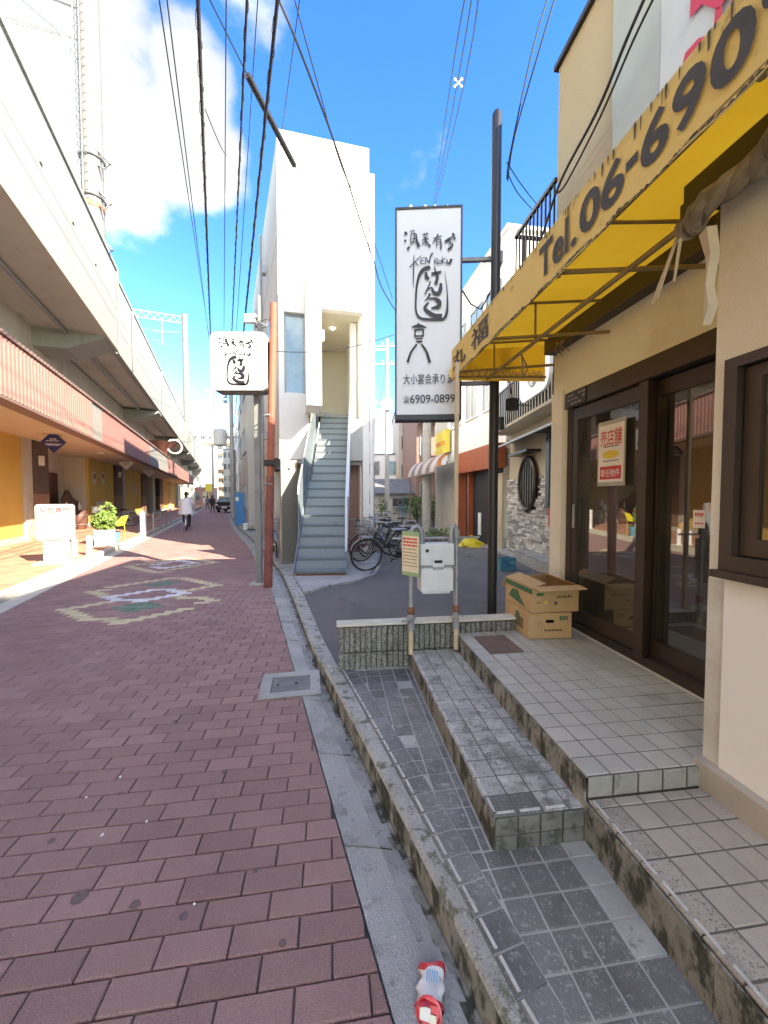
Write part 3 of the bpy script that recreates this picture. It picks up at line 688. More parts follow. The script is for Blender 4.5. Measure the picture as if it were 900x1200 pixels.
tiles(L0, 'tile', ['tile_dark', 'tile_pale'], XN, XF, 1.41, 3.4, .12, lambda a, c, w_: 1 if random.random() < .09 else 0, lambda a, c: S(a, c), kerbclip, 120)
# edge tiles that follow the kerb, each with a pale nosing bar
y = .3
while y < 3.05:
    a = seg_at(KO, y); d = Vector((a[1][0] - a[0][0], a[1][1] - a[0][1])).normalized(); nn = Vector((d.y, -d.x))
    x = lerp_line(KO, y); p0 = Vector((x, y)); p1 = p0 + d * PT
    q = [p0 + nn * .003 + d * G_, p0 + nn * (PT) + d * G_, p1 + nn * (PT) - d * G_, p1 + nn * .003 - d * G_]
    if y < 2.96:
        q2 = [SI(p) for p in q]; cx = sum(p[0] for p in q2) / 4; cy = sum(p[1] for p in q2) / 4
        m_ = MB(); m_.prism([(u - cx, v - cy) for u, v in q2], -.01, 0, 0, ch=.003)
        nb = [SI(p) for p in (p0 + nn * .012 + d * .010, p0 + nn * .022 + d * .010, p1 + nn * .022 - d * .010, p1 + nn * .012 - d * .010)]
        m_.prism([(u - cx, v - cy) for u, v in nb], -.001, .003, 1)
        o = m_.build('edge_tile', ['tile_dark', 'nosing'], L0); o.location = (cx, cy, .121)
    y += d.y * PT
# middle step, top platform and side platform
def stepthing(label, X0, X1, Y0, Y1, z0, z1, tm, nosemat, edges, sel, name='entrance_step', cat='step', lim=300, risers=(), base='grout_pale'):
    t = shopthing(name, label, cat)
    m_ = MB(); m_.box(X0 + .002, X1, Y0, Y1 - .009, z0 + .0, z1 - .0035, 0); o = m_.build('concrete_base', [base, 'moss'], t)
    o.data.polygons[3].material_index = 1
    tiles(t, 'tile', tm, X0, X1, Y0, Y1, z1, sel, lambda a, c: S(a, c), None, lim)
    return t
st1 = stepthing('middle entrance step, its grey tiles blotched black and white along a pale nosing', XN, XF, 1.012, 1.405, .10, .25, ['tile_step', 'tile_dark'], 0, 0, lambda a, c, w_: 1 if (a < -.3 and c > 1.15) else 0, base='grout_pale')
top = stepthing('top tiled landing in front of the sliding glass doors', XN, XF, .0, 1.012, .10, .38, ['tile_top', 'tile_beige'], 0, 0, lambda a, c, w_: 0, name='entrance_landing', cat='landing', base='grout_pale')
m_ = MB(); m_.box(XF, 1.66, -.2, .50, .05, .375); m_.build('rear_slab', 'concrete', top)
side = stepthing('beige tiled side platform below the white wall panel, nearest the viewer', -4.2, XN - .009, .40, 1.012, .10, .29, ['tile_beige', 'tile_soot'], 0, 0, lambda a, c, w_: 1 if c > .92 else 0, name='side_platform', cat='platform', base='grout_pale')
# risers
def moss_riser(par, Xa, Xb, Yf, z0, z1):
    n = int((Xb - Xa) / .62) + 1; st = (Xb - Xa) / n
    for i in range(n):
        m_ = MB(); m_.box(Xa + i * st + .001, Xa + (i + 1) * st - .001, Yf - .009, Yf - .001, z0, z1); m_.build('riser', 'moss', par)
moss_riser(st1, XN, XF, 1.405, .112, .238); moss_riser(top, XN, XF, 1.0125 + .008, .24, .368); moss_riser(side, -4.2, XN, 1.0125 + .008, .112, .278)
riser_tiles(st1, 'riser_tile', ['tile_riser'], 1.02, 1.40, XN - .001, .178, .246, False)
riser_tiles(st1, 'riser_tile', ['tile_riser'], 1.02, 1.40, XN - .001, .112, .174, False)
riser_tiles(top, 'riser_tile', ['tile_front'], .45, 1.01, XN - .001, .294, .376, False)
def nosing(par, Xa, Xb, Yf, z, alongX=True, soot=False, step=1):
    n = int(round((Xb - Xa) / PT))
    for i in range(n):
        m_ = MB(); a = Xa + i * PT + .012
        if alongX: m_.box(a, a + PT - .024, Yf - .022, Yf - .012, z - .001, z + .003)
        else: m_.box(Yf + .012, Yf + .022, a, a + PT - .024, z - .001, z + .003)
        m_.build('nosing_bar', 'nosing', par)
nosing(st1, XN, XN + PT * 15, 1.405, .2505); nosing(st1, 1.405 - PT * 3, 1.405, XN, .2505, False)
nosing(side, XN - .009 - PT * 7, XN - .009, 1.012, .2905)
m_ = MB(); q = [S(.72, .93, .384), S(.72, .62, .384), S(1.10, .62, .384), S(1.10, .93, .384)]
mt = shopthing('door_mat', 'thin worn brown mat lying on the landing by the low ribbed wall', 'mat', .91, .78, .383)
m_ = MB(); m_.box(-.17, .17, -.13, .13, 0, .005); m_.build('mat_sheet', 'rust_plate', mt, bevel=.002)
# ---------------------------------------------------------------- the vacant shop on the right
shop = shopthing('shop_building', 'cream and tan stuccoed shop with brown sliding glass doors under a yellow awning', 'shop')
DX0, DX1, DZ0, DZ1 = -.62, 1.31, .38, 2.40
m_ = MB(); m_.wall(-3.2, 1.50, 0, 2.95, 0, -.18, [(DX0, DX1, DZ0, DZ1)]); m_.build('front_wall', 'stucco_cream', shop)
m_ = MB(); m_.box(1.325, 1.497, .002, .02, .05, 2.44); m_.build('door_jamb', 'stucco_cream', shop)
m_ = MB(); m_.wall(-4.0, 1.50, 2.952, 5.32, .0, -.2, []); m_.box(1.32, 1.50, -7, -.2, 2.95, 5.32); m_.box(1.32, 1.495, -7, -.18, 0, 2.95); m_.box(-4, 1.3, -7, -.2, 5.1, 5.2); m_.build('upper_wall', 'stucco_tan', shop)
m_ = MB(); m_.box(-4.0, 1.53, -.2, .035, 5.322, 5.365); m_.box(1.485, 1.53, -7, -.2, 5.322, 5.365); m_.build('parapet_cap', 'black_paint', shop)
m_ = MB(); m_.box(-.3, 1.50, .001, .10, 2.80, 2.93); m_.build('awning_beam', 'brown_alu', shop)
m_ = MB(); m_.box(-.3, 1.50, .001, .05, 2.935, 2.96); m_.build('flashing', 'dark_alu', shop)
# interior
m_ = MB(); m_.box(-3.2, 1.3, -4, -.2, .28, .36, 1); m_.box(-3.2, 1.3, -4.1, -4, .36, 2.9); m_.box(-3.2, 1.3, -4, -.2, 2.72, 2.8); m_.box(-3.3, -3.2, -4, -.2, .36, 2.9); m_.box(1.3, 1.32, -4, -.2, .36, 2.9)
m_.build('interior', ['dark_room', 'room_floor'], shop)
m_ = MB()
for x in (.0, .35, .7): m_.box(x, x + .28, -1.5, -1.2, .36, .8, 0); m_.box(x, x + .28, -1.53, -1.5, .8, 1.35, 0)
m_.box(.9, 1.25, -2.6, -.9, .36, 1.05, 1); m_.box(-.5, .8, -3.4, -2.9, .36, 1.3, 1)
m_.box(.2, .28, -1.9, -1.8, .9, 2.1, 2); m_.box(-.3, -.24, -2.2, -2.1, .36, 1.8, 2); m_.box(.25, .75, -2.0, -1.98, 1.5, 1.9, 3); m_.build('furniture', ['grey_render', 'wood_dark', 'yellow_wall', 'beige_wall'], shop)
# door frame
m_ = MB(); m_.wall(DX0, DX1, DZ0, DZ1, -.02, -.13, [(DX0 + .05, DX1 - .07, DZ0 + .05, 2.26)]); m_.build('door_frame', 'brown_alu', shop, bevel=.003)
m_ = MB(); m_.box(DX0, DX1 - .0, .0, -.0 + .012, 2.262, 2.398); m_.build('door_head', 'brown_alu', shop, bevel=.003)
m_ = MB(); m_.box(DX0 + .05, DX1 - .07, -.115, -.01, .431, .446); m_.box(DX0 + .05, DX1 - .07, -.070, -.058, .446, .456); m_.build('door_track', 'dark_alu', shop)
def leaf(x0, x1, yo, nm, hnd):
    m_ = MB(); m_.wall(x0, x1, .458, 2.25, yo, yo - .038, [(x0 + .06, x1 - .06, .56, 2.15)]); d = m_.build(nm, 'brown_alu', shop, bevel=.002)
    g = MB(); g.box(x0 + .058, x1 - .058, yo - .022, yo - .017, .558, 2.152); g.build('pane', 'glass', d)
    h = MB(); h.box(hnd - .012, hnd + .012, yo, yo + .014, 1.24, 1.44); h.build('handle', 'galv', d, bevel=.002)
leaf(.42, 1.225, -.018, 'sliding_door', 1.19); leaf(-.48, .47, -.062, 'sliding_door', -.40)
m_ = MB(); m_.box(.40, .475, -.017, .02, .44, 2.255); m_.build('centre_post', 'brown_alu', shop, bevel=.003)
# small dark notice over the left door
m_ = MB(); m_.box(1.02, 1.27, .012, .018, 2.27, 2.395, 0)
for i in range(5):
    for j in range(3):
        if (i * 3 + j) % 4: m_.box(1.03 + i * .048, 1.03 + i * .048 + .033, .018, .0195, 2.285 + j * .035, 2.285 + j * .035 + .014, 1)
tag(m_.build('notice_plate', ['dark', 'galv_dull'], None), 'small dark plate with pale print above the left end of the sliding doors', 'notice').matrix_basis = Matrix.Translation(S(0, 0)) @ Matrix.Rotation(TH, 4, 'Z')
# poster on the left door
c0 = SP(703, 500, 0); c1 = SP(731, 562, 0)
px0, px1, pz0, pz1 = c1[0], c0[0], 1.615, 2.035
po = shopthing('poster', 'white poster with red lettering and a yellow oval taped inside the left door glass', 'poster')
Yp = .003
m_ = MB(); m_.box(px0 - .012, px1 + .012, Yp - .004, Yp, pz0 - .03, pz1 + .03); m_.build('plastic_sleeve', 'film', po)
m_ = MB(); m_.box(px0, px1, Yp + .001, Yp + .003, pz0, pz1); m_.build('sheet', 'paper', po)
def sface(X, Y, z): return Vector((X, Y, z))
RT, UP = Vector((-1, 0, 0)), Vector((0, 0, 1))            # seen from the street, right is -X
wd = px1 - px0; m_ = MB()
letter(m_, '売店舗', (px1 - .02, Yp + .003, pz1 - .155), RT, UP, .1, .008, 0, fit=wd - .04, fith=.12)
m_.box(px0 + .02, px1 - .02, Yp + .003, Yp + .0045, pz0 + .02, pz0 + .115, 0)
letter(m_, '専任物件', (px1 - .03, Yp + .0035, pz0 + .035), RT, UP, .06, .006, 1, fit=wd - .06, fith=.06, lift=.003)
n = 20; cx = (px0 + px1) / 2; m_.poly([(cx + math.cos(2 * math.pi * i / n) * .085, Yp + .005, pz0 + .20 + math.sin(2 * math.pi * i / n) * .03) for i in range(n)], 2)
for zz in (.255, .15):
    for i in range(9): m_.box(cx - .08 + i * .018, cx - .08 + i * .018 + .012, Yp + .003, Yp + .0045, pz0 + zz, pz0 + zz + .008, 3)
m_.build('lettering', ['red_print', 'paper', 'yellow_print', 'sign_ink'], po)
# sticker on right door
stx = SP(826, 614, -.055)
st = shopthing('door_sticker', 'small white sticker with red print at the right edge of the right glass door', 'sticker')
m_ = MB(); m_.box(stx[0] - .04, stx[0] + .03, -.014, -.010, 1.33, 1.43, 0)
for i in range(4): m_.box(stx[0] - .03 + i * .013, stx[0] - .022 + i * .013, -.010, -.009, 1.395, 1.415, 1); m_.box(stx[0] - .03 + i * .013, stx[0] - .022 + i * .013, -.010, -.009, 1.35, 1.36, 1)
m_.build('label_sheet', ['paper', 'red_print'], st)
# projecting bay with a window
YB = .453
w0 = SP(857, 423, YB); w1 = SP(857, 668, YB)
wx, wz0, wz1 = w0[0], w1[1], w0[1]
bay = shopthing('projecting_bay', 'cream stuccoed bay with a brown window above a white panel at the right edge', 'bay')
m_ = MB(); m_.wall(-4.2, -.43, .29, 2.78, YB, -.2, [(wx - 2.2, wx, wz0, wz1)]); m_.build('bay_wall', 'stucco_cream', bay)
m_ = MB(); m_.box(-4.2, -.435, YB, YB + .055, .29, .40); m_.build('plinth', 'tile_beige', bay)
b0 = SP(852, 672, YB); m_ = MB(); m_.box(-4.2, SP(848, 800, YB)[0], YB, YB + .014, .40, wz0 - .035); m_.build('white_panel', 'white_panel', bay, bevel=.002)
m_ = MB(); m_.box(SP(848, 800, YB)[0] + .001, -.431, YB, YB + .004, .40, wz0 - .05); m_.build('stained_corner', 'stain_white', bay)
m_ = MB(); m_.wall(wx - 2.2, wx, wz0, wz1, YB + .03, YB - .05, [(wx - 2.12, wx - .05, wz0 + .06, wz1 - .04)]); m_.box(wx - 2.25, wx + .01, YB + .0, YB + .06, wz0 - .03, wz0 - .001); wf = m_.build('window_frame', 'brown_alu', bay, bevel=.002)
m_ = MB(); m_.wall(wx - .95, wx - .055, wz0 + .065, wz1 - .045, YB - .0, YB - .03, [(wx - .90, wx - .115, wz0 + .13, wz1 - .09)]); sf = m_.build('sash', 'dark_alu', wf)
m_ = MB(); m_.box(wx - 2.1, wx - .11, YB - .018, YB - .012, wz0 + .12, wz1 - .08); m_.build('pane', 'glass', wf)
m_ = MB(); m_.box(wx - 2.1, wx - .06, YB - .3, YB - .28, wz0, wz1); m_.build('curtain', 'beige_wall', wf)
m_ = MB(); m_.box(-4.2, -.36, -.2, YB + .10, 2.72, 2.80); m_.box(-4.2, -.36, YB + .075, YB + .115, 2.65, 2.72); m_.build('eave', 'dark_alu', bay)
m_ = MB(); m_.box(wx - .32, wx - .25, YB - .016, YB - .0, wz0 + .32, wz0 + .40); tag(m_.build('window_sticker', 'paper', None), 'small pale sticker inside the brown bay window at the right edge', 'sticker').matrix_basis = Matrix.Translation(S(0, 0)) @ Matrix.Rotation(TH, 4, 'Z')
# ---- awning
aw = shopthing('shop_awning', 'faded yellow fabric awning lettered Tel.06-690 over the shop front', 'awning')
AY, AX0, AX1, AZ0, AZ1, WZ = .935, -3.2, 1.62, 2.575, 2.845, 2.945
m_ = MB(); nseg = 24
for i in range(nseg):
    a = AX0 + (AX1 - AX0) * i / nseg; c = AX0 + (AX1 - AX0) * (i + 1) / nseg
    sg = lambda x: .022 * math.sin((x + .3) * 3.3) ** 2 + .006 * math.sin(x * 17)
    for k in range(6):
        y0 = AY - (AY - .02) * k / 6; y1 = AY - (AY - .02) * (k + 1) / 6; z = lambda y, x: AZ1 + (WZ - AZ1) * (AY - y) / AY - sg(x) * math.sin(math.pi * (AY - y) / AY)
        m_.quad((a, y0, z(y0, a)), (c, y0, z(y0, c)), (c, y1, z(y1, c)), (a, y1, z(y1, a)))
m_.build('canopy_sheet', 'awning', aw, smooth=True)
m_ = MB()
for i in range(60):
    a = AX0 + (AX1 - AX0) * i / 60; c = AX0 + (AX1 - AX0) * (i + 1) / 60; f = lambda x, z: AY + .004 * math.sin(x * 9) * (AZ1 - z) / .27
    m_.quad((a, f(a, AZ0), AZ0 + .006 * math.sin(a * 23)), (c, f(c, AZ0), AZ0 + .006 * math.sin(c * 23)), (c, AY, AZ1), (a, AY, AZ1))
m_.build('front_valance', 'awning_front', aw, smooth=True)
m_ = MB(); m_.poly([(AX1, AY, AZ0), (AX1, AY, AZ1), (AX1, .02, WZ), (AX1, .02, 2.60)])
m_.build('end_panel', 'awning', aw)
m_ = MB()
for i in range(13):
    y = .03 + i * .072; m_.add([(AX1 - .01, y, 2.60), (AX1 - .01, y + .072, 2.60), (AX1 - .012, y + .066, 2.68 - .012 * (i % 2)), (AX1 - .012, y + .006, 2.68 + .01 * (i % 2))], [(0, 1, 2, 3)])
m_.build('end_hem', 'awning_front', aw)
m_ = MB(); 
m_.tube([(AX0, AY - .012, AZ0 + .02), (AX1, AY - .012, AZ0 + .02)], .011, 6); m_.tube([(AX0, AY - .012, AZ1 - .01), (AX1, AY - .012, AZ1 - .01)], .011, 6)
m_.tube([(AX1 - .01, AY, AZ0 + .03), (AX1 - .01, .02, 2.64)], .012, 6); m_.build('edge_bar', 'awning_frame', aw)
m_ = MB(); m_.tube([(AX0, .60, 2.60), (AX1 - .02, .60, 2.60)], .014, 6); m_.build('purlin', 'awning_frame', aw)
for x in (-1.9, -.95, -.05, .75, 1.45):
    m_ = MB(); m_.tube([(x, .03, 2.70 if x > -.4 else 2.8), (x, AY - .015, 2.60)], .012, 6); m_.tube([(x, AY - .015, AZ0), (x, AY - .015, AZ1 - .01), (x, .03, WZ - .02)], .011, 6)
    if x > .3: m_.tube([(x, .60, 2.60), (x, .60, AZ1 + .02)], .009, 6)
    m_.build('rafter', 'awning_frame', aw)
m_ = MB()                                            # wire strands laced along the far end
for i in range(14):
    y = .06 + i * .062; m_.tube([(AX1 - .02, y, 2.625), (AX1 - .03, y + .031, 2.70), (AX1 - .02, y + .062, 2.625)], .003, 4)
m_.build('lacing', 'cloth', aw)
# mildew along the valance top and hem
m_ = MB(); random.seed(11)
x = AX1 - .05
while x > -2.2:
    den = .12 if x > .9 else .6
    if random.random() < den:
        l = random.uniform(.008, .05) * (1.3 if x < .2 else .8); wd_ = random.uniform(.003, .012)
        m_.add([(x, AY + .0045, AZ1 - .004), (x - wd_, AY + .0045, AZ1 - .004), (x - wd_ * .8, AY + .0055, AZ1 - l), (x - wd_ * .3, AY + .0055, AZ1 - l * 1.1)], [(0, 1, 2, 3)])
    x -= random.uniform(.008, .03)
x = AX1
while x > -2.2:
    wd_ = random.uniform(.012, .05); h = random.uniform(.004, .016)
    zb = AZ0 + .006 * math.sin(x * 23) - .003
    m_.add([(x, AY + .0075, zb), (x - wd_, AY + .0075, zb), (x - wd_ * .9, AY + .0075, zb + h * random.uniform(.3, 1)), (x - wd_ * .5, AY + .0075, zb + h), (x - wd_ * .1, AY + .0075, zb + h * random.uniform(.3, .9))], [(0, 1, 2, 3, 4)])
    x -= wd_ * .93
m_.build('mildew', 'mildew', aw, kind='stuff')
m_ = MB(); LY = AY + .0065
def aletter(s, u0, v0, u1, size_h, off, yoff=0):
    a = SP(u0, v0, AY)[0]; c = SP(u1, v0, AY)[0]; letter(m_, s, (a, LY, AZ0 + yoff), RT, UP, .2, off, 0, fit=a - c, fith=size_h, lift=0.0)
aletter('丸', 531, 400, 546, .15, .012, .06); aletter('福', 553, 390, 573, .165, .012, .055)
aletter('Tel', 633, 310, 667, .165, .028, .055); aletter('.', 670, 290, 677, .035, .02, .055); aletter('06', 681, 230, 733, .165, .032, .055)
aletter('-', 735, 200, 749, .035, .02, .12); aletter('6', 752, 200, 785, .165, .032, .055); aletter('9', 789, 150, 828, .165, .032, .055); aletter('0', 833, 120, 886, .165, .034, .055)
aletter('9', 893, 60, 965, .165, .034, .055)
m_.build('lettering', 'sign_grey', aw)
# ---- banner on the upper wall
bn = shopthing('wall_banner', 'white fabric banner with a bold red character, hung on the tan wall above the awning', 'banner')
bx0 = SP(722, 100, .01)[0]; bx1 = SP(775, 60, .01)[0]
def wav(x, z): return .012 + .012 * math.sin(x * 5 + z * 2) + .008 * math.sin(x * 11 - z * 3)
def sheet(xa, xb, za, zb, nm, mt_):
    m_ = MB(); n1 = 14; n2 = 14; vs = [(xa + (xb - xa) * i / n1, .02 + wav(xa + (xb - xa) * i / n1, za + (zb - za) * j / n2), za + (zb - za) * j / n2) for j in range(n2 + 1) for i in range(n1 + 1)]
    m_.add(vs, [(j * (n1 + 1) + i, j * (n1 + 1) + i + 1, (j + 1) * (n1 + 1) + i + 1, (j + 1) * (n1 + 1) + i) for j in range(n2) for i in range(n1)]); return m_.build(nm, mt_, bn, smooth=True)
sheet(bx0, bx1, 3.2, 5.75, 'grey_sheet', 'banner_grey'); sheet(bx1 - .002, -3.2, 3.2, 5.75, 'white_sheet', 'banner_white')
m_ = MB(); m_.box(-3.2, bx0 + .02, .001, .02, 5.75, 5.80); m_.box(-4, 1.0, -.2, -.0, 5.37, 5.9); m_.build('rail', 'stucco_tan', bn)
m_ = MB(); Yb = .062
def bn_pt(u, v): x, z = SP(u, v, Yb); return (x, z)
for pts_ in ([(811, -30), (808, 22), (822, 5), (842, 12), (852, -5), (875, 20), (884, -20), (884, -60)], [(797, 86), (803, 62), (818, 45), (832, 40), (816, 62), (806, 82)], [(838, 8), (846, 8), (843, 38), (836, 42)], [(850, 20), (858, 12), (868, 20), (860, 28)]):
    m_.poly([(x, Yb, z) for x, z in (bn_pt(*p) for p in pts_)])
m_.build('lettering', 'pink_print', bn)
# ---- rolled cloth and rope under the eave
cr_ = shopthing('rolled_cloth', 'dirty twisted cloth bundle tied under the dark eave with loose pale ends', 'rolled cloth')
A0 = SP(838, 268, .60); B0 = SP(900, 190, .66)
m_ = MB(); path = []
for i in range(30):
    t = i / 29; x = A0[0] + .03 - t * .8; z = 2.535 + .03 * math.sin(t * 5) + .1 * max(0, t - .1); y = .66 + .02 * math.sin(t * 19)
    path.append((x, y, z + .05 * t))
for ph in (0, 2.1, 4.2):
    m_.tube([(x, y + .022 * math.cos(i * .9 + ph), z + .022 * math.sin(i * .9 + ph)) for i, (x, y, z) in enumerate(path)], [.024 + .007 * math.sin(i * 1.3 + ph) for i in range(30)], 8)
m_.build('cloth_roll', 'cloth', cr_, smooth=True)
x0, y0, z0 = path[0]
m_ = MB()
for k in range(5): m_.ring((x0 - .015 + .012 * k, y0, z0 + .0), (1, .3 * math.sin(k), .4 * math.cos(k * 2)), .034, .009, 14, 6)
m_.ball((x0 + .03, y0, z0), .035, .035, .03, jit=.2); m_.build('knot', 'cloth', cr_, smooth=True)
m_ = MB()
for k, (u, v) in enumerate(((764, 356), (770, 350), (790, 330))):
    e = SP(u, v, y0); m_.tube([(x0, y0, z0), ((x0 * .6 + e[0] * .4), y0 + .01 * k, z0 - .02), (e[0], y0, e[1])], [.008, .007, .005], 5)
m_.build('rope', 'cloth_pale', cr_, smooth=True)
m_ = MB(); e = [(828, 270), (834, 300), (830, 335), (832, 360), (827, 382)]; wdt = [.03, .022, .014, .022, .012]; vs = []
for (u, v), hw in zip(e, wdt):
    x, z = SP(u, v, y0 + .01); vs += [(x + hw, y0 + .01, z), (x - hw * .6, y0 + .03, z), (x - hw, y0 + .0, z)]
m_.add(vs, [(3 * i + a, 3 * i + a + 1, 3 * i + a + 4, 3 * i + a + 3) for i in range(4) for a in (0, 1)]); m_.build('loose_end', 'cloth_pale', cr_)
# cord bundle at the far beam end
cb = shopthing('cord_bundle', 'dry brown cords knotted round the far end of the awning beam', 'cord')
m_ = MB(); bx, bz = SP(655, 405, .14)
random.seed(5)
for k in range(11):
    a = random.uniform(-.12, .10); m_.tube([(bx, .13, bz), (bx + a * .5, .15, bz - .02 + random.uniform(-.02, .03)), (bx + a, .13 + random.uniform(-.04, .04), bz - random.uniform(.03, .09))], [.006, .005, .003], 4)
m_.build('cord_strand', 'cloth', cb)
m_ = MB(); m_.tube([(bx - .05, .13, bz + .02), (bx - .03, .16, bz - .01), (bx, .16, bz + .02)], .012, 6); m_.tube([(bx - .25, .60, 2.6), (bx - .26, .58, 2.42), (bx - .20, .52, 2.5), (bx - .24, .60, 2.6)], .006, 5); m_.build('cord_loop', 'cloth', cb)
# small black floodlight hanging under the awning end
fl = shopthing('floodlight', 'small black floodlight hanging by its cable under the far end of the awning', 'floodlight')
fx = 1.60; o = S0 + SX * 0
q = P(600, 474, 3.9)
sx_, sy_ = SI(q)
m_ = MB(); m_.box(sx_ - .05, sx_ + .05, sy_ - .05, sy_ + .05, q.z - .06, q.z + .06, rz=.5); m_.build('housing', 'black_paint', fl, bevel=.012)
m_ = MB(); m_.tube([(sx_, sy_, q.z + .05), (sx_ - .05, sy_ + .05, q.z + .2), (AX1 - .02, .45, 2.62)], .006, 5); m_.tube([(sx_, sy_ - .03, q.z), (sx_ + .3, sy_ - .35, q.z + .07)], .008, 5); m_.build('bracket', 'black_paint', fl)
# balcony rail beyond the shop's far corner
bal = shopthing('balcony', 'black barred balcony rail jutting beyond the far corner of the tan upper wall', 'balcony')
m_ = MB(); m_.box(1.503, 2.30, -1.2, .02, 3.60, 3.68); m_.build('slab', 'stucco_tan', bal)
for zz in (4.36, 3.70): m_ = MB(); m_.box(1.51, 2.30, -.012, .02, zz, zz + .035); m_.box(2.27, 2.30, -1.2, -.012, zz, zz + .035); m_.build('rail', 'black_paint', bal)
for i in range(11):
    m_ = MB(); x = 1.53 + i * .074; m_.box(x, x + .014, -.004, .012, 3.73, 4.36); m_.build('baluster', 'black_paint', bal)
for i in range(10):
    m_ = MB(); y = -.1 - i * .11; m_.box(2.278, 2.292, y, y + .014, 3.73, 4.36); m_.build('baluster', 'black_paint', bal)
# ---- low ribbed wall, gas pipes, meter
lw = shopthing('low_wall', 'low wall of mossy ribbed split-face blocks with a cream cap, at the end of the steps', 'wall')
wl0, wl1 = .40, 1.985; YW = [wl1 - .395 * k for k in range(5)]
for r_ in range(2):
    for k in range(4):
        a = YW[k + 1] + .003 if k < 3 else .45; c = YW[k] - .003; m_ = MB(); z0 = .055 + r_ * .206; z1 = z0 + .196
        m_.box(XF + .034, XF + .12, a, c, z0, z1); nr = max(3, int((c - a) / .0395)); st_ = (c - a) / nr
        for i in range(nr):
            y0 = a + i * st_ + .0025; y1 = a + (i + 1) * st_ - .0025; pr = random.uniform(.0, .009)
            vs = [(XF + .034, y0, z0), (XF + .034, y1, z0), (XF + .004 + pr, y1 - .003, z0), (XF + .004 + pr, y0 + .003, z0)]; vs += [(p[0], p[1], z1) for p in vs]
            m_.add(vs, [(0, 3, 7, 4), (3, 2, 6, 7), (2, 1, 5, 6), (4, 7, 6, 5), (0, 1, 2, 3)])
        m_.build('block', 'splitface', lw)
m_ = MB(); m_.box(XF + .006, XF + .130, .42, wl1 + .012, .466, .486); m_.build('cap', 'cap_cream', lw, bevel=.004)
m_ = MB(); 
for i in range(12):
    m_.ball((XF - .0 + random.uniform(.0, .1), wl1 + .03 + random.uniform(-.02, .05), .04 + i * .01), random.uniform(.01, .025), jit=.3, n=6, m=4)
m_.build('rubble', 'kerb', lw, kind='stuff')
gm = shopthing('gas_meter', 'white gas meter hung between two old grey gas pipes above the low wall', 'gas meter')
yl, yr = 1.408, 1.036; ml, mr_ = 1.345, 1.065; xp = XF - .055; zt = 1.20
xm = XF - .03
m_ = MB(); m_.box(xm - .07, xm + .07, mr_, ml, .96, 1.135); m_.build('meter_top', 'meter_white', gm, bevel=.012)
m_ = MB(); m_.prism([(xm - .075, mr_ + .008), (xm + .075, mr_ + .008), (xm + .075, ml - .005), (xm - .075, ml - .005)], .76, .948, ch=.012); m_.box(xm - .07, xm + .07, mr_ + .03, ml - .02, .735, .762); m_.build('meter_body', 'meter_white', gm, bevel=.014)
m_ = MB(); m_.box(xm - .0755, xm + .0755, mr_ - .004, ml + .004, .948, .960); m_.build('strap', 'galv_dull', gm)
m_ = MB(); c = (mr_ + ml) / 2; m_.box(xm - .085, xm - .07, c - .05, c + .045, .955, 1.02, 0); m_.box(xm - .087, xm - .084, c - .035, c + .03, .985, 1.008, 1); m_.box(xm - .095, xm - .08, c - .045, c + .04, .942, .956, 2); m_.build('register', ['meter_white', 'sign_ink', 'galv'], gm)
m_ = MB(); m_.tube([(xm - .068, ml - .055, 1.082), (xm - .078, ml - .055, 1.082)], .014, 10); m_.build('plug', 'dark', gm)
def arch(ya, yb, z, zz, r): return [(xp, ya, zz), (xp, ya, z - .05)] + [(xp, (ya + yb) / 2 + (ya - yb) / 2 * math.cos(math.pi * i / 8), z - .05 + .055 * math.sin(math.pi * i / 8)) for i in range(1, 8)] + [(xp, yb, z - .05), (xp, yb, 1.13)]
for nm, ya, yb, zb in (('gas_pipe', yl, yl - .085, .25), ('gas_pipe', yr, yr + .045, .27)):
    m_ = MB(); m_.tube(arch(ya, yb, 1.265, .46, .02), .018, 10); pp = m_.build(nm, 'galv', gm, smooth=True)
    m_ = MB(); m_.tube([(xp, ya, zb), (xp, ya, .455)], .021, 10); m_.build('cream_sleeve', 'cream_pipe', gm, smooth=True)
    for yy, za_, zb_ in ((ya, .44, .505), (ya, 1.18, 1.24), (yb, 1.12, 1.165)): m_ = MB(); m_.tube([(xp, yy, za_), (xp, yy, zb_)], .028, 8); m_.build('collar', 'galv_dull', gm)
    m_ = MB(); m_.tube([(xp, ya, .575), (xp, ya, .60), (xp, ya, .63)], [.026, .032, .026], 8); m_.build('union', 'rust', gm)
m_ = MB(); m_.ball((xp, yl, .54), .038, .036, .036); m_.tube([(xp - .02, yl, .545), (xp - .05, yl + .03, .54), (xp - .05, yl + .085, .53)], [.012, .012, .009], 6); m_.build('valve', 'galv_dull', gm, smooth=True)
m_ = MB(); m_.box(xp + .02, xp + .035, yr - .2, yl + .15, 1.168, 1.183); m_.build('cross_bar', 'galv_dull', gm)
gs = thing('gas_notice', 'cream notice with green borders and red heading wired to the left gas pipe', 'notice', S(xp - .03, yl + .01, 0), TH - R(90) - R(50))
RL, RR = Vector((-1, 0, 0)), Vector((1, 0, 0))
m_ = MB(); m_.box(-.085, .085, -.004, .004, .885, 1.235); m_.build('board', 'green_light', gs)
m_ = MB(); m_.box(-.083, .083, -.0065, -.0045, .915, 1.20); m_.build('sheet', 'paper_peach', gs)
m_ = MB()
random.seed(2)
for r_ in range(9):
    z = 1.17 - r_ * .026; x = -.07
    while x < .06:
        l = random.uniform(.006, .02) * (1.6 if r_ < 3 else 1); m_.box(x, min(x + l, .072), -.0085, -.007, z, z + (.014 if r_ < 3 else .006), 0 if r_ < 3 else 1); x += l + .006
m_.build('lettering', ['red_print', 'rust'], gs)
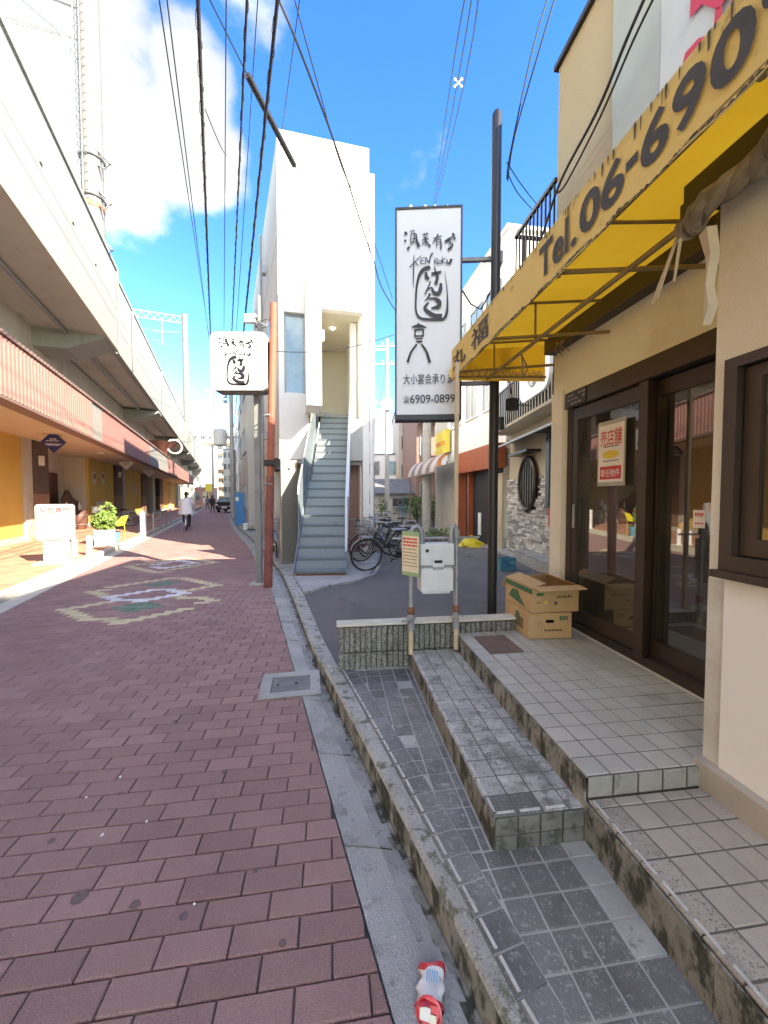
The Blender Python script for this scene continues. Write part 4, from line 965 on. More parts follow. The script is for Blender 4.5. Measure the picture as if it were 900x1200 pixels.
ap = shopthing('awning_post', 'thin cream post rising from the low wall to the awning corner', 'post')
m_ = MB(); m_.box(XF + .05, XF + .078, .99, 1.018, .4865, 2.61); m_.build('post', 'cream_pipe', ap)
m_ = MB(); m_.box(XF + .03, XF + .098, .97, 1.038, .4865, .495); m_.build('foot', 'cream_pipe', ap)
# ---- the tall black pole with the hanging sign
BP = S(1.78, .455); bp = thing('sign_pole', 'tall black pole standing behind the low wall and carrying the long white sign', 'pole', (BP.x, BP.y, 0))
m_ = MB(); m_.tube([(0, 0, -.02), (0, 0, 3.1), (0, 0, 5.14), (0, 0, 5.17)], [.046, .046, .046, .03], 14); m_.build('shaft', 'black_paint', bp, smooth=True)
def yat(u, v): pass
SY0 = 3.86
qa = P(463, 243, SY0); qb = P(541, 252, SY0 - .0); qc = P(463, 492, SY0)
sw = .655; sh = qa.z - qc.z; sg = thing('hanging_sign', 'long upright white sign with brush emblem and a phone number, on the black pole', 'sign', (qa.x, SY0, qc.z), R(-3.5))
m_ = MB(); m_.wall(0, sw, 0, sh, -.0, .17, [(.016, sw - .016, .05, sh - .02)]); m_.build('frame', 'black_paint', sg, bevel=.003)
m_ = MB(); m_.box(.012, sw - .012, .01, .16, .03, sh - .015); m_.build('face', 'sign_white', sg)
sx = sw / 78.0                                     # metres per photo pixel on the face
def face_kit(mb, org, k, lift=.003, yk=1., wk=1.):
    """brush lettering traced on a 800x1200 sheet (10 units to a pixel)"""
    rt, up = Vector((1, 0, 0)), Vector((0, 0, 1))
    s_ = lambda pts, ws: stroke(mb, [(x, y * yk) for x, y in pts], [q * wk for q in ws] if isinstance(ws, list) else ws * wk, org, rt, up, k, lift=lift)
    s_([(115, 170), (128, 205)], [20, 42]); s_([(110, 262), (122, 285)], [18, 28]); s_([(142, 372), (168, 340)], [36, 16])
    s_([(168, 172), (222, 158)], [9, 9]); s_([(196, 165), (180, 240), (186, 320)], [8, 12, 14]); s_([(200, 205), (240, 200), (248, 270), (275, 350)], [10, 14, 24, 38]); s_([(215, 165), (222, 240), (205, 300)], [8, 12, 8]); s_([(192, 255), (235, 250)], 9); s_([(190, 300), (238, 292)], 10)
    s_([(315, 215), (385, 205)], 12); s_([(335, 190), (338, 228)], 8); s_([(365, 185), (362, 225)], 8); s_([(325, 248), (345, 240), (338, 262)], 9); s_([(372, 232), (362, 262)], 9); s_([(308, 275), (392, 262)], 11); s_([(350, 240), (354, 330)], 13); s_([(348, 280), (312, 325)], 9); s_([(358, 285), (385, 325), (408, 350)], [9, 20, 26])
    s_([(440, 262), (535, 238)], [10, 14]); s_([(495, 215), (468, 270), (430, 315)], [22, 13, 7]); s_([(482, 280), (478, 360)], 10); s_([(484, 278), (520, 270), (530, 330), (528, 385)], [10, 12, 16, 20]); s_([(485, 305), (518, 300)], 7); s_([(484, 330), (518, 325)], 7)
    s_([(660, 208), (680, 240)], [16, 32]); s_([(572, 300), (600, 290), (640, 262)], [20, 32, 14]); s_([(600, 278), (655, 250), (690, 262), (682, 292)], [14, 12, 16, 12]); s_([(620, 305), (640, 280), (668, 278)], 9); s_([(615, 335), (655, 322), (658, 352), (612, 395)], [8, 12, 22, 34]); s_([(640, 300), (632, 340)], 9)
    s_([(218, 440), (216, 560), (212, 700), (214, 820)], [8, 14, 12, 2]); s_([(168, 575), (200, 545), (298, 452)], [14, 9, 9]); s_([(232, 520), (268, 555)], [9, 12])
    s_([(302, 480), (296, 545)], 10); s_([(304, 482), (345, 470)], 8); s_([(298, 512), (335, 505)], 7); s_([(296, 545), (345, 538)], 8)
    s_([(352, 548), (356, 470), (392, 535), (410, 460), (436, 425)], [8, 10, 12, 16, 22])
    s_([(455, 548), (458, 495), (488, 492), (486, 515), (460, 522), (498, 550)], [7, 8, 8, 7, 7, 12]); s_([(508, 512), (498, 538), (520, 548), (538, 520), (508, 512)], 8)
    s_([(545, 468), (545, 552)], 8); s_([(582, 485), (548, 520), (588, 548)], 8); s_([(600, 500), (602, 540), (632, 545), (650, 500)], [10, 16, 26, 34])
    s_([(408, 588), (345, 598), (295, 645), (262, 740), (246, 860), (240, 1010), (250, 1100), (292, 1160), (380, 1178), (500, 1184), (570, 1172), (598, 1120), (608, 1040), (606, 900), (592, 760), (575, 640)], [38, 44, 38, 27, 22, 20, 22, 26, 28, 26, 30, 34, 24, 13, 8, 3])
    s_([(358, 640), (362, 690), (392, 722)], [28, 42, 30]); s_([(455, 575), (470, 640), (490, 700), (470, 780)], [10, 16, 34, 40]); s_([(420, 662), (480, 652), (535, 640)], [34, 32, 26])
    s_([(412, 745), (380, 820), (345, 895)], [12, 18, 14]); s_([(378, 835), (425, 820), (450, 875), (505, 885), (528, 830), (530, 770)], [12, 18, 40, 46, 44, 26])
    s_([(385, 890), (405, 900), (345, 968)], [14, 22, 10]); s_([(385, 945), (450, 942), (508, 975), (505, 1035), (420, 1050)], [14, 26, 52, 48, 14])
    s_([(390, 985), (345, 1045), (400, 1105), (470, 1140), (545, 1150)], [20, 34, 44, 48, 62])
org = Vector((-.01, -.003, sh - .02))
k10 = sw / 780.0
m_ = MB(); face_kit(m_, org + Vector((.012, 0, -.075)), k10)
m_.build('brush_emblem', 'sign_ink', sg)
m_ = MB(); rt, up = Vector((1, 0, 0)), UP
def px2(u, v): return ((u - 463) / 78 * sw, (v - 243) / 249 * sh)
def L_(pts, ws): stroke(m_, [px2(*p) for p in pts], [w_ / 78 * sw for w_ in ws] if isinstance(ws, (list, tuple)) else ws / 78 * sw, Vector((0, -.003, sh)), rt, up, 1.0)
L_([(482.5, 383), (491, 381.5), (500, 384)], [1, 4.2, 1]); L_([(490.5, 378), (490.5, 382)], 1.6)
for a, c in (((486.5, 386), (486.5, 394)), ((496, 386), (496, 394)), ((486, 386), (496.5, 386)), ((486, 393.5), (496.5, 393.5))): L_([a, c], 1.8)
L_([(487, 396.5), (495.5, 396.5)], 1.6); L_([(488, 400), (495, 400)], 2.2)
L_([(488.5, 403), (482, 412), (478, 424)], [2, 2.4, 3]); L_([(494, 403), (500, 412), (504, 425)], [2, 2.6, 3.2])
u0, z0 = px2(473, 450); letter(m_, '大小宴会承ります', (u0, -.003, sh - z0), rt, up, .09, .002, fit=.56, fith=.1)
u0, z0 = px2(472.5, 472); letter(m_, '☎', (u0, -.003, sh - z0), rt, up, .07, 0, fit=.066, fith=.066)
u0, z0 = px2(481, 472.5); letter(m_, '6909-0899', (u0, -.003, sh - z0), rt, up, .1, .004, fit=.44, fith=.082)
m_.build('lettering', 'sign_ink', sg)
m_ = MB(); 
for z in (sh - .50,): m_.box(sw, .99, .06, .10, z, z + .035); 
m_.box(sw, .99, .06, .10, .35, .385); m_.build('arm', 'galv_dull', sg)
m_ = MB(); m_.tube([(sw, .09, sh - .75), (sw + .1, .1, sh - .9), (sw + .2, .11, sh - .95), (1.0, .12, sh - .7)], .008, 5); m_.build('cable', 'cable', sg)
m_ = MB(); m_.box(0.96, 1.05, .03, .13, sh - .54, sh - .43); m_.build('clamp', 'galv_dull', sg)
# ---- boxes on the landing
def cbox(name, label, X0, X1, Y0, Y1, z0, z1, rz):
    cx, cy = (X0 + X1) / 2, (Y0 + Y1) / 2; t = shopthing(name, label, 'cardboard box', cx, cy, z0, rz); return t, (X1 - X0) / 2, (Y1 - Y0) / 2, z1 - z0
t, hx, hy, h = cbox('cardboard_box', 'lower cardboard box with a hand hole, under the open one beside the glass door', .962, 1.42, .135, .49, .383, .585, R(-3))
m_ = MB(); m_.wall(-hy, hy, 0, h, 0, .006, [(-.035, .035, .125, .15)]); m_.v = [(-hx + y, -x, z) for x, y, z in m_.v]
m_.box(-hx + .006, hx, hy - .006, hy, 0, h); m_.box(-hx + .006, hx, -hy, -hy + .006, 0, h); m_.box(hx - .006, hx, -hy + .006, hy - .006, 0, h); m_.box(-hx, hx, -hy, hy, -.0, .004); m_.build('carton', 'card', t)
m_ = MB(); m_.box(-hx, hx, .003, hy, h, h + .004); m_.box(-hx, hx, -hy, -.003, h, h + .004); m_.build('flap', 'card', t)
m_ = MB(); n = 16; m_.poly([(-hx * .15 + .055 * math.cos(a), hy + .0015, h * .52 + (.07 if math.sin(a) > 0 else .05) * math.sin(a)) for a in [2 * math.pi * i / n for i in range(n)]], 0)
for i in range(5): m_.box(-hx - .002, -hx - .0005, .02 - i * .03, .045 - i * .03, .06, .075, 1)
for i in range(4): m_.box(-hx - .002, -hx - .0005, -.09 - i * .018, -.078 - i * .018, .145, .18, 0)
m_.ring((-hx - .001, .08, .11), (1, 0, 0), .018, .0015, 14, 3, 1)
for i in range(7): m_.box(-hx * .6 + i * .02, -hx * .6 + i * .02 + .012, hy + .0005, hy + .002, .05, .14, 1)
m_.build('print', ['green_print', 'card_ink'], t)
t, hx, hy, h = cbox('cardboard_box', 'open-topped cardboard box with green print, stacked on the closed one', .965, 1.40, .085, .485, .5895, .80, R(2))
m_ = MB(); m_.box(-hx, -hx + .006, -hy, hy, 0, h); m_.box(hx - .006, hx, -hy, hy, 0, h); m_.box(-hx + .006, hx - .006, hy - .006, hy, 0, h); m_.box(-hx + .006, hx - .006, -hy, -hy + .006, 0, h); m_.box(-hx, hx, -hy, hy, 0, .005, 1); m_.build('carton', ['card', 'card_in'], t)
def flap(pts):
    m_ = MB(); a, b_, c, d = [Vector(p) for p in pts]; nn = (b_ - a).cross(d - a).normalized() * .004
    m_.add([a, b_, c, d, a + nn, b_ + nn, c + nn, d + nn], [(0, 1, 2, 3), (7, 6, 5, 4), (0, 4, 5, 1), (1, 5, 6, 2), (2, 6, 7, 3), (3, 7, 4, 0)]); m_.build('flap', 'card', t)
flap([(-hx, hy, h), (hx, hy, h), (hx - .01, hy - .12, h + .035), (-hx + .02, hy - .13, h + .02)])
flap([(hx, -hy, h), (-hx, -hy, h), (-hx + .03, -hy + .12, h + .045), (hx - .01, -hy + .10, h + .05)])
flap([(-hx, -hy, h), (-hx, hy, h), (-hx - .10, hy - .01, h - .015), (-hx - .10, -hy - .005, h - .012)])
flap([(hx, hy, h), (hx, -hy, h), (hx + .07, -hy, h - .10), (hx + .07, hy, h - .10)])
m_ = MB(); m_.box(-hx, hx, hy + .0005, hy + .002, h - .06, h - .018, 0); m_.poly([(-.12, hy + .002, .02), (-.02, hy + .002, .10), (.0, hy + .002, .14), (.10, hy + .002, .13), (.16, hy + .002, .06)], 0)
n = 12; m_.poly([(-hx - .0015, .135 + .035 * math.cos(2 * math.pi * i / n), .15 + .014 * math.sin(2 * math.pi * i / n)) for i in range(n)], 0)
m_.poly([(-hx - .0015, .085 + .014 * math.cos(2 * math.pi * i / n), .085 + .014 * math.sin(2 * math.pi * i / n)) for i in range(n)], 2)
for i in range(7): m_.box(-hx - .002, -hx - .0005, -.02 - i * .02, -.006 - i * .02, .115, .132 + .005 * (i % 2), 1)
for i in range(2): m_.box(-hx - .002, -hx - .0005, .15 - i * .02, .162 - i * .02, .08, .09, 1)
m_.ball((-hx - .001, .0, .075), .001, .014, .016, mi=1)
m_.build('print', ['green_print', 'card_ink', 'yellow_print'], t)
# crushed can in the gutter
cn = thing('crushed_can', 'crushed red and white drink can lying in the gutter', 'drink can', tuple(G(505, 1168, -.005)), R(-14)); cn.scale = (1.25, 1.18, 1.15); cn.rotation_euler = (0, 0, R(-14))
m_ = MB(); n = 20; prof = []
def canpt(i, k, L_):
    th = 2 * math.pi * k / n; r = .030; sq = .62 if i < 6 else .8
    r *= 1 + .13 * math.sin(3 * th + i * 1.7) + .07 * math.sin(5 * th - i * 2.3) - (.16 if i in (2, 5) else 0)
    return (r * math.cos(th) * (1.08), -.045 + .09 * i / 7 + .006 * math.sin(2 * th), .022 + r * math.sin(th) * sq * .85)
vs = [canpt(i, k, 0) for i in range(8) for k in range(n)]
m_.add(vs, []); 
for i in range(7):
    for k in range(n): m_.f.append((i * n + k, i * n + (k + 1) % n, (i + 1) * n + (k + 1) % n, (i + 1) * n + k)); m_.m.append(1 if 1 <= i <= 5 else 0); m_.a.append(0)
m_.f.append(tuple(range(7 * n, 8 * n))); m_.m.append(0); m_.a.append(0)
m_.build('can_body', ['can_red', 'can_white', 'can_metal'], cn, smooth=True)
m_ = MB(); m_.M = Matrix.Translation((0, -.046, .021)) @ Matrix.Rotation(R(62), 4, 'X'); m_.lathe([(.030, -.002), (.031, .002), (.027, .003), (.025, -.003), (.001, -.003)], 18, 0); m_.box(-.02, .004, -.016, .008, -.001, .001, 1); m_.box(.004, .018, -.018, -.002, -.0015, .0012, 2); m_.build('can_lid', ['can_red', 'can_white', 'can_metal'], cn)
m_ = MB()
for i in range(5): m_.box(-.012 + i * .006, -.009 + i * .006, -.005, .02, .0475, .0485)
m_.build('print', 'blue_print', cn)
# ---------------------------------------------------------------- white building with outdoor stairs
FA = R(13.6); F0 = Vector((-2.57, 9.5)); FX = Vector((math.cos(FA), math.sin(FA))); FY = Vector((-math.sin(FA), math.cos(FA)))
def FP(u, v, Y=0.): o = F0 + FY * Y; q = PL(u, v, o.x, o.y, FX.x, FX.y); d = Vector((q.x, q.y)) - F0; return (d.dot(FX), q.z)
wb = thing('white_building', 'narrow tall white rendered building with an outdoor stair up to its open entrance', 'building', (F0.x, F0.y, 0), FA)
FW = 2.25; HT = 10.3
hA = (FP(362, 500)[0], FP(411, 500)[0], -1, 6.22); hB = (hA[1] - .001, FP(425, 400)[0], 3.50, 6.22)
hW = (FP(333, 400)[0], FP(357.5, 400)[0], FP(345, 461)[1], FP(345, 366)[1])
m_ = MB(); m_.wall(0, FW, 2.45, HT, 0, .22, [(hA[0], hA[1], 2.0, 6.22), hB, hW]); m_.wall(hB[1], FW, .05, 2.45, 0, .22, []); m_.build('front_wall', 'white_render', wb)
# street side wall runs back along the road
sd = Vector((-.41, 1)).normalized(); ld = FX.dot(sd), FY.dot(sd)
def sw_(t, off=0.): return (ld[0] * t + off * ld[1], ld[1] * t - off * ld[0])
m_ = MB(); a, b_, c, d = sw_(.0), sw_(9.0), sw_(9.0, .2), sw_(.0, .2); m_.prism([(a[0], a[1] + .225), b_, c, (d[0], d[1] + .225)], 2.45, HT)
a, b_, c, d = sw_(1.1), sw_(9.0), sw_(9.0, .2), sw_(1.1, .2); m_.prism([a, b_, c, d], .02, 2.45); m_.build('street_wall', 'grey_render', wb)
m_ = MB(); m_.poly([(0, .23, HT - .3), (FW, .23, HT - .3), (FW - .2, 9, HT - .3), sw_(9)[:2] + (HT - .3,)]); m_.prism([(FW - .2, .22), (FW, .22), (FW - .05, 9), (FW - .25, 9)], .02, HT); m_.build('side_wall', 'white_render', wb)
m_ = MB(); m_.prism([(.0, .23), (hA[0], .23), (hA[0], 1.6), (-.45, 1.6)], 2.38, 2.448); m_.build('soffit', 'bronze', wb)
m_ = MB(); m_.box(-.2, hA[0] - .02, 1.62, 1.7, .02, 2.38); m_.build('undercroft_wall', 'cream_render', wb)
m_ = MB(); m_.box(hA[1] + .02, hB[1], .45, .55, .02, 2.45); m_.build('brown_wall', 'brick_wall', wb)
m_ = MB(); m_.box(hA[1], hB[1] - .0, .0, .18, 2.45, 3.498); m_.box(hA[1] + .02, FW, .22, .45, 2.36, 2.44); m_.build('spandrel', 'white_render', wb)
# lobby
m_ = MB(); m_.box(hA[0] - .15, FW - .2, 2.9, 3.0, 4.0, 6.3); m_.box(hA[0] - .2, hA[0] - .05, .22, 2.9, 2.0, 6.3); m_.box(hA[0], FW - .2, .22, 2.9, 6.225, 6.3); m_.build('lobby', 'cream_render', wb)
m_ = MB(); m_.box(hA[0] - .05, FW - .22, 2.0, 2.9, 3.95, 4.08); m_.build('landing_slab', 'concrete', wb)
m_ = MB(); m_.box(hB[1] - .22, hB[1] - .06, .6, .8, 3.5, 6.2); m_.build('column', 'white_render', wb)
m_ = MB(); m_.cyl(hA[0] + .72, 1.1, 6.20, 6.222, .05, 12); m_.build('downlight', 'lamp_glow', wb)
# fin beside the stair and the entrance
f0, f1 = FP(359, 420, -.9)[0], FP(377, 420, -.9)[0]
m_ = MB(); m_.box(f0, f1, -.9, -.002, 3.6, 7.0); m_.build('fin_wall', 'white_render', wb)
# window
m_ = MB(); m_.wall(hW[0] + .005, hW[1] - .005, hW[2] + .005, hW[3] - .005, .10, .15, [(hW[0] + .05, hW[1] - .04, hW[2] + .05, hW[3] - .05)]); wf = m_.build('window', 'galv', wb)
m_ = MB(); m_.box(hW[0] + .04, hW[1] - .03, .12, .13, hW[2] + .04, hW[3] - .04); m_.build('pane', 'window_blue', wf)
m_ = MB(); m_.box(hW[0] + .04, hW[1] - .03, .05, .14, hW[2] + .005, hW[2] + .03); m_.build('sill', 'white', wf)
# side slit windows
for t in (1.7, 4.4):
    p = sw_(t, -.01); q = sw_(t + .7, -.01); m_ = MB(); m_.prism([p, q, sw_(t + .7, .05), sw_(t, .05)], 4.6, 6.6); wq = m_.build('window', 'window_dark', wb)
m_ = MB(); p = FP(330, 560, -.3)[0]; m_.prism([(p, -1.15), (p + .36, -1.02), (p + .33, -.92), (p - .03, -1.05)], .03, 2.33); m_.build('metal_screen', 'bronze', wb, bevel=.01)
m_ = MB(); m_.cyl(p + .2, -1.13, 2.16, 2.17, .03, 10); m_.ball((p + .2, -1.115, 2.15), .03, .01, .03); m_.build('screen_light', 'white', wb)
for zz in (3.3, 5.9, 8.3):                         # vents and joints on the street side wall
    for tt_ in (2.6, 5.6):
        p = sw_(tt_, -.02); q = sw_(tt_ + .22, -.02); r2, s2_ = sw_(tt_ + .22, -.12), sw_(tt_, -.12); m_ = MB(); m_.prism([p, q, r2, s2_], zz, zz + .22); m_.build('vent_hood', 'galv', wb)
for zz in (2.9, 5.4, 7.8):
    m_ = MB(); a, b_, c, d = sw_(.02, -.003), sw_(9.0, -.003), sw_(9.0, .0), sw_(.02, .0); m_.prism([a, b_, c, d], zz, zz + .018); m_.build('panel_joint', 'groove', wb)
m_ = MB(); p = sw_(3.9, -.06); m_.tube([(p[0], p[1], .1), (p[0], p[1], 10.2)], .04, 8); m_.build('street_downpipe', 'galv_dull', wb, smooth=True)
dp = MB(); dp.tube([(FW + .06, -.02, 9.5), (FW + .06, -.02, .1)], .05, 8); dp.build('downpipe', 'white', wb, smooth=True)
dp = MB(); dp.box(FW + .002, FW + .14, .0, .2, 2.4, 9.7); dp.build('pipe_box', 'white_render', wb)
dp = MB(); dp.box(FW + .16, FW + .2, .25, .30, .1, 9.0); dp.box(FW + .002, FW + .02, -.03, -.005, 3.2, 9.4); dp.build('drain_line', 'galv', wb)
m_ = MB(); gx, gz = FP(375, 345, -.05); m_.box(gx - .04, gx + .04, -.05, 0, 6.95, 7.02); 
for (u, v) in ((340, 212), (346, 216)):
    a, z = FP(u, v, -.03); m_.tube([(a, -.0, z + .05), (a, -.1, z), (a + .06, -.12, z - .08)], .012, 5)
gx, gz = FP(376, 345, -.03); m_.tube([(gx, 0, gz), (gx + .03, -.12, gz + .05), (gx + .1, -.12, gz)], .012, 5); m_.build('wall_bracket', 'galv_dull', wb)
m_ = MB(); lx, lz = FP(380, 409, -.9); m_.box(f1 + .002, f1 + .07, -.8, -.7, 5.1, 5.35); m_.build('wall_lamp', 'white', wb, bevel=.01)
# stairs
stt = thing('outdoor_stairs', 'steep grey steel stairs with white handrail climbing to the white building entrance', 'stairs', (-1.2, 7.2, .0), R(3.66))
NS, RN, RS, HW_ = 20, .24, .2, .46
tm = None
for i in range(NS):
    w_ = HW_ + (.02 if i < 9 else -.03); y0 = i * RN; z = .12 + RS * i
    m_ = MB(); m_.box(-w_, w_, y0 - .03, y0 + RN - .01, z - .03, z); m_.box(-w_, w_, y0 - .036, y0 - .03, z - .045, z + .003, 1)
    s_ = m_.build('stair_tread', ['tread', 'tread_edge'], stt)
    if i > 0 or True:
        m_ = MB(); m_.box(-w_, w_, y0 + RN - .035, y0 + RN - .028, z + .002, z + RS - .032) if i < NS - 1 else None
        if m_.v: m_.build('riser_plate', 'tread', stt)
def strg(xa, xb, zl, zu, y0, y1, mat_, nm):
    f = lambda y: .12 + RS * (y / RN)
    m_ = MB(); m_.add([(x, y, z) for x in (xa, xb) for y, z in ((y0, max(.03, f(y0) + zl)), (y1, f(y1) + zl), (y1, f(y1) + zu), (y0, f(y0) + zu))], [(0, 1, 2, 3), (7, 6, 5, 4), (0, 4, 5, 1), (1, 5, 6, 2), (2, 6, 7, 3), (3, 7, 4, 0)]); return m_.build(nm, mat_, stt)
strg(-.505, -.485, -.18, .06, -.05, 4.85, 'steel_blue', 'stringer'); strg(.485, .505, -.18, .06, -.05, 4.85, 'steel_blue', 'stringer')
strg(-.525, -.508, -.05, .98, .75, 4.3, 'steel_blue', 'guard_panel')
f = lambda y: .12 + RS * (y / RN)
m_ = MB(); m_.tube([(-.517, .70, f(.7) + .85), (-.517, .75, f(.75) + 1.0), (-.517, 4.3, f(4.3) + 1.0), (-.517, 4.75, f(4.5) + 1.0)], .022, 8); m_.build('left_handrail', 'galv', stt, smooth=True)
m_ = MB(); m_.tube([(.47, .35, f(.35) + .02), (.47, .55, f(.6) + .85), (.47, 4.7, f(4.7) + .95), (.47, 4.75, f(4.7) + 1.7)], .024, 8); m_.tube([(.50, .55, f(.55) + .93), (.50, 4.7, f(4.7) + 1.03)], .02, 8); m_.build('right_handrail', 'rail_white', stt, smooth=True)
for i in range(32):
    y = .6 + i * .13; m_ = MB(); m_.box(.488, .50, y - .006, y + .006, f(y) + .05, f(y) + .94); m_.build('baluster', 'rail_white' if i % 4 == 0 else 'steel_blue', stt)
m_ = MB(); m_.box(-.46, .46, -.02, .02, .03, .06); m_.cyl(-.44, .1, .0, .09, .02, 6); m_.cyl(.44, .1, .0, .09, .02, 6); m_.build('foot_bolts', 'rust', stt)
# ---------------------------------------------------------------- red pole, square sign
q = G(314, 688); rp = thing('red_pole', 'weathered red steel pole standing by the kerb, darker towards its foot', 'pole', tuple(q))
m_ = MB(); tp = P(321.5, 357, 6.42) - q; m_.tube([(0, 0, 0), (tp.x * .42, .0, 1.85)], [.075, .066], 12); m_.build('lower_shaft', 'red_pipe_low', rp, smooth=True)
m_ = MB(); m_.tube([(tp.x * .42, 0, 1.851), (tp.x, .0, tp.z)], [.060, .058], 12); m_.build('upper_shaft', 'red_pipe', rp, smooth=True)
m_ = MB(); m_.box(-.03, .20, -.08, -.02, 2.02, 2.12); m_.box(.17, .23, -.15, .0, 2.0, 2.14); m_.tube([(.2, -.12, 2.0), (.22, -.14, 1.93)], [.04, .05], 8); m_.build('black_bracket', 'black_paint', rp, bevel=.01)
m_ = MB(); m_.ring((.02, 0, 1.72), (0, 0, 1), .085, .012, 14, 5); m_.ring((.03, 0, 2.85), (0, 0, 1), .075, .01, 14, 5); m_.build('band', 'galv_dull', rp)
m_ = MB()
for k in range(3): m_.tube([(.04, -.02, tp.z - .5 + k * .12), (-.1, -.05, tp.z - .55 + k * .12), (-.16, -.03, tp.z - .4 + k * .08)], .008, 5); m_.ball((-.13, -.04, tp.z - .5 + k * .12), .028, jit=.1, n=6, m=4)
m_.build('insulator', 'dark', rp)
q2 = G(304, 685); gp = thing('grey_sign_pole', 'slim grey pole carrying the square white sign beside the red pole', 'pole', tuple(q2))
m_ = MB(); m_.box(-.05, .05, -.04, .04, 0, 3.30); m_.build('shaft', 'pole_grey', gp, bevel=.008)
m_ = MB(); m_.box(-.14, .12, -.1, .12, -.0, .035); m_.build('foot_block', 'concrete', gp, bevel=.006)
m_ = MB(); m_.box(-.055, .055, -.045, .045, 1.55, 1.60); m_.tube([(.03, .05, 2.6), (.03, .05, 4.9)], .03, 8, 0); m_.build('clamp', 'pole_grey', gp)
fl2 = thing('floodlight', 'small floodlight on the top of the red pole, above the square sign', 'floodlight', tuple(q), 0)
l0 = P(292, 372, 6.3) - q; m_ = MB(); m_.box(l0.x - .10, l0.x + .10, -.06, .02, l0.z - .07, l0.z + .08); m_.build('housing', 'galv_dull', fl2, bevel=.015)
m_ = MB(); m_.box(l0.x - .085, l0.x + .085, -.066, -.0605, l0.z - .055, l0.z + .065); m_.build('lens', 'sign_white', fl2)
m_ = MB(); m_.tube([(l0.x + .1, 0, l0.z - .02), (l0.x + .25, .0, l0.z - .1), (tp.x - .05, 0, tp.z - .2)], .012, 6); m_.build('bracket', 'galv_dull', fl2)
ss = P(247, 457, 6.3); se = P(313.5, 458, 6.3); sw2 = se.x - ss.x; sh2 = P(247, 389, 6.3).z - ss.z
s2 = thing('square_sign', 'square white light box sign with the same brush emblem, on the grey pole', 'sign', tuple(ss), 0)
def rrect(w_, h_, r, n=6, ins=0.):
    pts = []
    for cx, cz, a0 in ((w_ - r, r, -90), (w_ - r, h_ - r, 0), (r, h_ - r, 90), (r, r, 180)):
        for i in range(n + 1): a = R(a0 + 90 * i / n); pts.append((cx + (r - ins) * math.cos(a), cz + (r - ins) * math.sin(a)))
    return pts
o = MB(); pts = rrect(sw2, sh2, .10); n = len(pts); o.add([(x, y, z) for y in (.0, .16) for x, z in pts], [(i, (i + 1) % n, (i + 1) % n + n, i + n) for i in range(n)] + [tuple(range(n))[::-1], tuple(range(n, 2 * n))]); o.build('light_box', 'sign_lit', s2)
o = MB(); pts = rrect(sw2 - .03, sh2, .10); o.add([(x + .03, y, z - .03) for y in (.02, .21) for x, z in pts], [(i, (i + 1) % n, (i + 1) % n + n, i + n) for i in range(n)] + [tuple(range(n, 2 * n))]); o.build('shell', 'pole_grey', s2)
o = MB(); face_kit(o, Vector((.05 * sw2, -.0, sh2 + .035 * sw2)), sw2 / 986, lift=.004, yk=.79, wk=1.35); o.build('brush_emblem', 'sign_ink', s2)
# ---------------------------------------------------------------- railway viaduct
va = thing('railway_viaduct', 'long pale concrete railway viaduct running above the row of arcade shops', 'viaduct')
VS = 3.4
def vbox(m_, t0, t1, s0, s1, z0, z1, mi=0): m_.prism([V(t0, s0)[:2], V(t1, s0)[:2], V(t1, s1)[:2], V(t0, s1)[:2]], z0, z1, mi)
tj = VT(139, 405, VS)[0]
zb, zt = VT(0, 213, VS)[1], VT(60, 155, VS)[1]
m_ = MB(); vbox(m_, -8, tj, VS, VS + .22, zb, zt); vbox(m_, -8, tj, VS - .05, VS + .3, zt, zt + .12); m_.build('parapet', 'viaduct', va)
m_ = MB()
tt = tj + .25
while tt < 130: vbox(m_, tt, tt + 11.9, VS + .12, VS + .34, zb + .1, zt); vbox(m_, tt, tt + 11.9, VS + .08, VS + .4, zt, zt + .12); tt += 12
m_.build('far_parapet', 'viaduct', va)
m_ = MB()
for z in (zb + .95, zb + 1.45, zt - .02): vbox(m_, -8, tj, VS - .004, VS - .0005, z, z + .03)
for z in (zb + 1.0, zb + 1.5): vbox(m_, tj + .25, 130, VS + .114, VS + .1195, z, z + .03)
for k in range(1, 8): vbox(m_, tj - k * 2.4, tj - k * 2.4 + .02, VS - .003, VS - .0005, zb, zt)
m_.build('groove', 'groove', va)
m_ = MB(); vbox(m_, -8, tj, VS + .002, 13, zb - .02, zb + .3); vbox(m_, tj + .05, 130, VS + .16, 13, zb + .11, zb + .4); m_.build('deck_slab', 'viaduct_under', va)
m_ = MB(); vbox(m_, tj - .05, tj + .0, VS - .01, VS + .35, zb - .12, zt + .1); m_.tube([tuple(V(tj - .12, VS - .04, zb - .1)), tuple(V(tj - .12, VS - .04, zt))], .03, 6); m_.build('joint_cover', 'viaduct', va)
